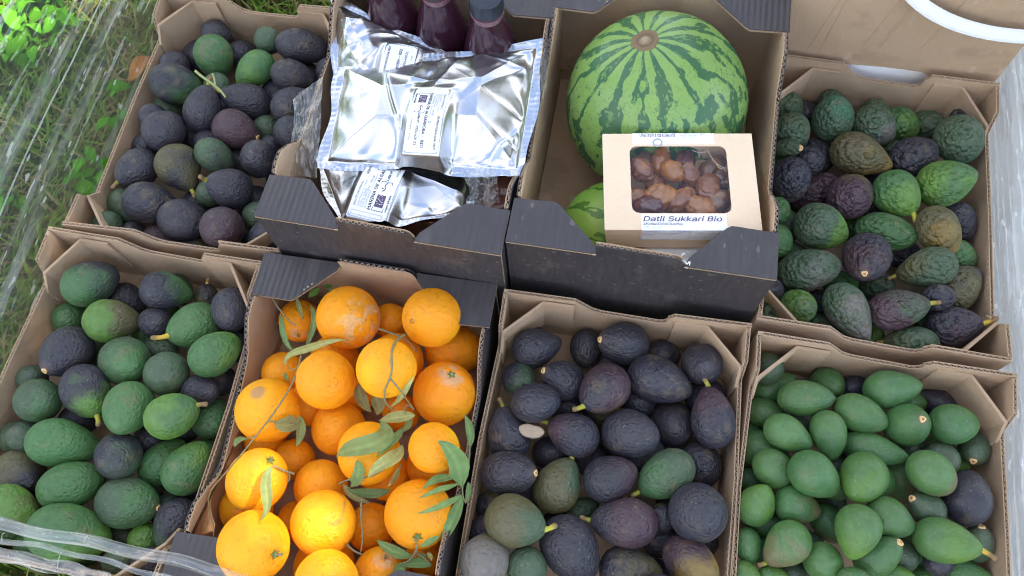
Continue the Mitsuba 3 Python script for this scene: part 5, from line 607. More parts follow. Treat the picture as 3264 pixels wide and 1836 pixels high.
TWIGS = json.loads('''[{"s":"A","p":[[-0.4016,-0.056,-0.0124],[-0.3986,-0.0591,-0.0134],[-0.3952,-0.0625,-0.0138],[-0.3917,-0.066,-0.0139],[-0.3881,-0.0694,-0.0139],[-0.3844,-0.0727,-0.0139],[-0.3806,-0.0758,-0.0139],[-0.3768,-0.0788,-0.0138],[-0.3728,-0.0815,-0.0138],[-0.3688,-0.084,-0.0139],[-0.3647,-0.0862,-0.0142],[-0.3607,-0.0879,-0.0151]],"r":0.00116},{"s":"A","p":[[-0.3364,-0.1376,-0.0005],[-0.3365,-0.1409,0.0013],[-0.3373,-0.1432,0.0017],[-0.3396,-0.1442,-0.0012],[-0.3427,-0.1443,-0.0056],[-0.3459,-0.1439,-0.0094],[-0.3488,-0.1434,-0.0118],[-0.3515,-0.1427,-0.0128],[-0.354,-0.1417,-0.0126]],"r":0.00099},{"s":"B","p":[[-0.3383,-0.1276,-0.0011],[-0.3361,-0.1387,0.0023],[-0.3342,-0.1499,0.0074],[-0.3341,-0.1601,0.01],[-0.3357,-0.1694,0.0096],[-0.3382,-0.1782,0.0085],[-0.3409,-0.1871,0.0082],[-0.3437,-0.1958,0.0084],[-0.347,-0.2043,0.0082],[-0.3508,-0.2125,0.0069],[-0.3551,-0.2205,0.005],[-0.3593,-0.2284,0.0032],[-0.3632,-0.2364,0.0026],[-0.3664,-0.2447,0.0035],[-0.3693,-0.2529,0.0054],[-0.3725,-0.2609,0.0066],[-0.3766,-0.2685,0.0055],[-0.3818,-0.2758,0.0023],[-0.3874,-0.2832,-0.0018],[-0.3929,-0.2909,-0.0052],[-0.3969,-0.2989,-0.0075],[-0.3978,-0.3071,-0.0092],[-0.3952,-0.3154,-0.0109],[-0.3906,-0.3236,-0.0124],[-0.3855,-0.3319,-0.0136],[-0.3816,-0.3402,-0.0143],[-0.3805,-0.3486,-0.0142]],"r":0.0011},{"s":"B","p":[[-0.3491,-0.213,0.0069],[-0.3459,-0.2122,0.0052],[-0.3428,-0.2113,0.003],[-0.3398,-0.2104,0.0004],[-0.3369,-0.2095,-0.0024],[-0.3341,-0.2086,-0.0053],[-0.3311,-0.2078,-0.0081],[-0.328,-0.207,-0.0106],[-0.3246,-0.2065,-0.0125]],"r":0.00085},{"s":"B","p":[[-0.3663,-0.2296,-0.0087],[-0.3698,-0.2308,-0.0089],[-0.3733,-0.2321,-0.0099],[-0.3767,-0.2336,-0.011],[-0.3798,-0.2354,-0.0119],[-0.3825,-0.2375,-0.0125],[-0.3848,-0.2399,-0.0129],[-0.3868,-0.2425,-0.0132],[-0.3885,-0.2454,-0.0132]],"r":0.00075},{"s":"C","p":[[-0.217,-0.0865,0.0157],[-0.2191,-0.0956,0.0279],[-0.2179,-0.1061,0.0446],[-0.2158,-0.1156,0.0578],[-0.214,-0.1232,0.0651],[-0.2124,-0.1296,0.0681],[-0.211,-0.1353,0.0688],[-0.2097,-0.1406,0.0682],[-0.2089,-0.1457,0.0668],[-0.2088,-0.1506,0.0648],[-0.2098,-0.1552,0.0621],[-0.2118,-0.1595,0.0583],[-0.2141,-0.1634,0.0525],[-0.2162,-0.1667,0.044],[-0.2175,-0.1695,0.0328],[-0.2177,-0.1716,0.0203],[-0.2162,-0.1731,0.0089],[-0.2124,-0.1739,0.0014]],"r":0.00159},{"s":"C","p":[[-0.209,-0.154,0.0608],[-0.2056,-0.1565,0.0568],[-0.2028,-0.1584,0.0502],[-0.2007,-0.1597,0.0409],[-0.199,-0.1607,0.0296],[-0.1973,-0.1617,0.0181],[-0.1952,-0.1633,0.0081],[-0.1925,-0.1656,0.0008],[-0.1893,-0.1686,-0.0037]],"r":0.00114},{"s":"C","p":[[-0.1895,-0.1678,-0.0071],[-0.1932,-0.1658,-0.0062],[-0.1961,-0.1646,-0.0057],[-0.1983,-0.1642,-0.0055],[-0.1998,-0.1648,-0.0054],[-0.2005,-0.1663,-0.0055],[-0.2005,-0.1687,-0.0057],[-0.1998,-0.1719,-0.0062],[-0.1984,-0.176,-0.0071]],"r":0.00095},{"s":"D","p":[[-0.2555,-0.2654,-0.0101],[-0.2502,-0.2617,-0.0088],[-0.2439,-0.2593,-0.0062],[-0.2372,-0.2576,-0.0034],[-0.2305,-0.2562,-0.001],[-0.2241,-0.2545,0.0007],[-0.2183,-0.2521,0.0016],[-0.2131,-0.2488,0.0019],[-0.2086,-0.2447,0.0017],[-0.2046,-0.2399,0.0009],[-0.2014,-0.2346,-0.0006],[-0.1988,-0.2287,-0.0029],[-0.1969,-0.2225,-0.0058],[-0.1954,-0.2162,-0.0085],[-0.1943,-0.21,-0.01]],"r":0.00094},{"s":"D","p":[[-0.1981,-0.2548,-0.0132],[-0.1966,-0.2522,-0.0133],[-0.1952,-0.2495,-0.0133],[-0.1941,-0.2468,-0.0133],[-0.1933,-0.244,-0.0133],[-0.1926,-0.2411,-0.0133],[-0.1921,-0.2382,-0.0133],[-0.1919,-0.2352,-0.0132],[-0.1918,-0.2321,-0.0129]],"r":0.00118},{"s":"E","p":[[-0.1183,-0.1987,-0.0123],[-0.1168,-0.2044,-0.013],[-0.116,-0.2103,-0.0132],[-0.1159,-0.2163,-0.0132],[-0.1162,-0.2222,-0.0132],[-0.1166,-0.2282,-0.0132],[-0.117,-0.234,-0.0131],[-0.117,-0.2398,-0.013],[-0.1165,-0.2455,-0.013],[-0.1152,-0.251,-0.013],[-0.1129,-0.2563,-0.0132],[-0.1095,-0.2613,-0.0138]],"r":0.00116},{"s":"E","p":[[-0.1167,-0.2438,-0.0133],[-0.1179,-0.243,-0.0131],[-0.1191,-0.2423,-0.0131],[-0.1203,-0.2419,-0.0131],[-0.1216,-0.2416,-0.0131],[-0.1228,-0.2415,-0.0131],[-0.1241,-0.2415,-0.0131],[-0.1254,-0.2418,-0.0131],[-0.1267,-0.2423,-0.013]],"r":0.00104},{"s":"F","p":[[-0.1509,-0.3139,0.0074],[-0.1505,-0.3162,0.005],[-0.1507,-0.3184,0.0014],[-0.1513,-0.3207,-0.0026],[-0.1523,-0.3229,-0.0062],[-0.1535,-0.3252,-0.0089],[-0.1548,-0.3273,-0.0109],[-0.1564,-0.3294,-0.0121],[-0.1581,-0.3313,-0.0127],[-0.1601,-0.333,-0.013],[-0.1623,-0.3344,-0.013],[-0.1647,-0.3355,-0.0128]],"r":0.00161},{"s":"F","p":[[-0.1531,-0.323,-0.0128],[-0.1504,-0.3233,-0.013],[-0.1478,-0.3239,-0.0131],[-0.1453,-0.3247,-0.0131],[-0.1429,-0.3257,-0.0131],[-0.1406,-0.327,-0.0131],[-0.1384,-0.3285,-0.0131],[-0.1363,-0.3302,-0.0132],[-0.1343,-0.3321,-0.0134]],"r":0.00115},{"s":"G","p":[[-0.3098,-0.2633,-0.0115],[-0.3122,-0.2632,-0.009],[-0.3143,-0.2632,-0.0054],[-0.3161,-0.2631,-0.0013],[-0.3179,-0.263,0.0029],[-0.3197,-0.2627,0.0068],[-0.3217,-0.2623,0.0102],[-0.3239,-0.2617,0.0129],[-0.3263,-0.2609,0.0149]],"r":0.00144},{"s":"G","p":[[-0.3148,-0.2723,-0.0134],[-0.3143,-0.2705,-0.0132],[-0.3141,-0.2688,-0.0128],[-0.3142,-0.2674,-0.012],[-0.3144,-0.2661,-0.0106],[-0.3148,-0.265,-0.0088],[-0.3154,-0.264,-0.0064],[-0.3163,-0.2633,-0.0039],[-0.3177,-0.2625,-0.002]],"r":0.00121},{"s":"H","p":[[-0.2256,-0.2764,-0.0127],[-0.2253,-0.2818,-0.013],[-0.2245,-0.2871,-0.0131],[-0.2232,-0.2922,-0.0131],[-0.2216,-0.2973,-0.0132],[-0.2199,-0.3024,-0.0132],[-0.2181,-0.3074,-0.0133],[-0.2165,-0.3124,-0.0133],[-0.215,-0.3174,-0.0133],[-0.2139,-0.3224,-0.0133],[-0.2133,-0.3275,-0.0134],[-0.2133,-0.3327,-0.0134]],"r":0.00117},{"s":"H","p":[[-0.2301,-0.3272,-0.0128],[-0.2279,-0.3288,-0.0131],[-0.2256,-0.3301,-0.0132],[-0.2233,-0.3313,-0.0132],[-0.2208,-0.3323,-0.0132],[-0.2183,-0.3332,-0.0132],[-0.2158,-0.3338,-0.0132],[-0.2132,-0.3344,-0.0133],[-0.2106,-0.3347,-0.0136]],"r":0.00141},{"s":"H","p":[[-0.2271,-0.2822,-0.0129],[-0.2258,-0.284,-0.0132],[-0.2246,-0.2857,-0.0133],[-0.2235,-0.2876,-0.0133],[-0.2227,-0.2895,-0.0133],[-0.2221,-0.2915,-0.0133],[-0.2217,-0.2935,-0.0133],[-0.2215,-0.2955,-0.0133],[-0.2216,-0.2977,-0.0134]],"r":0.00071},{"s":"J","p":[[-0.2574,-0.0751,-0.0125],[-0.2525,-0.0758,-0.0133],[-0.2473,-0.0765,-0.0135],[-0.2421,-0.0774,-0.0135],[-0.2369,-0.0783,-0.0135],[-0.2318,-0.0795,-0.0134],[-0.2268,-0.0809,-0.0133],[-0.2219,-0.0828,-0.0133],[-0.2172,-0.0851,-0.0132],[-0.2128,-0.088,-0.0133],[-0.2087,-0.0914,-0.0137],[-0.2051,-0.0955,-0.0148]],"r":0.00148}]''')
SPOTS = json.loads('''{"sprigs":[["A","curved pale leaf sprig at the back left of the oranges","sprig"],["B","long thin twig with a curled leaf along the left wall beside oranges","sprig"],["C","woody forked twig with yellowish leaves over the yellowest orange","sprig"],["D","curled pale leaves over the orange in the centre of the carton","sprig"],["E","large green pointed leaves drooping at the right wall beside oranges","sprig"],["F","green leaves at the bottom edge on the right of the oranges","sprig"],["G","single hanging grey-green leaf on a stalk, left of the scratched orange","sprig"],["H","thin upright dry twig right of the scratched orange","twig"],["I","small bright green leaves under the left black flap above oranges","leaves"],["J","short grey stalk between the big scuffed orange and the navel one","twig"]],"watermelon":{"c":[0.0385,0.2945,0.0055],"ax":[-0.2328,0.0662,0.9703],"a":0.1185,"b":0.1195},"melon":{"c":[0.006,0.118,-0.046],"ax":[0.8018,-0.2673,0.5345],"a":0.066,"b":0.067},"dates":{"o":[-0.0023,0.0547,0.082],"ex":[0.9879,0.1552,0.0],"ey":[-0.1552,0.9879,0.0],"n":[0,0,1],"W":0.1785,"D":0.1305,"H":0.05,"win":[0.0321,0.1465,0.0219,0.1132],"fl":[0.0424,0.1395,0.0203,0.026],"bl":[0.0355,0.1332,0.1155],"dates":[[0.13,0.761,1.0,0,0,"big golden brown date at the left edge of the window"],[0.455,0.745,1.0,0,1,"amber date with a pale dent, upper middle of the window"],[0.646,0.681,0.9,0,0,"red brown date with a round glossy dimple, centre right of window"],[0.817,0.493,1.15,0,0,"long chestnut date with glossy right end in the window"],[0.341,0.353,1.15,0,1,"amber date with a swirled skin left of the window centre"],[0.53,0.292,1.1,0,0,"folded caramel brown date, lower centre of the window"],[0.166,0.199,1.05,0,2,"dark maroon date at the lower left of the window"],[0.735,0.17,1.15,0,1,"honey brown date at the lower right of the window"],[0.922,0.293,1.0,0,3,"olive brown date at the right edge of the window"],[0.066,0.415,0.95,1,1,"date half hidden at the left edge, second row, of window"],[0.356,0.969,1.0,1,1,"tan date at the back left of the window"],[0.617,0.969,1.0,1,2,"purple brown date at the middle of the window\'s back edge"],[0.903,0.856,1.1,1,3,"dull date in shade at the back right of the window"],[0.333,0.139,0.8,1,3,"small brown date between the two front left ones in the window"],[0.181,0.986,0.8,1,3,"shaded date in the back left corner of the window"],[0.969,0.697,0.9,1,3,"shaded date at the right edge, back half, of the window"],[0.297,0.587,0.95,1,0,"shaded brown date between the golden and swirled ones"],[0.943,0.125,0.9,1,0,"shaded date at the front right corner of the window"],[0.615,0.493,0.9,1,2,"dark date in the gap at the window centre"]],"fibres":[[[0.556,1.05,-0.006],[0.674,1.017,-0.006],[0.794,1.025,-0.006],[0.819,1.082,-0.006]],[[0.807,1.066,-0.006],[0.841,0.904,-0.006],[0.908,0.76,-0.006],[0.99,0.697,-0.006]],[[0.898,0.768,-0.006],[0.936,0.697,-0.006],[0.99,0.689,-0.006]],[[0.661,0.977,-0.006],[0.713,0.944,-0.006],[0.801,0.952,-0.006]],[[0.719,0.944,-0.006],[0.728,0.904,-0.006],[0.72,0.864,-0.006]],[[0.358,1.042,-0.006],[0.412,1.026,-0.006],[0.442,1.075,-0.006]],[[0.412,1.021,-0.006],[0.41,0.977,-0.006],[0.426,0.95,-0.006]]],"under":{"o":[0.0497,0.0265,0.024],"W":0.075,"D":0.055}},"bags":[{"o":[-0.239,0.1928,0.0703],"ex":[0.9802,0.1979,0.0095],"ey":[-0.1981,0.9795,0.0357],"n":[-0.0022,-0.0369,0.9993],"quad":[[-0.1247,0.0743],[0.1484,0.1013],[0.1156,-0.1013],[-0.1392,-0.0743]],"h":0.026,"seed":41,"label":"uppermost silver foil bag, lying across the other bags, its label turned sideways","lab":{"o":[-0.0141,0.016],"t":[-0.1655,-0.9862],"L":0.0914,"H":0.0422,"flip":1,"z":0.027},"ncre":10,"nf":34,"fa":0.0064},{"o":[-0.2598,0.0935,0.0408],"ex":[0.9658,0.2585,-0.0188],"ey":[-0.2569,0.9452,-0.2013],"n":[-0.0343,0.1993,0.9793],"quad":[[-0.116,0.0671],[0.1035,0.0508],[0.0827,-0.0508],[-0.0702,-0.0671]],"h":0.017,"seed":57,"label":"silver foil bag at the front, tucked under the uppermost bag, label reading upward","lab":{"o":[-0.0178,-0.0671],"t":[0.3341,0.9425],"L":0.1177,"H":0.0463,"flip":1,"z":0.015},"ncre":4,"nf":14,"fa":0.0022},{"o":[-0.3045,0.2515,0.0523],"ex":[0.9817,-0.1724,-0.0814],"ey":[0.1834,0.9707,0.1555],"n":[0.0522,-0.1676,0.9845],"quad":[[-0.131,0.0826],[0.0844,0.0506],[0.0938,-0.0506],[-0.0472,-0.0826]],"h":0.024,"seed":63,"label":"crumpled silver foil bag at the back left, below the bottles","lab":{"o":[0.044,-0.0598],"t":[-0.2283,0.9736],"L":0.1,"H":0.0396,"flip":1,"z":0.022},"ncre":22,"nf":50,"fa":0.008}],"bottles":[[[-0.1873,0.3132,0.15],"bottle of dark purple juice with a blue-black cap at the right, behind the foil bags"],[[-0.2579,0.3352,0.15],"middle bottle of purple juice, its cap out of the picture"],[[-0.33,0.3481,0.15],"left bottle of dark juice behind the crumpled foil bag"]],"lumps":[["brown_packet","dark_packet",[-0.395,0.03,-0.1],[-0.125,0.27,0.028],3,0.012,"dark red-brown glossy packet under the foil bags along the carton wall","packet"],["brown_packet","dark_packet",[-0.16,0.05,0.0],[-0.117,0.3,0.05],6,0.01,"dark brown glossy lumpy packet between foil bags and right wall","packet"]],"sheets":[{"p":[[-0.4273,0.1978,0.05],[-0.3968,0.0851,0.052],[-0.3594,0.0803,0.06],[-0.3941,0.2304,0.06]],"seed":2,"amp":0.0035,"label":"scalloped clear plastic edge over the left wall of the foil bag carton"},{"p":[[-0.1808,0.1198,0.06],[-0.1596,0.0605,0.062],[-0.1281,0.0775,0.06],[-0.1423,0.1227,0.065]],"seed":5,"amp":0.012,"label":"crumpled clear plastic at the front right below the foil bags"},{"p":[[-0.1124,0.314,0.08],[-0.135,0.1891,0.055],[-0.1147,0.1892,0.055],[-0.1037,0.2517,0.06]],"seed":8,"amp":0.006,"label":"clear plastic edge along the right wall beside the foil bags"}],"strands":[[[[-0.6263,-0.3728,0.03],[-0.5968,-0.3752,0.03],[-0.5258,-0.3748,0.032],[-0.4561,-0.3753,0.034],[-0.3836,-0.3777,0.034],[-0.3134,-0.3822,0.03]],0.005],[[[-0.6214,-0.3982,0.02],[-0.5907,-0.4031,0.02],[-0.529,-0.406,0.02],[-0.4635,-0.4096,0.02]],0.0056],[[[-0.6223,-0.3931,0.022],[-0.5488,-0.3896,0.022],[-0.4743,-0.3914,0.022],[-0.3914,-0.3959,0.022]],0.0022]],"strap":[[0.3058,0.43,0.1349],[0.3305,0.415,0.1177],[0.3555,0.405,0.1084],[0.3989,0.4,0.0957],[0.4375,0.4,0.0892],[0.4762,0.405,0.0842],[0.5237,0.42,0.0721]],"stalk":[[-0.5994,0.247,0.0156],[-0.5878,0.2432,0.0052],[-0.5747,0.2398,-0.0057],[-0.5624,0.2323,-0.0185],[-0.5752,0.2407,-0.0047],[-0.5767,0.2469,0.0004],[-0.5793,0.2529,0.0064]],"chip":[-0.0522,-0.1636,-0.0333],"scrap":[0.0891,0.0244,0.0975],"fallen":[-0.7807,0.2918,-0.1]}''')


# ------------------------------------------------------------------ ground and grass
def ground():
    k = 60
    a = np.linspace(-1, 1, k); a = np.sign(a) * np.abs(a) ** 3 * 60
    X, Y = np.meshgrid(a, a, indexing='ij')
    Z = GROUND - 0.012 + 0.01 * (meshkit.fbm(np.stack([X * 3, Y * 3, X * 0], -1), 3) - 0.5)
    put('ground', (np.stack([X, Y, Z], -1).reshape(-1, 3), grid_faces(k, k)[:, ::-1]), 'soil', smooth=True)
    labels['ground'] = {'label': 'dark earth under the grass beside the crates', 'kind': 'structure'}


def pavement():
    k = 24
    X, Y = np.meshgrid(np.linspace(.515, 1.32, k), np.linspace(-.9, 2.2, 3 * k), indexing='ij')
    Z = GROUND - .003 + .002 * meshkit.fbm(np.stack([X * 9, Y * 9, X * 0], -1), 3)
    put('pavement', (np.stack([X, Y, Z], -1).reshape(-1, 3), grid_faces(k, 3 * k)[:, ::-1]), 'concrete', smooth=True)
    labels['pavement'] = {'label': 'pale grey paved strip along the right side of the crates', 'kind': 'structure'}


def blades(n, xr, yr, hmin, hmax, seed, wid=0.0022):
    r = np.random.default_rng(seed)
    x = r.uniform(*xr, n); y = r.uniform(*yr, n)
    h = r.uniform(hmin, hmax, n) * (0.6 + 0.8 * meshkit.noise(np.stack([x * 6, y * 6, x * 0], -1), seed))
    th = r.uniform(0, 2 * np.pi, n); lean = r.uniform(0.25, 1.25, n)
    w = wid * r.uniform(0.6, 1.5, n)
    dx, dy = np.cos(th), np.sin(th)
    V, C = [], []
    dry = (r.random(n) < 0.30 + 0.25 * (meshkit.noise(np.stack([x * 9, y * 9, x * 0 + 3], -1), 5) > 0.6))
    g1, g2 = np.array([0.08, 0.17, 0.025]), np.array([0.19, 0.30, 0.05])
    col = g1 + (g2 - g1) * r.random((n, 1))
    col[dry] = np.array([0.26, 0.23, 0.10]) * r.uniform(0.7, 1.15, (dry.sum(), 1))
    for s, ww in ((0, 1.0), (0.4, 0.9), (0.75, 0.6), (1.0, 0.05)):
        bend = lean * s ** 1.6
        cx = x + dx * h * np.sin(bend) * s; cy = y + dy * h * np.sin(bend) * s
        cz = GROUND - 0.012 + h * s * np.cos(bend * 0.8)
        for sd in (-1, 1):
            V.append(np.stack([cx - dy * w * ww * sd, cy + dx * w * ww * sd, cz], 1)); C.append(col)
    V = np.stack(V, 1).reshape(-1, 3); C = np.stack(C, 1).reshape(-1, 3)
    q = np.array([[0, 1, 3, 2], [2, 3, 5, 4], [4, 5, 7, 6]])
    f = (q[None] + (np.arange(n) * 8)[:, None, None]).reshape(-1, 4)
    return (V, np.vstack([f[:, [0, 1, 2]], f[:, [0, 2, 3]]])), C


def leaf_blade(pts, w, nrm, fold=0.25, n=11, tipp=1.0):
    """a leaf along the points pts, w wide, facing nrm; returns vertices and faces"""
    c = spline(pts, n)
    t = np.gradient(c, axis=0); t /= np.linalg.norm(t, axis=1, keepdims=True) + 1e-12
    nrm = np.asarray(nrm, float)
    if nrm.ndim == 1:
        nrm = np.tile(nrm, (n, 1))
    sd = np.cross(t, nrm); sd /= np.linalg.norm(sd, axis=1, keepdims=True) + 1e-12
    up = np.cross(sd, t)
    s = np.linspace(0, 1, n)
    prof = np.clip(s ** .75 * (1 - s) ** .95 / .335, 0.03, 1) * w / 2
    V = []
    for k in (-1, -0.66, -0.33, 0, 0.33, 0.66, 1):
        wob = 0.10 * w * np.sin(s * 8 + k * 3) * abs(k) + 0.02 * w * np.sin(s * 44) * abs(k)
        V.append(c + sd * (prof * k * (1 - .12 * abs(k)))[:, None] + up * (fold * prof * abs(k) * 1.25 - .45 * fold * prof * k * k + wob)[:, None])
    V = np.stack(V, 1).reshape(-1, 3)
    return V, grid_faces(n, 7)


def grass():
    m, c = blades(46000, (-2.0, -0.735), (-0.55, 1.45), 0.025, 0.075, 11)
    put('lawn_grass', m, 'grass_blade', color=c)
    m2, c2 = blades(5000, (-0.73, 0.7), (-0.75, -0.42), 0.03, 0.06, 12)
    m3, c3 = blades(8000, (-0.9, 0.5), (0.75, 1.6), 0.03, 0.08, 13)
    m5, c5 = blades(4500, (-.735, .17), (.425, .76), .03, .07, 15)
    m4, c4 = blades(1200, (1.35, 1.9), (-0.6, 1.2), 0.03, 0.06, 14)
    put('001', join([m2, m3, m4, m5]), 'grass_blade', parent='lawn_grass', color=np.vstack([c2, c3, c4, c5]))
    labels['lawn_grass'] = {'label': 'unmown green and straw coloured lawn grass beside and around the crates', 'category': 'grass', 'kind': 'stuff'}
    # broad leaved weeds: one thing per plant
    plants = [(-1.015, 0.395, 0.1, 60, 'leafy green weed in the top left corner of the lawn'), (-0.957, 0.408, 0.09, 40, 'bright broad leaved weed just right of the corner weed'), (-0.964, 0.361, 0.07, 34, 'weed with sunlit leaves below the corner weed'), (-0.991, 0.32, 0.05, 14, 'low weed at the left picture edge under the leafy ones'), (-0.927, 0.293, 0.02, 5, 'small weed plant with round leaves beyond the film edge'), (-0.758, 0.13, 0.03, 9, "pale green weed close to the back-left tray's wall"), (-0.76, 0.215, 0.025, 6, 'tiny two leaved weed seen through the film, mid lawn'), (-0.742, 0.098, 0.02, 5, "green weed close to the tray's front corner"), (-0.876, 0.07, 0.03, 8, 'weed at the left edge halfway down the lawn'), (-0.755, 0.275, 0.02, 6, 'weed sprout beside the fallen orange leaf')]
    for i, (x, y, s, nl, lab) in enumerate(plants):
        r = np.random.default_rng(100 + i)
        key = numbered('weed')
        V, C, Fc, off = [], [], [], 0
        for k in range(nl):
            th = r.uniform(0, 2 * np.pi); rad = s * r.uniform(0.1, 1.0); hh = r.uniform(0.02, 0.085)
            b = np.array([x + np.cos(th) * rad * 0.6, y + np.sin(th) * rad * 0.6, GROUND + hh * 0.6])
            ln = r.uniform(0.018, 0.05)
            a2 = th + r.normal(0, 0.7)
            tip = b + np.array([np.cos(a2) * ln, np.sin(a2) * ln, r.uniform(-0.006, 0.012)])
            mid = (b + tip) / 2 + [0, 0, 0.004]
            v, f = leaf_blade([b, mid, tip], ln * r.uniform(0.5, 0.8), [r.normal(0, .25), r.normal(0, .25), 1], 0.2, 8)
            V.append(v); Fc.append(f + off); off += len(v)
            C.append(np.tile(np.array([0.07, 0.25, 0.015]) * r.uniform(0.65, 1.35), (len(v), 1)))
            st = tube([[x + r.normal(0, .004), y + r.normal(0, .004), GROUND - 0.01], (b + [x, y, GROUND]) / 2 + [0, 0, 0.01], b], 0.0009, 4)
            V.append(st.vertices); Fc.append(st.faces + off); off += len(st.vertices); C.append(np.tile([0.09, 0.2, 0.03], (len(st.vertices), 1)))
        put(key, (np.vstack(V), np.vstack(Fc)), 'leaf', color=np.vstack(C), smooth=True)
        tag(key, lab, 'weed')


# ------------------------------------------------------------------ corrugated board
def panel(outline, th, key, place, outer, inner=None, rim=None, pitch=0.0072, depth=0.006, name=None):
    """corrugated panel: outline in its own (s, z) plane, th thick; two liners, a recessed core and a waved flute that shows on the cut rim.
    place maps local (s, z, t) arrays to world; t = 0 is the outer face, t = th the inner one. rim: indices of outline edges that are cut open."""
    t1 = 0.0010
    poly = Polygon(outline)

    def solid(pl, a, b):
        m = extrude(pl, b - a)
        v = np.array(m.vertices); v = np.stack([v[:, 0], v[:, 1], v[:, 2] + a], 1)
        return trimesh.Trimesh(place(v), m.faces, process=False)
    core = poly.buffer(-depth)
    sheets = [solid(poly, 0, t1)]
    if not core.is_empty:
        sheets.append(solid(core, t1, th - t1))
    ins = solid(poly, th - t1, th)
    if inner:
        put(name, join(sheets), outer, key)
        put('inner_face', ins, inner, key + '__' + name if key else name)
    else:
        put(name, join(sheets + [ins]), outer, key)
    # last entry name for the wave
    o = np.array(outline, float)
    if Polygon(outline).exterior.is_ccw is False:
        o = o[::-1]
    waves = []
    for i in range(len(o)):
        a, b = o[i], o[(i + 1) % len(o)]
        d = b - a; ln = np.hypot(*d)
        if ln < 0.006 or (rim is not None and not rim(a, b)):
            continue
        d /= ln; nin = np.array([-d[1], d[0]])
        ns = max(int(ln / pitch * 6), 2)
        s = np.linspace(0, ln, ns + 1)
        amp = (th - 2 * t1) / 2
        ph = rnd.random() * 6
        tt = th / 2 + amp * 0.96 * np.sin(s / pitch * 2 * np.pi + ph)
        g = 0.00042
        # ribbon with thickness along s
        q = []
        for ds in (-g, g):
            for dep in (0.0006 * 0.5, depth):
                pos = a[None] + d[None] * np.clip(s + ds, 0, ln)[:, None] + nin[None] * dep
                q.append(np.stack([pos[:, 0], pos[:, 1], tt], 1))
        V = np.concatenate(q); k = ns + 1
        idx = np.arange(ns)
        def quad(A, B):
            return np.stack([A * k + idx, A * k + idx + 1, B * k + idx + 1, B * k + idx], 1)
        Fq = np.vstack([quad(0, 1), quad(3, 2), quad(2, 0)])
        waves.append((place(V), np.vstack([Fq[:, [0, 1, 2]], Fq[:, [0, 2, 3]]])))
    if waves:
        put('cut_edge', join(waves), 'cardboard_cut', (key + '__' if key else '') + name)


def placer(c, axis, side, xo):
    """side walls and end walls of a crate. axis 'x': panel runs along x at y = xo (side +1: outer face towards +y)"""
    cs, sn = math.cos(c['yaw']), math.sin(c['yaw'])

    def fn(v):
        s, z, t = v[:, 0], v[:, 1], v[:, 2]
        if axis == 'x':
            x, y = s, xo - side * t
        else:
            x, y = xo - side * t, s
        wob = 0.0012 * np.sin(s * 23 + xo * 50 + z * 17)
        if axis == 'x':
            y = y + wob
        else:
            k = np.clip(1 - ((s + .08) / .125) ** 2, 0, 1) * np.clip((z + .13) / .09, 0, 1)
            x = x + wob * 1.6 + k * c.get('bow', {}).get(str(side), 0)
        return np.stack([c['x'] + cs * x - sn * y, c['y'] + sn * x + cs * y, c['z'] + z], 1)
    return fn


def flat_placer(c, z0):
    cs, sn = math.cos(c['yaw']), math.sin(c['yaw'])

    def fn(v):
        x, y, z = v[:, 0], v[:, 1], v[:, 2]
        return np.stack([c['x'] + cs * x - sn * y, c['y'] + sn * x + cs * y, c['z'] + z0 + z], 1)
    return fn


def arc(cx, cz, r, a0, a1, n=5):
    return [(cx + r * math.cos(math.radians(a)), cz + r * math.sin(math.radians(a))) for a in np.linspace(a0, a1, n)]


def top_edge(bottom):
    return lambda a, b: not (abs(a[1] - bottom) < 1e-4 and abs(b[1] - bottom) < 1e-4)


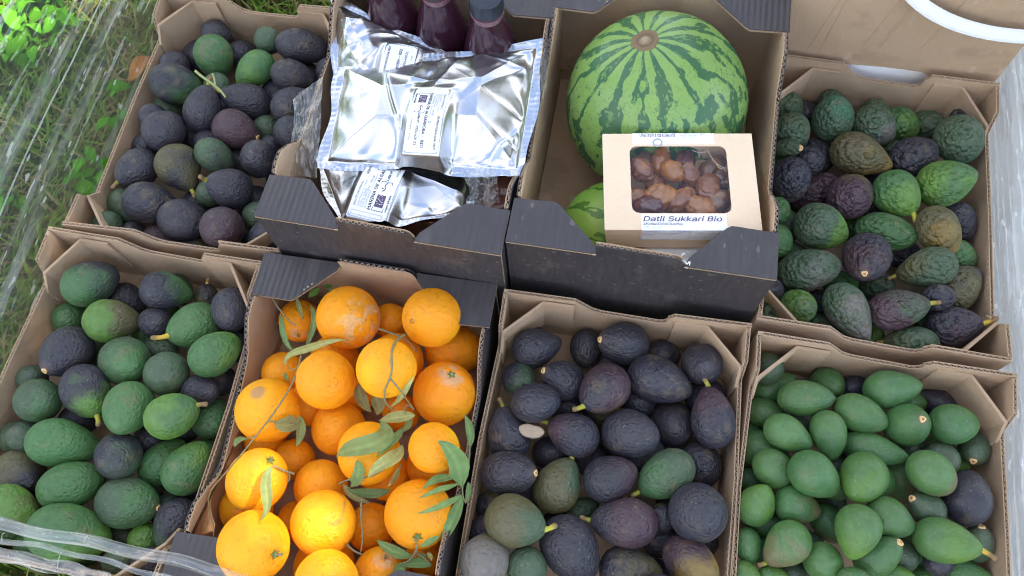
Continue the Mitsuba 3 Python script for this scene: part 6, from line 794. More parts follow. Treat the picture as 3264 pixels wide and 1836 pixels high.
def tray(c, label):
    key = numbered('cardboard_tray')
    tag(key, label, 'cardboard tray', None)
    W, L, th = c['w'], c['l'], 0.0048
    bt = FLOOR - c['z']
    sh = c.get('cut', 0.0)
    for side in (1, -1):
        m = sh
        xl, xr = -0.205 * W + m, 0.175 * W + m
        o = [(-W / 2, bt), (W / 2, bt), (W / 2, -0.001), (xr + 0.006, 0.0005)] + arc(xr - 0.012, -0.014, 0.012, 20, -75, 4) + [(xl + 0.034, -0.026), (xl + 0.022, -0.022), (xl, -0.0005), (-W / 2, 0.0)]
        panel(o, th, key, placer(c, 'x', side, side * L / 2), 'cardboard', rim=top_edge(bt), name='end_wall' if side == 1 else 'end_wall_001')
    for side in (1, -1):
        e = L / 2 - th - 0.0004
        o = [(-e, bt), (e, bt), (e, -0.001), (L / 2 - 0.047, -0.002), (L / 2 - 0.060, -0.034), (0.02, -0.037), (-L / 2 + 0.060, -0.035), (-L / 2 + 0.047, -0.002), (-e, -0.0015)]
        panel(o, th, key, placer(c, 'y', side, side * W / 2), 'cardboard', rim=top_edge(bt), name='side_wall' if side == 1 else 'side_wall_001')
    base = sbox(-W / 2 + th + 0.0005, -L / 2 + th + 0.0005, W / 2 - th - 0.0005, L / 2 - th - 0.0005)
    m = extrude(base, 0.004); m = trimesh.Trimesh(flat_placer(c, bt + 0.0005)(np.array(m.vertices)), m.faces, process=False)
    put('base', m, 'cardboard', key)
    # folded corner liners that make the triangular posts
    t2 = 0.0034
    for sx in (-1, 1):
        for sy in (-1, 1):
            xi, yi = W / 2 - th - 0.0025, L / 2 - th - 0.0025
            jit = rnd.uniform(-0.004, 0.004)
            line = LineString([(sx * xi, sy * (yi - 0.066 - jit)), (sx * xi, sy * (yi - 0.047 - jit)), (sx * (xi - 0.040 + jit), sy * yi), (sx * (xi - 0.078 + jit), sy * yi)])
            pl = line.buffer(t2 / 2, cap_style=2, join_style=2)
            zt, zb = -0.010 + rnd.uniform(-0.003, 0.003), -0.088 + rnd.uniform(-0.006, 0.008)
            m = extrude(pl, zt - zb)
            v = np.array(m.vertices)
            ly = np.abs(v[:, 1])
            low = v[:, 2] < 1e-6
            v[:, 2] += zb
            # the top follows the side wall's slope down
            drop = np.clip((yi - 0.040 - ly) / 0.03, 0, 1) * 0.034
            v[:, 2] -= np.where(low, 0, drop)
            put('corner_flap', trimesh.Trimesh(flat_placer(c, 0)(v), m.faces, process=False), 'cardboard', key)
    return key


def black_carton(c, label):
    key = numbered('black_carton')
    tag(key, label, 'cardboard box', None)
    W, L, th = c['w'], c['l'], 0.0055
    bt = FLOOR - c['z']
    for side in (1, -1):
        a, b = -W / 2 + 0.101, W / 2 - 0.101
        o = [(-W / 2, bt), (W / 2, bt), (W / 2, -0.004), (b + 0.001, -0.004), (b - 0.001, 0.008)] + arc(b - 0.010, 0.007, 0.008, 0, 90, 5) + [(a + 0.002, 0.016), (a, 0.0155), (a + 0.001, -0.004), (-W / 2, -0.004)]
        panel(o, th, key, placer(c, 'x', side, side * L / 2), 'black_print', 'cardboard', rim=lambda p, q: min(p[1], q[1]) > 0.003, name='end_wall' if side == 1 else 'end_wall_001')
    for side in (1, -1):
        e = L / 2 - th - 0.0004
        f = L / 2 - 0.058
        o = [(-e, bt), (e, bt), (e, -0.0055), (f, -0.0055), (f - 0.001, 0.002), (f - 0.012, 0.006), (f - 0.030, 0.004), (f - 0.050, -0.012), (f - 0.066, -0.030), (f - 0.076, -0.036), (0, -0.040),
             (-f + 0.076, -0.036), (-f + 0.066, -0.030), (-f + 0.050, -0.012), (-f + 0.030, 0.004), (-f + 0.012, 0.006), (-f + 0.001, 0.002), (-f, -0.0055), (-e, -0.0055)]
        panel(o, th, key, placer(c, 'y', side, side * W / 2), 'black_print', 'cardboard', rim=lambda p, q: max(abs(p[0]), abs(q[0])) < f + 0.0005, name='side_wall' if side == 1 else 'side_wall_001')
    base = sbox(-W / 2 + th + 0.0005, -L / 2 + th + 0.0005, W / 2 - th - 0.0005, L / 2 - th - 0.0005)
    m = extrude(base, 0.004); m = trimesh.Trimesh(flat_placer(c, bt + 0.0005)(np.array(m.vertices)), m.faces, process=False)
    put('base', m, 'cardboard', key)
    k = 0
    for sy in (-1, 1):
        for sx in (-1, 1):
            wl, wi, fl = 0.1005 + rnd.uniform(-.001, .003), 0.050 + rnd.uniform(-0.004, 0.004), 0.0575
            o = [(sx * (W / 2 + 0.0005), sy * (L / 2 + 0.0012)), (sx * (W / 2 - wl), sy * (L / 2 + 0.0012)), (sx * (W / 2 - wl + 0.004), sy * (L / 2 - 0.010)), (sx * (W / 2 - wi - 0.006), sy * (L / 2 - fl + 0.004)), (sx * (W / 2 - wi), sy * (L / 2 - fl)), (sx * (W / 2 + 0.0005), sy * (L / 2 - fl + 0.001))]
            if sx * sy > 0:
                o = o[::-1]
            tl = rnd.uniform(-0.01, 0.004)

            def pf(v, sx=sx, sy=sy, tl=tl):
                x, y, t = v[:, 0], v[:, 1], v[:, 2]
                inn = (L / 2 - np.abs(y))
                z = -0.0035 + t + tl * inn + 0.0009 * np.sin(x * 60 + y * 40)
                return flat_placer(c, 0)(np.stack([x, y, z], 1))
            nm = 'corner_flap' if k == 0 else 'corner_flap_%03d' % k
            k += 1
            # t = 0 is the underside here, so the kraft liner is the first sheet
            panel(o, 0.004, key, pf, 'cardboard', 'black_print', rim=lambda p, q: max(abs(p[1]), abs(q[1])) < L / 2 - 0.001 or True and abs(p[1] - q[1]) > 0.004 and abs(abs(p[0]) - W / 2) > 0.01, pitch=0.006, depth=0.004, name=nm)
    return key


# ------------------------------------------------------------------ fruit
PAL = dict(K=(.025, .023, .033), P=(.050, .025, .034), G=(.050, .128, .040), D=(.050, .083, .044), L=(.090, .185, .030), B=(.090, .078, .032), W=(.135, .120, .105), T=(.036, .12, .065),
           O=(.20, .13, .03), V=(.068, .150, .043), M=(.15, .125, .06))
CREAM = (.60, .44, .20)


def fruit_mesh(c, ax, a, b, seed, egg, lump, nu=34, nv=46, flat=0.0):
    th = np.linspace(0, np.pi, nu); ph = np.arange(nv) * 2 * np.pi / nv
    TH, PH = np.meshgrid(th, ph, indexing='ij')
    x = np.cos(TH)
    prof = np.sin(TH) * (1 - egg * x - 0.35 * egg * x * x + 0.12 * egg)
    if flat:
        prof = np.sin(TH) ** (1 - flat)
    e1, e2, e3 = frame(ax)
    d = np.stack([prof * np.cos(PH), prof * np.sin(PH), x], -1)
    pos = d * [b, b, a]
    q = pos / b
    off = np.array([seed * 1.37, seed * .71, seed * 2.1])
    n = lump * (meshkit.fbm(q * 1.3 + off, 3) - 0.5) * 2 + 0.35 * lump * (meshkit.noise(q * 5 + off) - 0.5)
    pos = pos * (1 + n[..., None])
    w = pos[..., 0:1] * e1 + pos[..., 1:2] * e2 + pos[..., 2:3] * e3 + np.asarray(c)
    return w.reshape(-1, 3), grid_faces(nu, nv, True), d.reshape(-1, 3), q.reshape(-1, 3) + off


def stem_mesh(base, ax, ln, r, seed, bend=0.35):
    rr = np.random.default_rng(seed)
    e1, e2, e3 = frame(ax)
    a = rr.uniform(0, 6.28)
    side = np.cos(a) * e1 + np.sin(a) * e2
    s = np.linspace(0, 1, 9)
    p = base + np.outer(s * ln - 0.003, e3) + np.outer(bend * ln * s ** 2, side)
    rad = r * np.interp(s, [0, .12, .5, .8, .92, 1], [1.15, 1.0, .72, .8, 1.0, .55])
    m = tube(p, rad, 8)
    t = np.r_[np.repeat(s, 8), 0, 1]
    return m, t


def avocados():
    for i, f in enumerate(FRUIT):
        if f['tray'] == 'F':
            continue
        hh = f['tray'] == 'H'
        key = numbered('avocado')
        a, b = f['a'], f['b']
        egg = rnd.uniform(0.08, 0.30) if a / b > 1.2 else rnd.uniform(.06, .16)
        if a / b > 1.6:
            egg = 0.34
        v, fc, d, q = fruit_mesh(f['c'], f['ax'], a, b, i + 1, egg, rnd.uniform(.018, .040) if not hh else rnd.uniform(.010, .022))
        c1 = np.array(PAL[f['col'][0]]); c2 = np.array(PAL[f['col'][-1]])
        n = meshkit.fbm(q * 0.9 + 5, 4)
        axial = d[:, 2]
        t = np.clip((n - 0.46) * 3.2 + axial * 0.9 * (1 if len(f['col']) > 1 else 0.25) + (0.0 if len(f['col']) > 1 else 0.1), 0, 1)[:, None]
        if len(f['col']) == 1:
            c2 = c1 * np.array([1.25, 1.1, 1.05]) + (0.006 if f['col'] == 'K' else 0.0)
        col = c1 * (1 - t) + c2 * t
        fine = meshkit.fbm(q * 6, 2)[:, None]
        col = col * (0.78 + 0.44 * fine) * rnd.uniform(0.88, 1.12)
        mott = np.clip((meshkit.fbm(q * 2.3 + 9, 3) - 0.55) * 5, 0, 1)[:, None] * (0.35 if not hh else 0.18)
        col = col * (1 - mott) + (col * 0.5 + np.array([.035, .035, .015]) if not hh else col * 1.3 + .01) * mott
        if rnd.random() < (.55 if not hh else .4):
            sc = (np.clip((meshkit.fbm(q * 1.9 + 41, 4) - rnd.uniform(.60, .68)) * 14, 0, 1) * (.32 if not hh else .2))[:, None]
            col = col * (1 - sc) + np.array([.17, .125, .07]) * sc
        bloom = np.clip((meshkit.fbm(q * 1.1 + 77, 3) - .45) * 2, 0, 1)[:, None] * rnd.uniform(0, .28)
        col = col * (1 - bloom) + np.array([.085, .085, .095]) * bloom
        if f['st'] == 'b':
            near = np.clip((axial - 0.86) / 0.1, 0, 1)[:, None]
            col = col * (1 - 0.35 * near) + np.array([.12, .07, .05]) * 0.35 * near
        skin = 'avocado_skin_smooth' if hh else ('avocado_skin_rough' if f['tray'] == 'D' else 'avocado_skin')
        put(key, (v, fc), skin, smooth=True, color=col)
        tag(key, f['label'], 'avocado', f.get('group'))
        tip = np.array(f['c']) + np.array(f['ax']) * a
        st = f['st']
        if st in 's l':
            ln = (0.019 if st == 's' else 0.024) * b / 0.030
            m, t = stem_mesh(tip - np.array(f['ax']) * 0.002, np.array(f['ax']) + rng.normal(0, .12, 3), max(ln, .012), 0.0040 * (b / 0.030) ** .5, i, 0.3)
            vr = rnd.random()
            yel = (1 - .5 * vr * (st == 's')) * np.array([.40, .38, .035]) if st == 's' else np.array([.50, .33, .035])
            tp = np.array([.20, .12, .05]); lime = np.array([.22, .36, .03])
            k = np.clip((t - .72 + .3 * vr) / .2, 0, 1)[:, None]; g = np.clip(1 - t / .4, 0, 1)[:, None] * (.6 if st == 's' else .2)
            put('stem', m, 'stalk', key, smooth=True, color=(yel * (1 - g) + lime * g) * (1 - k) + tp * k)
        elif st in 'bp':
            e1, e2, e3 = frame(f['ax'])
            r0 = 0.0036 if st == 'b' else .0024
            nu = 12
            g = np.arange(nu) * 2 * np.pi / nu
            V, C = [], []
            cr, dk = (np.array([.62, .40, .17]), np.array([.30, .16, .07])) if st == 'b' else (np.array([.05, .045, .03]), np.array([.02, .02, .015]))
            for rr, hz, cc in ((1.25, -.0022, cr), (1.0, .0007, cr), (.65, .0010, cr * 1.1), (.3, .0002, dk), (0.01, .0001, dk)):
                wob = 1 + .12 * np.sin(g * 3 + i)
                V.append(tip + r0 * rr * wob[:, None] * (np.cos(g)[:, None] * e1 + np.sin(g)[:, None] * e2) + e3 * hz)
                C.append(np.tile(cc, (nu, 1)))
            put('stem_scar', (np.vstack(V), grid_faces(5, nu, True)), 'stalk', key, smooth=True, color=np.vstack(C))


OR = dict(O=(.85, .305, .008), Y=(.87, .35, .009), R=(.83, .265, .007))


def oranges():
    i = 0
    for f in FRUIT:
        if f['tray'] != 'F':
            continue
        i += 1
        key = numbered('orange')
        st = f['st']
        ax = np.array(f['ax'])
        v, fc, d, q = fruit_mesh(f['c'], ax, f['a'] * rnd.uniform(.955, .995), f['b'], i + 300, rnd.uniform(.0, .06), 0.016, 64, 90)
        # dimple at the stem end
        x = d[:, 2]
        dim = np.exp(-((1 - x) / 0.02)) * 0.0022
        ctr = np.array(f['c'])
        rad = v - ctr
        if st in 'dct':
            v = ctr + rad * (1 - dim / np.linalg.norm(rad, axis=1))[:, None]
        c1 = np.array(OR[f['col']])
        n = meshkit.fbm(q * 1.1, 3)[:, None]
        col = c1 * (0.90 + 0.22 * n) * np.array([1, 1, 1])
        col = col + np.clip(meshkit.fbm(q * 1.0 + 30, 2)[:, None] - .55, 0, 1) * np.array([.0, .25, 0])
        sp = np.clip((meshkit.noise(q * 9) - .84) * 12, 0, 1)[:, None] * 0.5
        ru = (np.clip((meshkit.fbm(q * 2.2 + 17, 4) - .60) * 9, 0, 1) * .2)[:, None]
        col = col * (1 - ru) + np.array([.52, .27, .06]) * ru
        col = col * (1 - sp) + np.array([.42, .17, .02]) * sp
        lon = np.arctan2(d[:, 1], d[:, 0])
        if st == 'x':   # long scratch
            band = np.exp(-((x - .80 - .06 * np.sin(lon * 3)) / .035) ** 2) * (np.abs(((lon - 0.4 + np.pi) % (2 * np.pi)) - np.pi) < 1.3)
            k = (band * np.clip((meshkit.fbm(q * 7, 3) - .34) * 4, 0, 1))[:, None] * .8
            col = col * (1 - k) + np.array([.33, .17, .05]) * k
        if st == 'm':
            k = (np.clip((x - .45) * 3, 0, 1) * np.clip((meshkit.fbm(q * 3, 4) - .53) * 14, 0, 1))[:, None] * .6
            col = col * (1 - k) + np.array([.62, .42, .22]) * k
        if st in 'g':
            k = np.clip((x - .965) / .012, 0, 1)[:, None] * .8
            col = col * (1 - k) + np.array([.38, .22, .10]) * k
        if st in 'cd':
            k = (np.clip((x - .86) / .1, 0, 1) * np.clip((meshkit.fbm(q * 4, 3) - .42) * 6, 0, 1))[:, None] * .55
            col = col * (1 - k) + np.array([.58, .42, .28]) * k
        put(key, (v, fc), 'orange_peel', smooth=True, color=np.clip(col, 0, .95))
        tag(key, f['label'], 'orange', f.get('group'))
        tip = ctr + ax * f['a'] * 0.985
        e1, e2, e3 = frame(ax)
        g = np.arange(10) * 2 * np.pi / 10
        if st in 'ct':
            star = 0.0046 * (1 + .35 * np.cos(g * 5))
            V = [tip - e3 * .0012 + np.outer(np.cos(g) * star, e1) + np.outer(np.sin(g) * star, e2), tip + e3 * .0008 + np.outer(np.cos(g), e1) * .0022 + np.outer(np.sin(g), e2) * .0022, tip + e3 * .0010 + np.outer(np.cos(g), e1) * .0003 + np.outer(np.sin(g), e2) * .0003]
            put('calyx', (np.vstack(V), grid_faces(3, 10, True)), 'stalk', key, smooth=True, color=np.vstack([np.tile([.10, .16, .03], (20, 1)), np.tile([.45, .42, .2], (10, 1))]))
        if st in 'td':
            m, t = stem_mesh(tip - e3 * .001, e3, .012 if st == 't' else .006, .0018, i, .3)
            put('stalk', m, 'stalk', key, smooth=True, color=np.tile([.17, .17, .08], (len(m.vertices), 1)))
        if st == 'h':
            V = [tip + e3 * hz + np.outer(np.cos(g) * r, e1) + np.outer(np.sin(g) * r, e2) for r, hz in ((.0040, -.001), (.0028, .0008), (.0015, -.0004), (.0002, -.001))]
            put('navel', (np.vstack(V), grid_faces(4, 10, True)), 'stalk', key, smooth=True, color=np.vstack([np.tile([.6, .24, .02], (20, 1)), np.tile([.10, .05, .02], (20, 1))]))


def sprigs():
    for name, lab, cat in SPOTS['sprigs']:
        key = numbered('sprig')
        tag(key, lab, cat)
        for tw in TWIGS:
            if tw['s'] == name:
                p = spline(tw['p'], 28)
                r = np.random.default_rng(len(key) + len(p))
                p = p + 0.0006 * (meshkit.noise(p * 120) - .5)[:, None]
                put('twig', tube(p, np.linspace(tw['r'], tw['r'] * .65, len(p)) * (1 + .15 * np.sin(np.arange(len(p)) * 2.1)), 7), 'twig_bark', key, smooth=True)
        for k, lf in enumerate(LEAVES):
            if lf['s'] == name:
                v, f = leaf_blade(lf['p'], lf['w'] * .9, lf['n'], lf['f'] * 1.5, 25)
                c = np.array(lf['c'])
                n = meshkit.fbm(v * 90 + k, 3)[:, None]
                mid = np.zeros((25, 7, 1)); mid[:, 3] = .45; mid[::3] += .10
                col = c * (.75 + .5 * n) + mid.reshape(-1, 1) * c * .6
                put('leaf', (v, f), 'leaf', key, smooth=True, color=col)


# ------------------------------------------------------------------ melons
def melon(name, mat_, c, ax, a, b, seed, label, lump):
    nu, nv = 90, 140
    th = np.linspace(0, np.pi, nu); ph = np.linspace(0, 2 * np.pi, nv)
    TH, PH = np.meshgrid(th, ph, indexing='ij')
    d = np.stack([np.sin(TH) * np.cos(PH), np.sin(TH) * np.sin(PH), np.cos(TH)], -1)
    k = 1 + lump * (meshkit.fbm(d * 1.4 + seed, 3) - .5) - .03 * np.exp(-(TH / .17) ** 2)
    e1, e2, e3 = frame(ax)
    pos = d * [b, b, a] * k[..., None]
    w = pos[..., 0:1] * e1 + pos[..., 1:2] * e2 + pos[..., 2:3] * e3 + np.array(c)
    uv = np.stack([PH / (2 * np.pi), TH / np.pi], -1).reshape(-1, 2)
    put(name, (w.reshape(-1, 3), grid_faces(nu, nv)), mat_, smooth=True, uv=uv)
    tag(name, label, 'melon' if name == 'melon' else 'watermelon')
    return np.array(c) + e3 * a, (e1, e2, e3)


def melons():
    m = SPOTS['watermelon']
    tip, (e1, e2, e3) = melon('watermelon', 'watermelon_rind', m['c'], m['ax'], m['a'], m['b'], 3.0, 'large round watermelon with dark jagged stripes standing in the black carton', .05)
    g = np.arange(24) * 2 * np.pi / 24
    V, C = [], []
    for r, h, c in ((.0185, -.006, (.10, .16, .04)), (.0165, -.0035, (.17, .11, .05)), (.013, -.0030, (.16, .10, .05)), (.009, -.0045, (.12, .075, .035)), (.0055, -.0035, (.24, .17, .10)), (.003, -.0005, (.30, .23, .15)), (.0003, -.0006, (.34, .27, .19))):
        rr = r * (1 + .06 * np.sin(g * 3 + r * 900) + .05 * np.sin(g * 7))
        V.append(tip + e3 * (h + .0008) + np.outer(np.cos(g) * rr, e1) + np.outer(np.sin(g) * rr, e2)); C.append(np.tile(c, (24, 1)))
    put('stem_scar', (np.vstack(V), grid_faces(7, 24, True)), 'stalk', 'watermelon', smooth=True, color=np.vstack(C))
    m = SPOTS['melon']
    melon('melon', 'melon_rind', m['c'], m['ax'], m['a'], m['b'], 8.0, 'small light green melon with thin dark stripes, left of the dates box', .04)


# ------------------------------------------------------------------ text and labels
def lines(items):
    ms = []
    for text, x, y, h, wmax, bold, shear in items:
        m = meshkit.text_mesh(text, h, 0.00012, bold)
        v = np.array(m.vertices)
        wd = v[:, 0].max() - v[:, 0].min()
        v[:, 0] = (v[:, 0] - v[:, 0].min()) * (wmax / wd if wmax else 1) + v[:, 1] * shear
        v[:, 0] += x; v[:, 1] += y
        ms.append(trimesh.Trimesh(v, m.faces, process=False))
    return join(ms)


def rounded(x0, y0, x1, y1, r):
    return sbox(x0 + r, y0 + r, x1 - r, y1 - r).buffer(r, 4)


def ring_rect(x0, y0, x1, y1, w):
    return sbox(x0, y0, x1, y1).difference(sbox(x0 + w, y0 + w, x1 - w, y1 - w))


def flat_shape(poly, h=0.00012):
    return extrude(poly, h)


def flour_label(key, L, H, mapper):
    """paper sticker L long and H high in its own plane, its print on top; mapper puts (x, y, lift) on the bag"""
    def P(m, lift):
        m = m.subdivide_to_size(0.004) if False else m
        v = np.array(m.vertices)
        return trimesh.Trimesh(mapper(v[:, 0], v[:, 1], v[:, 2] + lift), m.faces, process=False)
    nx, ny = 40, 26
    gx, gy = np.meshgrid(np.linspace(0, L, nx), np.linspace(0, H, ny), indexing='ij')
    r = .06 * L
    # rounded corners by pulling the corner vertices in
    dx = np.maximum(0, np.abs(gx - L / 2) - (L / 2 - r)); dy = np.maximum(0, np.abs(gy - H / 2) - (H / 2 - r))
    dd = np.hypot(dx, dy); k = np.where((dd > r) & (dx > 0) & (dy > 0), r / np.maximum(dd, 1e-9), 1)
    gx = np.where(k < 1, L / 2 + np.sign(gx - L / 2) * (L / 2 - r + dx * k), gx); gy = np.where(k < 1, H / 2 + np.sign(gy - H / 2) * (H / 2 - r + dy * k), gy)
    put('label', (mapper(gx.ravel(), gy.ravel(), np.full(gx.size, .0004)), grid_faces(nx, ny)), 'label_paper', key, smooth=True)
    s = L
    T1 = [('HARINA DE ALGARROBA - BIO', .10 * s, .47 * H, .085 * H, .84 * s, True, 0), ('SALUTE VESTRA S.L.', .11 * s, .885 * H, .055 * H, .30 * s, False, .1), ('SOLYFRUTA BIO & LOCAL FRUIT', .50 * s, .855 * H, .062 * H, .46 * s, True, .1),
          ('Lote nº.  1936.415.21', .47 * s, .27 * H, .075 * H, .44 * s, True, .1), ('Origen: ESPAÑA', .11 * s, .045 * H, .045 * H, .19 * s, True, .1), ('Fecha Caducidad', .54 * s, .10 * H, .035 * H, .18 * s, False, .1), ('07/2022', .76 * s, .10 * H, .035 * H, .09 * s, False, .1)]
    put('print', P(lines(T1), .0007), 'ink', key + '__label')
    T2 = [('Pago Madre La Cañada', .11 * s, .80 * H, .04 * H, .32 * s, False, 0), ('Mollina, Málaga', .11 * s, .735 * H, .04 * H, .22 * s, False, 0), ('C.I.F. B 93571398', .11 * s, .67 * H, .042 * H, .25 * s, True, 0), ('N. LOTE 02103', .11 * s, .60 * H, .042 * H, .20 * s, True, 0),
          ('500 GR', .40 * s, .67 * H, .05 * H, .10 * s, True, 0), ('PESO EN GRAMOS', .34 * s, .60 * H, .035 * H, .18 * s, False, 0), ('Peso Aprox. 500gr', .60 * s, .39 * H, .035 * H, .22 * s, False, .1)]
    put('fine_print', P(lines(T2), .0007), 'ink_pale', key + '__label')
    shp = [flat_shape(ring_rect(.10 * s, .13 * H, .455 * s, .43 * H, .006 * s)), flat_shape(sbox(.145 * s, .17 * H, .285 * s, .40 * H))]
    sw = LineString([(.33 * s, .33 * H), (.345 * s, .28 * H), (.37 * s, .27 * H), (.395 * s, .30 * H), (.42 * s, .30 * H), (.44 * s, .26 * H)]).buffer(.012 * H)
    shp += [flat_shape(sw), flat_shape(Point(.365 * s, .345 * H).buffer(.022 * H))]
    put('emblem', P(join(shp), .0007), 'ink_plum', key + '__label')
    st = []
    for a in np.linspace(0, 2 * np.pi, 13)[:-1]:
        st.append(flat_shape(Point(.215 * s + .05 * s * math.cos(a) + .012 * s * math.cos(2 * a), .285 * H + .075 * H * math.sin(a) + .02 * H * math.cos(a)).buffer(.011 * H, 2)))
    st.append(flat_shape(LineString([(.20 * s, .22 * H), (.235 * s, .35 * H)]).buffer(.005 * H)))
    put('emblem_stars', P(join(st), .0010), 'label_paper', key + '__label')
    pl = [flat_shape(ring_rect(.018 * s, .10 * H, .065 * s, .93 * H, .003 * s)), flat_shape(Point(.60 * s, .655 * H).buffer(.05 * H).difference(Point(.605 * s, .66 * H).buffer(.03 * H)))]
    put('stamp', P(join(pl), .0007), 'ink_pale', key + '__label')


def foil_bag(spec, label):
    key = numbered('foil_bag')
    tag(key, label, 'foil bag', None)
    o, ex, ey, n = [np.array(spec[k]) for k in ('o', 'ex', 'ey', 'n')]
    quad = np.array(spec['quad'])           # local corners TL TR BR BL
    lab = spec['lab']
    NU, NV = 250, 180
    u, v = np.meshgrid(np.linspace(0, 1, NU), np.linspace(0, 1, NV), indexing='ij')
    X = (1 - v) * ((1 - u) * quad[0][0] + u * quad[1][0]) + v * ((1 - u) * quad[3][0] + u * quad[2][0])
    Y = (1 - v) * ((1 - u) * quad[0][1] + u * quad[1][1]) + v * ((1 - u) * quad[3][1] + u * quad[2][1])
    sd = spec['seed']
    # wavy outline
    X = X + .0035 * np.sin(v * 9 + sd) * (np.abs(u - .5) * 2) ** 4; Y = Y + .003 * np.sin(u * 11 + sd) * (np.abs(v - .5) * 2) ** 4
    r = np.random.default_rng(int(sd))
    cre = [(r.uniform(quad[:, 0].min(), quad[:, 0].max()), r.uniform(quad[:, 1].min(), quad[:, 1].max()), r.uniform(0, np.pi), r.uniform(.03, .09), r.uniform(.0012, .0042), r.uniform(.003, .009)) for _ in range(spec.get('ncre', 34))]

    lo, hi = quad.min(0) - .03, quad.max(0) + .03

    def facets(n, amp):
        pts = np.vstack([r.uniform(lo, hi, (n, 2)), [lo, hi, (lo[0], hi[1]), (hi[0], lo[1])]])
        from scipy.interpolate import RegularGridInterpolator
        from scipy.ndimage import gaussian_filter
        it = LinearNDInterpolator(pts, r.uniform(-amp, amp, len(pts)))
        gx, gy = np.linspace(lo[0], hi[0], 320), np.linspace(lo[1], hi[1], 260)
        Zg = gaussian_filter(np.nan_to_num(it(*np.meshgrid(gx, gy, indexing='ij'))), 1.8)
        gi = RegularGridInterpolator((gx, gy), Zg, bounds_error=False, fill_value=0.0)
        return lambda x, y: gi(np.stack([x.ravel(), y.ravel()], -1)).reshape(x.shape)
    FAC1, FAC2 = facets(spec.get('nf', 40), spec.get('fa', .0075)), facets(150, .0013)

    def uv_of(x, y):
        A = quad
        # inverse of the bilinear map by a few Newton steps
        uu = np.full_like(x, .5); vv = np.full_like(x, .5)
        for _ in range(6):
            bx = (1 - vv) * ((1 - uu) * A[0][0] + uu * A[1][0]) + vv * ((1 - uu) * A[3][0] + uu * A[2][0]) - x
            by = (1 - vv) * ((1 - uu) * A[0][1] + uu * A[1][1]) + vv * ((1 - uu) * A[3][1] + uu * A[2][1]) - y
            xu = (1 - vv) * (A[1][0] - A[0][0]) + vv * (A[2][0] - A[3][0]); xv = (1 - uu) * (A[3][0] - A[0][0]) + uu * (A[2][0] - A[1][0])
            yu = (1 - vv) * (A[1][1] - A[0][1]) + vv * (A[2][1] - A[3][1]); yv = (1 - uu) * (A[3][1] - A[0][1]) + uu * (A[2][1] - A[1][1])
            det = xu * yv - xv * yu
            uu = uu - (bx * yv - by * xv) / det; vv = vv - (by * xu - bx * yu) / det
        return uu, vv

    def height(x, y, flatten=True):
        uu, vv = uv_of(x, y)
        e = np.minimum(np.minimum(uu, 1 - uu) * 1.35, np.minimum(vv, 1 - vv))
        pillow = spec['h'] * np.clip((e - .06) / .30, 0, 1) ** .62
        inner = np.clip((e - .05) / .06, 0, 1)
        big = FAC1(x, y) * inner + FAC2(x, y) * inner
        h = pillow + big
        for cx, cy, a, ln, hh, w in cre:
            dx, dy = x - cx, y - cy
            s = dx * np.cos(a) + dy * np.sin(a); t = -dx * np.sin(a) + dy * np.cos(a) + .12 * s * s / ln
            h = h + inner * hh * np.exp(-(s / ln) ** 2) * np.exp(-np.abs(t) / w)
        # pleats that run in from the seals
        h = h + (.0013 * np.sin(x * 150 + 3 * np.sin(y * 50)) * np.exp(-np.abs(np.minimum(vv, 1 - vv) - .10) / .07) + .0013 * np.sin(y * 130 + 3 * np.sin(x * 60)) * np.exp(-np.abs(np.minimum(uu, 1 - uu) - .07) / .05)) * (e > .01)
        # seal bands: fine ribs
        h = h + .00010 * np.sin(x * 900) * (np.minimum(vv, 1 - vv) < .045) + .00012 * np.sin(y * 800) * (np.minimum(uu, 1 - uu) < .035)
        h = h + spec.get('curl', 0) * (uu - .5) ** 2 + spec.get('tilt', 0) * 0
        if lab and flatten:
            lx, ly = lab['o']; tx, ty = lab['t']
            s = (x - lx) * tx + (y - ly) * ty; q = -(x - lx) * ty + (y - ly) * tx
            qs = lab.get('flip', 1)
            q = q * qs
            dx = np.maximum(np.maximum(-s, s - lab['L']), 0); dy = np.maximum(np.maximum(-q, q - lab['H']), 0)
            k = np.exp(-(np.hypot(dx, dy) / .008) ** 2)
            c0 = lab['z'] + .010 * np.sin(np.clip(s / lab['L'], 0, 1) * 3.1) - .05 * 0 + .004 * np.clip(q / lab['H'], -.5, 1.5)
            h = h * (1 - k) + c0 * k
        return h
    Z = height(X, Y)

    def world(x, y, z):
        return o + np.outer(x, ex) + np.outer(y, ey) + np.outer(z, n)
    top = world(X.ravel(), Y.ravel(), Z.ravel())
    f = grid_faces(NU, NV)
    if lab is not None and False:
        pass
    sag = -spec['h'] * .55 * np.clip((np.minimum(np.minimum(u, 1 - u), np.minimum(v, 1 - v)) - .05) / .3, 0, 1) ** .6 - .0006
    bot = world(X.ravel(), Y.ravel(), np.minimum(sag.ravel(), Z.ravel() - .0006))
    put(key, (np.vstack([top, bot]), np.vstack([f, f[:, ::-1] + len(top)])), 'foil', smooth=True)
    if lab:
        lx, ly = lab['o']; tx, ty = lab['t']; qs = lab.get('flip', 1)

        def mapper(s, q, lift):
            x = lx + s * tx - qs * q * ty; y = ly + s * ty + qs * q * tx
            return world(x, y, height(x, y) + lift)
        flour_label(key, lab['L'], lab['H'], mapper)
    return key


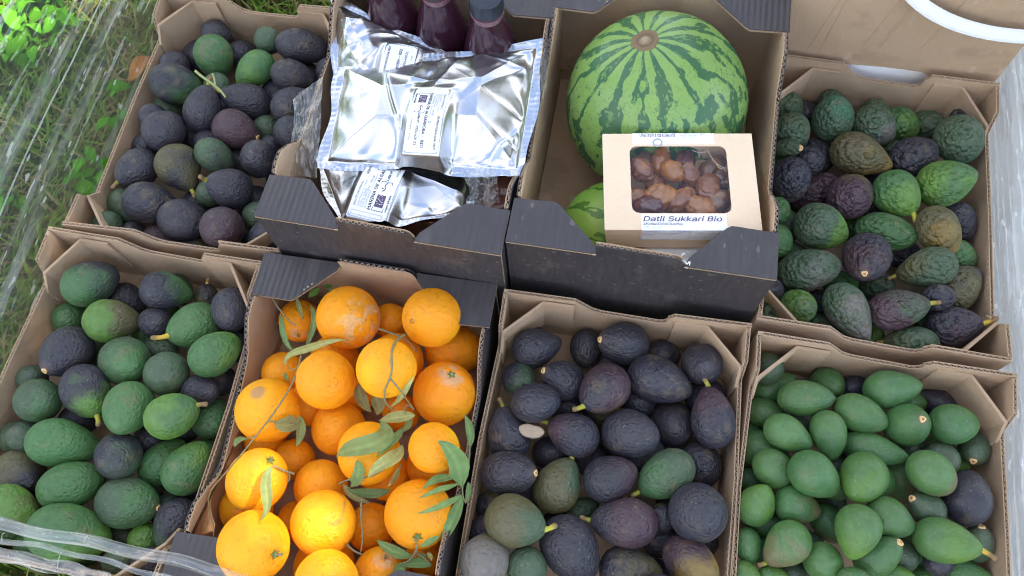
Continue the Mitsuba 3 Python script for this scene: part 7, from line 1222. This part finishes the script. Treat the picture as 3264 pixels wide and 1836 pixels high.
# ------------------------------------------------------------------ bottles
def bottle(c, label):
    key = numbered('juice_bottle')
    tag(key, label, 'bottle')
    x, y, zt = c
    z0 = FLOOR + .005
    prof = [(0.0, z0), (.032, z0 + .001), (.0365, z0 + .006), (.0365, zt - .105), (.0355, zt - .092), (.030, zt - .072), (.0245, zt - .052), (.020, zt - .038), (.0185, zt - .034)]
    m = trimesh.creation.revolve(np.array(prof), sections=48); m.apply_translation([x, y, 0])
    put('body', m, 'juice_bottle', key, smooth=40)
    m = trimesh.creation.revolve(np.array([(.0185, zt - .0342), (.0182, zt - .026), (.0215, zt - .0255), (.0215, zt - .0235), (.0185, zt - .023), (.0185, zt - .016)]), sections=48); m.apply_translation([x, y, 0])
    put('neck', m, 'juice_neck', key, smooth=40)
    prof = [(.0195, zt - .020), (.0215, zt - .0195), (.0215, zt - .002), (.0205, zt), (.019, zt), (.0185, zt - .0012), (0, zt - .0012)]
    m = trimesh.creation.revolve(np.array(prof), sections=72)
    v = np.array(m.vertices); a = np.arctan2(v[:, 1], v[:, 0]); rr = np.hypot(v[:, 0], v[:, 1])
    k = np.where((rr > .0212), 1 + .012 * np.sign(np.sin(a * 36)), 1)
    m.vertices = np.stack([v[:, 0] * k + x, v[:, 1] * k + y, v[:, 2]], 1)
    put('cap', m, 'cap_plastic', key, smooth=30)


def lumpy(name, bsdf, lo, hi, seed, amp, label, cat):
    lo, hi = np.array(lo), np.array(hi)
    NU, NV = 90, 90
    u, v = np.meshgrid(np.linspace(0, 1, NU), np.linspace(0, 1, NV), indexing='ij')
    e = np.clip(np.minimum(np.minimum(u, 1 - u), np.minimum(v, 1 - v)) / .12, 0, 1) ** .5
    p = np.stack([u * (hi - lo)[0], v * (hi - lo)[1], u * 0 + seed], -1)
    z = lo[2] + (hi[2] - lo[2]) * e + amp * (np.abs(2 * meshkit.noise(p * 34) - 1) - .5) * e + amp * .5 * (meshkit.noise(p * 80) - .5) * e
    t = np.stack([lo[0] + u * (hi - lo)[0], lo[1] + v * (hi - lo)[1], z], -1).reshape(-1, 3)
    b = t.copy(); b[:, 2] = lo[2] - .001
    f = grid_faces(NU, NV)
    key = numbered(name)
    put(key, (np.vstack([t, b]), np.vstack([f, f[:, ::-1] + len(t)])), bsdf, smooth=True)
    tag(key, label, cat)


def clear_sheet(pts, key, bsdf, seed, amp, parent=None, n=(60, 40)):
    """thin crumpled clear plastic through the four world corners"""
    a = np.array(pts, float)
    u, v = np.meshgrid(np.linspace(0, 1, n[0]), np.linspace(0, 1, n[1]), indexing='ij')
    P = ((1 - u) * (1 - v))[..., None] * a[0] + (u * (1 - v))[..., None] * a[1] + (u * v)[..., None] * a[2] + ((1 - u) * v)[..., None] * a[3]
    nn = np.cross(a[1] - a[0], a[3] - a[0]); nn /= np.linalg.norm(nn)
    q = np.stack([u * 5, v * 4, u * 0 + seed], -1)
    h = amp * ((1 - np.abs(2 * meshkit.noise(q) - 1)) + .5 * meshkit.noise(q * 3) + .08 * (1 - np.abs(2 * meshkit.noise(q * 5) - 1)))
    P = P + nn * h[..., None]
    # scalloped free edge
    P = P + (a[0] - a[3])[None, None] * (.05 * np.sin(u * 11 + seed) * (1 - v) ** 2)[..., None]
    put(key, (P.reshape(-1, 3), grid_faces(*n)), bsdf, parent, smooth=True, uv=np.stack([u, v * .3], -1).reshape(-1, 2))


# ------------------------------------------------------------------ dates box
def dates_box():
    s = SPOTS['dates']
    key = 'dates_box'
    tag(key, 'kraft paper box with a clear window over brown dates, in front of the watermelon', 'box')
    o, ex, ey, n = [np.array(s[k]) for k in ('o', 'ex', 'ey', 'n')]
    W, D, H = s['W'], s['D'], s['H']

    def world(v):
        v = np.asarray(v)
        return o + np.outer(v[:, 0], ex) + np.outer(v[:, 1], ey) + np.outer(v[:, 2], n)

    def wm(m):
        return trimesh.Trimesh(world(np.array(m.vertices)), m.faces, process=False)
    th = .0012
    wx0, wx1, wy0, wy1 = s['win']
    top = rounded(0, 0, W, D, .0015).difference(rounded(wx0, wy0, wx1, wy1, .009))
    m = extrude(top, th); m.apply_translation([0, 0, -th]); put('lid', wm(m), 'kraft_carton', key)
    ins = .006
    for nm, quadp in (('front_wall', [(0, 0, -.0001), (W, 0, -.0001), (W - ins, ins * .4, -H), (ins, ins * .4, -H)]), ('back_wall', [(W, D, -.0001), (0, D, -.0001), (ins, D - ins * .4, -H), (W - ins, D - ins * .4, -H)]),
                      ('side_wall', [(0, D, -.0001), (0, 0, -.0001), (ins, ins * .4, -H), (ins, D - ins * .4, -H)]), ('side_wall_001', [(W, 0, -.0001), (W, D, -.0001), (W - ins, D - ins * .4, -H), (W - ins, ins * .4, -H)])):
        q = np.array(quadp, float); nn = np.cross(q[1] - q[0], q[3] - q[0]); nn /= np.linalg.norm(nn)
        V = np.vstack([q, q + nn * th])
        put(nm, (world(V), np.array([[0, 1, 2, 3], [7, 6, 5, 4], [0, 4, 5, 1], [1, 5, 6, 2], [2, 6, 7, 3], [3, 7, 4, 0]])), 'kraft_carton', key)
    m = box_mesh((ins, ins, -H), (W - ins, D - ins, -H + th)); put('base', wm(m), 'kraft_carton', key)
    m = extrude(rounded(wx0 - .004, wy0 - .004, wx1 + .004, wy1 + .004, .01), .0001)
    v = np.array(m.vertices)
    pm = trimesh.Trimesh(*trimesh.remesh.subdivide_to_size(np.array(trimesh.creation.triangulate_polygon(rounded(wx0 - .004, wy0 - .004, wx1 + .004, wy1 + .004, .01), engine='earcut')[0]) @ np.array([[1, 0, 0], [0, 1, 0]]), trimesh.creation.triangulate_polygon(rounded(wx0 - .004, wy0 - .004, wx1 + .004, wy1 + .004, .01), engine='earcut')[1], .006), process=False)
    v = np.array(pm.vertices); v[:, 2] = -th - .0005 + .0012 * (meshkit.fbm(v * 60, 2) - .5)
    put('window', trimesh.Trimesh(world(v), pm.faces, process=False), 'window_film', key, smooth=True)
    # stickers
    y0 = -.0
    lab = rounded(s['fl'][0], -.001, s['fl'][1], s['fl'][2], .0015)
    m = extrude(sbox(s['fl'][0], -.0004, s['fl'][1], s['fl'][2]), .0003); m.apply_translation([0, 0, .0002])
    m2 = box_mesh((s['fl'][0], -.0007, -s['fl'][3]), (s['fl'][1], -.0004, .0005))
    v = np.array(m2.vertices); v[:, 1] -= .0002 - .4 * ins * np.clip(-v[:, 2] / H, 0, 1); m2.vertices = v
    put('front_label', wm(join([m, m2])), 'label_paper', key)
    fw = s['fl'][1] - s['fl'][0]; fx = s['fl'][0]; fy = s['fl'][2]
    P1 = lines([('Datil Sukkari Bio', fx + .02 * fw, fy - .0092, .0062, .92 * fw, True, .28)])
    P2 = lines([('INFORMACIÓN NUTRICIONAL', fx + .02 * fw, fy - .0143, .0029, .47 * fw, True, 0)])
    P3 = lines([('POR 100 GRS', fx + .02 * fw, fy - .0188, .0025, .23 * fw, False, 0)])
    for m in (P1, P2, P3):
        m.apply_translation([0, 0, .0006])
    put('print', wm(join([P1, P2])), 'ink_plum', key + '__front_label')
    fp = [P3]
    tx = lines([('V. Energético', .03 * fw, -.004, .0018, .2 * fw, False, 0), ('1138 KJ', .43 * fw, -.004, .0018, .13 * fw, True, 0), ('Grasas 0,1 g  de las cuales saturadas 0,0 g', .03 * fw, -.0075, .0014, .45 * fw, False, 0), ('Hidratos 63 g  azúcares 55 g', .03 * fw, -.010, .0014, .38 * fw, False, 0), ('Sal 0,03 g', .03 * fw, -.0125, .0014, .12 * fw, False, 0), ('Fibra alimentaria', .63 * fw, -.007, .0014, .28 * fw, False, 0)])
    fr = flat_shape(ring_rect(.015 * fw, -s['fl'][3] + .0015, .58 * fw, -.0015, .0004))
    for m in (tx, fr):
        v = np.array(m.vertices)
        fp.append(trimesh.Trimesh(np.stack([v[:, 0] + fx, -.0010 - v[:, 2] + .4 * ins * np.clip(-v[:, 1] / H, 0, 1), v[:, 1]], 1), m.faces[:, ::-1], process=False))
    put('fine_print', wm(join(fp)), 'ink_pale', key + '__front_label')
    bl = s['bl']
    m = extrude(sbox(bl[0], bl[2], bl[1], D + .0003), .0003); m.apply_translation([0, 0, .0002]); put('back_label', wm(m), 'label_paper', key)
    bw = bl[1] - bl[0]
    # this sticker reads from the far side: turned by half a turn
    t = lines([('SOLYFRUTA BIO & LOCAL FRUIT', .47 * bw, .0045, .0040, .44 * bw, True, 0)])
    t2 = lines([('SALUTE VESTRA S.L.', .17 * bw, .0015, .0026, .25 * bw, False, 0), ('Pago Madre La Cañada', .20 * bw, .0060, .0018, .22 * bw, False, 0), ('C.I.F. B 93571398', .20 * bw, .0092, .0018, .18 * bw, False, 0), ('LV 03 AN', .115 * bw, .004, .0022, .05 * bw, False, 0)])
    lg = flat_shape(Point(.69 * bw, .0165).buffer(.006).difference(Point(.69 * bw, .0165).buffer(.004)))
    fr = flat_shape(ring_rect(.105 * bw, .001, .15 * bw, .013, .0003))
    outm = []
    for m in (t, t2, lg, fr):
        v = np.array(m.vertices)
        outm.append(trimesh.Trimesh(np.stack([bl[1] - v[:, 0], bl[2] + v[:, 1] * -1 + .0165, v[:, 2] + .0006], 1) if False else np.stack([bl[1] - v[:, 0], np.minimum(bl[2] + .001 + (.0175 - v[:, 1] - 0), D), v[:, 2] + .0006], 1), m.faces, process=False))
    put('print', wm(outm[0]), 'ink_plum', key + '__back_label')
    put('fine_print', wm(join(outm[1:])), 'ink_pale', key + '__back_label')
    # dates: each one a thing of its own
    r = np.random.default_rng(21)
    k = 0
    for (fx_, fy_, sc, lay, cc, lab) in s['dates']:
        c = np.array([wx0 + fx_ * (wx1 - wx0), wy0 + fy_ * (wy1 - wy0), -.019 - lay * .012])
        th_ = r.uniform(0, np.pi)
        ax = np.array([np.cos(th_), np.sin(th_), r.uniform(-.5, .6)])
        v, f, d, q = fruit_mesh([0, 0, 0], ax, .0195 * sc, .0132 * sc, 500 + k, .05, .05, 30, 40)
        wr = np.abs(2 * meshkit.noise(q * 1.7 + 3) - 1)
        v = v * (1 - .11 * (wr[:, None] < .32) * (1 - wr[:, None] / .32) + .04 * (meshkit.fbm(q * 3, 2)[:, None] - .5)) + c
        base = np.array([(.155, .045, .008), (.27, .095, .013), (.08, .018, .013), (.10, .044, .016)][cc])
        n2 = meshkit.fbm(q * .9 + 11, 3)[:, None]
        col = base * (.55 + .9 * n2) + np.clip(n2 - .55, 0, 1) * np.array([.35, .18, .04])
        kk = numbered('date')
        put(kk, (world(v), f), 'date_skin', smooth=True, color=col)
        tag(kk, lab, 'date', None)
        k += 1
    # dry fibres on the dates
    fb = []
    for pts in s['fibres']:
        p = np.array([[wx0 + a * (wx1 - wx0), wy0 + b * (wy1 - wy0), c] for a, b, c in pts])
        fb.append(tube(world(spline(p, 16)), .0005, 5))
    put('date_fibre', join(fb), 'cardboard_cut', smooth=True)
    tag('date_fibre', 'pale branching dry stalk lying on the dates behind the box window', 'stalk')
    # a second packet below, only its label shows
    p = s['under']
    m = box_mesh((0, 0, -.03), (p['W'], p['D'], 0))
    key2 = 'small_packet'
    po = np.array(p['o'])
    cs, sn = math.cos(.06), math.sin(.06)
    R = np.array([[cs, -sn, 0], [sn, cs, 0], [0, 0, 1]])

    def w2(m):
        return trimesh.Trimesh(np.array(m.vertices) @ R.T + po, m.faces, process=False)
    put(key2, w2(m), 'kraft_carton')
    tag(key2, 'flat packet with a printed white label, underneath the dates box', 'packet')
    m = extrude(sbox(.002, .002, p['W'] - .002, p['D'] - .002), .0003); m.apply_translation([0, 0, .0002]); put('label', w2(m), 'label_paper', key2)
    ms = []
    for txt, x, y, h in (('60', .004, .004, .0042), ('91 2', .016, .006, .0032), ('109 2', .026, .005, .0036), ('6', .038, .006, .006)):
        m = meshkit.text_mesh(txt, h, .00012, True); v = np.array(m.vertices)
        ms.append(trimesh.Trimesh(np.stack([x + v[:, 1], y + .012 - v[:, 0], v[:, 2] + .0006], 1), m.faces, process=False))
    put('print', w2(join(ms)), 'ink', key2 + '__label')


# ------------------------------------------------------------------ films, carton behind, small things
def film_sheet(P, key, bsdf, parent=None, uvs=(1, 1)):
    nu, nv = P.shape[:2]
    u, v = np.meshgrid(np.linspace(0, uvs[0], nu), np.linspace(0, uvs[1], nv), indexing='ij')
    put(key, (P.reshape(-1, 3), grid_faces(nu, nv)), bsdf, parent, smooth=True, uv=np.stack([u, v], -1).reshape(-1, 2))


def films():
    r = np.random.default_rng(5)
    key = 'stretch_wrap'
    tag(key, 'clear crinkled stretch film standing along the left sides of the crates', 'plastic film')
    nu, nv = 260, 170
    y, s = np.meshgrid(np.linspace(-.46, .60, nu), np.linspace(0, 1, nv), indexing='ij')
    q = np.stack([y * 2.2, s * 26, s * 0 + 2], -1)
    rip = (1 - np.abs(2 * meshkit.noise(q) - 1)) * .0042 + (1 - np.abs(2 * meshkit.noise(q * [6, 3.2, 1]) - 1)) ** 2 * .0010 + .0006 * meshkit.noise(q * [9, 8, 1])
    x = -.742 - .035 * s ** 1.5 - .01 * np.sin(y * 4) * s + rip * np.where(s > .02, 1, 0)
    z = GROUND + .004 + s * .262 + .010 * np.sin(y * 5 + 1) * s + .004 * np.sin(y * 23) * s ** 3
    film_sheet(np.stack([x, y, z], -1), 'sheet', 'stretch_film', key, (1.06, .3))
    top = np.stack([x[:, -1], y[:, -1], z[:, -1]], -1)
    put('rolled_edge', tube(top + .0015 * r.normal(0, .5, top.shape), .0013 + .0007 * np.sin(np.arange(nu) * .7) ** 2, 6), 'stretch_film_edge', key, smooth=True, uv=None)
    j = int(nv * .62)
    mid = np.stack([x[:, j] + .006, y[:, j], z[:, j]], -1)
    put('rolled_edge', tube(mid, .0011, 6), 'stretch_film_edge', key, smooth=True)
    # right side
    key = 'stretch_wrap_001'
    tag(key, 'milky crinkled stretch film along the right sides of the crates', 'plastic film')
    y, s = np.meshgrid(np.linspace(-.46, .50, nu), np.linspace(0, 1, nv), indexing='ij')
    q = np.stack([y * 5, s * 22, s * 0 + 9], -1)
    rip = (1 - np.abs(2 * meshkit.noise(q) - 1)) * .009 + (1 - np.abs(2 * meshkit.noise(q * [5, 3, 1]) - 1)) ** 2 * .005
    x = .503 + .030 * s ** 1.5 - rip * s ** .3 + .009 * s ** .3
    z = GROUND + .004 + s * .215 + .012 * np.sin(y * 6) * s
    film_sheet(np.stack([x, y, z], -1), 'sheet', 'stretch_film_milky', key, (1.0, .3))
    # bundled strands across the front left corner
    key = 'film_strand'
    tag(key, 'ropes of twisted clear stretch film across the front of the front-left tray', 'plastic film')
    for k, (pts, rad) in enumerate(SPOTS['strands']):
        c = spline(pts, 90)
        c = c + np.stack([c[:, 0] * 0, (.0013) * np.sin(np.arange(90) * .21 + k), .0013 * np.sin(np.arange(90) * .33 + 2 * k)], -1)
        t = np.gradient(c, axis=0); t /= np.linalg.norm(t, axis=1, keepdims=True)
        a = np.cross(t, [0, 0, 1.0]); a /= np.linalg.norm(a, axis=1, keepdims=True); bb = np.cross(a, t)
        ns = 22
        g = np.linspace(0, 2 * np.pi, ns)
        i = np.arange(90)
        R = rad * (1 + .16 * np.sin(3 * g[None] + i[:, None] * .05 + k) + .16 * meshkit.noise(np.stack([i[:, None] * .06 + 0 * g[None], np.cos(g)[None] * 2.2 + 0 * i[:, None], np.sin(g)[None] * 2.2 + k + 0 * i[:, None]], -1)) - .1)
        V = c[:, None] + R[..., None] * (np.cos(g)[None, :, None] * a[:, None] * 1.25 + np.sin(g)[None, :, None] * bb[:, None] * .75)
        uv = np.stack(np.meshgrid(np.linspace(0, 1, 90), np.linspace(0, .12, ns), indexing='ij'), -1).reshape(-1, 2)
        put('strand', (V.reshape(-1, 3), grid_faces(90, ns)), 'stretch_film_strand', key, smooth=True, uv=uv)
    for k in range(4):
        c = np.array(SPOTS['strands'][k % len(SPOTS['strands'])][0])
        w = r.uniform(.1, .9); i0 = min(int(w * (len(c) - 1)), len(c) - 2); p0 = c[i0] + (c[i0 + 1] - c[i0]) * r.random() + [0, 0, .006]
        d = r.normal(0, 1, 3) * [.012, .012, .006] + [0, 0, .004]
        put('wisp', tube(spline([p0, p0 + d * .6 + [0, .003, .002], p0 + d], 12), .00045, 5), 'stretch_film_edge', key, smooth=True)


film('stretch_film_strand', 0.44, 0.74, 0.07, .6, 1.45)
scene['stretch_film_edge'] = {'type': 'blendbsdf', 'weight': 0.3, 'bsdf_0': {'type': 'thindielectric', 'int_ior': 1.45}, 'bsdf_1': {'type': 'principledthin', 'base_color': rgb(.6, .62, .58), 'roughness': .3, 'diff_trans': .9, 'spec_trans': 0.0, 'eta': 1.5}}
mat('cap_white', base_color=rgb(.7, .72, .72), roughness=.25, specular=.6)


def back_carton():
    key = 'brown_carton'
    tag(key, 'tall brown cardboard box with a white strap handle, behind the back-right tray', 'cardboard box')
    x0, x1, y0, y1, zt = .192, .494, .418, .70, .26
    th = .005
    hole = rounded(.276, -.055, .408, -.0165, .012)
    fr = sbox(x0, FLOOR, x1, zt).difference(hole)

    def pf(m, yy):
        v = np.array(m.vertices)
        y = yy + v[:, 2] + .0015 * np.sin(v[:, 0] * 40) + .05 * np.clip(v[:, 1] + .05, 0, 1) * .35
        return trimesh.Trimesh(np.stack([v[:, 0], y, v[:, 1]], 1), m.faces[:, ::-1], process=False)
    m = extrude(fr, th)
    vv, ff = trimesh.remesh.subdivide_to_size(np.array(m.vertices), m.faces, .03)
    m = trimesh.Trimesh(vv, ff, process=False)
    put('front_wall', pf(m, y0), 'cardboard', key)
    # scored fold lines, raised a little
    for xa, xb in (((.236), .268), (.300, .345), (.318, .366), (.322, .371), (.372, .418), (.252, .262)):
        p = np.array([[xa, 0, .0], [xb, 0, zt]])
        s = np.linspace(0, 1, 14)
        q = p[0] * (1 - s)[:, None] + p[1] * s[:, None]
        q[:, 1] = y0 + .0015 * np.sin(q[:, 0] * 40) + .05 * np.clip(q[:, 2] + .05, 0, 1) * .35 - .0002
        if .276 < xa < .408:
            q = q[1:]
        put('score_line', tube(q, .0005, 6), 'cardboard', key, smooth=True)
    for nm, a, b in (('side_wall', x0, x0 + th), ('side_wall_001', x1 - th, x1)):
        put(nm, box_mesh((a, y0 + .03, FLOOR), (b, y1, zt)), 'cardboard', key)
    put('back_wall', box_mesh((x0, y1 + .0005, FLOOR), (x1, y1 + th, zt)), 'cardboard', key)
    put('top', box_mesh((x0, y0 + .03, zt + .0005), (x1, y1, zt + .004)), 'cardboard', key)
    put('liner', box_mesh((x0 + .03, y0 + .0075, -.10), (x1 - .03, y0 + .0085, -.004)), 'white_liner', key)
    # webbing strap
    c = spline(SPOTS['strap'], 60)
    t = np.gradient(c, axis=0); t /= np.linalg.norm(t, axis=1, keepdims=True)
    nrm = np.tile([.0, -.83, .55], (60, 1)); nrm /= np.linalg.norm(nrm, axis=1, keepdims=True)
    sd = np.cross(t, nrm); sd /= np.linalg.norm(sd, axis=1, keepdims=True); up = np.cross(sd, t)
    W, TH = .0085, .0009
    V = np.stack([c + sd * W + up * TH, c + sd * W * .5 + up * TH * 1.7, c - sd * W * .5 + up * TH * 1.7, c - sd * W + up * TH, c - sd * W - up * TH, c + sd * W - up * TH], 1)
    uv = np.stack(np.meshgrid(np.linspace(0, 1, 60), np.linspace(0, 1, 6), indexing='ij'), -1).reshape(-1, 2)
    put('strap', (V.reshape(-1, 3), grid_faces(60, 6, True)), 'webbing', key, smooth=True, uv=uv)
    labels[key + '__strap'] = {'label': 'white woven strap handle hanging across the box'}


def small_things():
    # loose avocado stalk in the back left tray
    a = [np.array(p) for p in SPOTS['stalk']]
    m1 = tube(spline(a[:4], 20), np.linspace(.0021, .0017, 20), 7)
    m2 = tube(spline(a[4:], 8), np.linspace(.0016, .0012, 8), 7)
    m = join([m1, m2])
    put('loose_stalk', m, 'stalk', smooth=True, color=np.tile([.30, .34, .13], (len(m.vertices), 1)))
    tag('loose_stalk', 'thin forked green stalk lying across the avocados of the back-left tray', 'stalk')
    # tan chip
    c = np.array(SPOTS['chip'])
    th = np.linspace(0, 2 * np.pi, 28, endpoint=False)
    V = []
    for r, h in ((.005, .0045), (.2, .0045), (.72, .0042), (.95, .0028), (1.0, .0), (.9, -.002), (.2, -.0025), (.005, -.0025)):
        V.append(c + np.stack([np.cos(th) * .0155 * r * (1 + .05 * np.sin(3 * th)), np.sin(th) * .0085 * r * (1 - .18 * np.exp(-((th - 1.4) / .3) ** 2)), h - .0022 * (r < .5) * (h > 0) + 0 * th], 1))
    v = np.vstack(V)
    put('wood_chip', (v, grid_faces(8, 28, True)), 'cardboard_cut', smooth=True)
    tag('wood_chip', 'small tan oval chip lying on dark avocados near the left wall', 'chip')
    p = np.array(SPOTS['scrap'])
    q = p + np.array([[0, .006, .001], [-.004, .002, .0008], [-.003, -.003, .0006], [.001, -.003, .001], [.003, -.006, .0006], [.005, -.003, .0007], [.006, -.007, .0006]])
    put('paper_scrap', tube(spline(q, 24), .0007, 5), 'cap_white', smooth=True)
    tag('paper_scrap', 'tiny white curl of torn paper on the black flap below the dates box', 'paper scrap')
    p = np.array(SPOTS['fallen'])
    v, f = leaf_blade([p, p + [.02, .02, .012], p + [.035, .055, .004]], .035, [0, 0, 1], .3)
    put('fallen_leaf', (v, f), 'leaf', smooth=True, color=np.tile([.42, .18, .06], (len(v), 1)))
    tag('fallen_leaf', 'orange fallen leaf on the grass just left of the back-left tray', 'leaf')


# ------------------------------------------------------------------ trees that shade the place
def crown(c, R, n, seed, size, holes=()):
    r = np.random.default_rng(seed)
    d = r.normal(0, 1, (n, 3)); d /= np.linalg.norm(d, axis=1, keepdims=True)
    rad = r.random(n) ** .45
    p = d * rad[:, None] * R
    p = p * (1 + .28 * (meshkit.noise(d * 3 + seed)[:, None] - .5)) + np.array(c)
    if holes:
        t = p[:, 2] / SUN[2]
        g = p - t[:, None] * SUN
        keep = np.ones(n, bool)
        for hx, hy, rx, ry in holes:
            keep &= ((g[:, 0] - hx) / rx) ** 2 + ((g[:, 1] - hy) / ry) ** 2 > 1
        p = p[keep]; n = len(p)
    a = r.normal(0, 1, (n, 3)); a /= np.linalg.norm(a, axis=1, keepdims=True)
    b = np.cross(a, r.normal(0, 1, (n, 3))); b /= np.linalg.norm(b, axis=1, keepdims=True)
    s = size * r.uniform(.6, 1.3, (n, 1))
    V = np.stack([p - a * s, p + b * s * .45, p + a * s, p - b * s * .45], 1).reshape(-1, 3)
    q = np.arange(n)[:, None] * 4 + np.array([[0, 1, 2, 3]])
    return V, np.vstack([q[:, [0, 1, 2]], q[:, [0, 2, 3]]])


def trees():
    c = np.array([-.25, .1, 0]) + SUN * 5.2
    holes = [(-0.349, -0.271, 0.045, 0.05), (-0.325, -0.352, 0.07, 0.06), (-0.27, -0.306, 0.035, 0.035), (-0.254, -0.195, 0.028, 0.028), (-0.28, -0.257, 0.03, 0.03), (-0.362, -0.199, 0.03, 0.03), (-0.212, -0.229, 0.02, 0.02), (-0.252, -0.353, 0.03, 0.03), (-0.939, 0.42, 0.12, 0.1), (-0.874, 0.387, 0.06, 0.05), (-0.739, -0.03, 0.06, 0.05), (-0.666, -0.137, 0.04, 0.06), (-0.697, 0.162, 0.03, 0.04), (-0.837, 0.213, 0.08, 0.04), (-0.576, -0.395, 0.05, 0.05), (0.51, 0.284, 0.02, 0.06), (0.492, 0.009, 0.03, 0.08), (-0.931, 0.474, 0.196, 0.062), (-1.347, 0.191, 0.17, 0.076), (-1.019, 0.542, 0.185, 0.122), (-1.566, 1.057, 0.198, 0.105), (-0.899, 1.351, 0.077, 0.141), (-1.226, 1.38, 0.15, 0.07), (-1.483, 0.437, 0.125, 0.194), (-1.666, -0.13, 0.128, 0.146), (-0.936, 0.622, 0.09, 0.189), (-1.49, 0.819, 0.121, 0.083), (-1.241, 1.018, 0.079, 0.119), (-1.651, -0.241, 0.083, 0.194), (-1.004, 0.203, 0.161, 0.056), (-0.965, 0.528, 0.173, 0.091), (-1.634, 0.131, 0.196, 0.114), (-1.48, 1.408, 0.185, 0.109), (-1.719, 1.095, 0.066, 0.109), (-1.013, 1.327, 0.085, 0.062), (-1.123, 0.706, 0.086, 0.126), (-2.011, 0.87, 0.129, 0.156), (-1.991, 0.754, 0.106, 0.125), (-1.684, 0.732, 0.135, 0.143), (-2.021, -0.127, 0.061, 0.107), (-1.504, -0.364, 0.15, 0.123), (-1.48, 0.655, 0.19, 0.138), (-1.984, -0.292, 0.154, 0.098), (-1.163, 0.472, 0.107, 0.161), (-1.873, -0.002, 0.094, 0.112), (-0.975, 1.106, 0.173, 0.145), (-2.09, 0.001, 0.125, 0.185), (-1.649, 0.556, 0.177, 0.101), (-1.172, 0.65, 0.129, 0.144), (-1.499, -0.363, 0.185, 0.195), (-1.067, 0.143, 0.145, 0.166), (-2.023, 1.058, 0.063, 0.191), (-1.801, 1.423, 0.085, 0.13), (-1.069, 1.474, 0.156, 0.175), (-1.614, 0.977, 0.108, 0.189), (-1.141, 0.197, 0.168, 0.06), (-0.953, 0.856, 0.099, 0.147), (-1.127, 0.719, 0.183, 0.112), (-1.703, 0.179, 0.092, 0.122), (-1.161, 1.237, 0.145, 0.168), (-0.897, 0.785, 0.063, 0.144), (-2.075, 0.823, 0.2, 0.123), (-0.943, -0.559, 0.195, 0.075), (-1.059, 0.026, 0.109, 0.07), (-2.054, 0.98, 0.162, 0.069), (-1.328, -0.059, 0.185, 0.07), (-1.371, 1.269, 0.131, 0.151), (-1.095, 0.885, 0.174, 0.084), (-0.971, 0.458, 0.187, 0.155), (-1.19, 1.397, 0.066, 0.181), (-1.737, 1.125, 0.084, 0.12), (-1.927, 1.091, 0.094, 0.121), (-1.114, 0.18, 0.183, 0.127), (-0.93, 1.02, 0.199, 0.157), (-1.712, 0.513, 0.191, 0.189), (-1.789, -0.062, 0.088, 0.144), (-1.859, 0.881, 0.098, 0.176)]
    specs = [(c, 1.75, 26000, 31, .075, holes, 'leafy tree that shades the crates from the right'), (np.array([-3.2, 7.5, 2.2]), 2.3, 9000, 32, .11, (), 'leafy tree standing beyond the back of the crates'), (np.array([-9.0, 2.0, 2.4]), 2.4, 8000, 33, .11, (), 'leafy tree standing on the left of the lawn'), (np.array([3.0, 8.5, 2.0]), 2.2, 8000, 35, .11, (), 'leafy tree beyond the brown carton')]
    for cc, R, n, seed, size, hl, lab in specs:
        key = numbered('tree')
        tag(key, lab, 'tree')
        put('crown', crown(cc, R, n, seed, size, hl), 'crown_leaf', key)
        put('trunk', tube([[cc[0] + .1, cc[1] + .05, GROUND - .1], [cc[0], cc[1] + .08, cc[2] * .4], [cc[0], cc[1], cc[2] + R * .3]], [.16, .12, .05], 10), 'bark', key, smooth=True)


# ------------------------------------------------------------------ build
ground(); pavement(); grass()
NAMES = dict(A='brown cardboard tray of dark avocados at the back left, beside the lawn', E='brown cardboard tray of green avocados at the front left', G='brown cardboard tray of black avocados between the oranges and green avocados', H='brown cardboard tray of smooth green avocados at the front right', D='brown cardboard tray of rough avocados at the back right',
             B='black cardboard box holding silver foil bags and bottles', C='black cardboard box holding a watermelon and dates', F='black cardboard box of oranges with twigs and leaves')
for k in 'AEGHD':
    tray(CRATES[k], NAMES[k])
for k in 'BCF':
    black_carton(CRATES[k], NAMES[k])
avocados(); oranges(); sprigs(); melons()
for sp in SPOTS['bags']:
    foil_bag(sp, sp['label'])
for c, lab in SPOTS['bottles']:
    bottle(c, lab)
for sp in SPOTS['lumps']:
    lumpy(*sp)
for i, sp in enumerate(SPOTS['sheets']):
    k = numbered('clear_bag_edge')
    clear_sheet(sp['p'], k, 'clear_bag', sp['seed'], sp['amp'])
    tag(k, sp['label'], 'plastic bag')
dates_box(); films(); back_carton(); small_things(); trees()
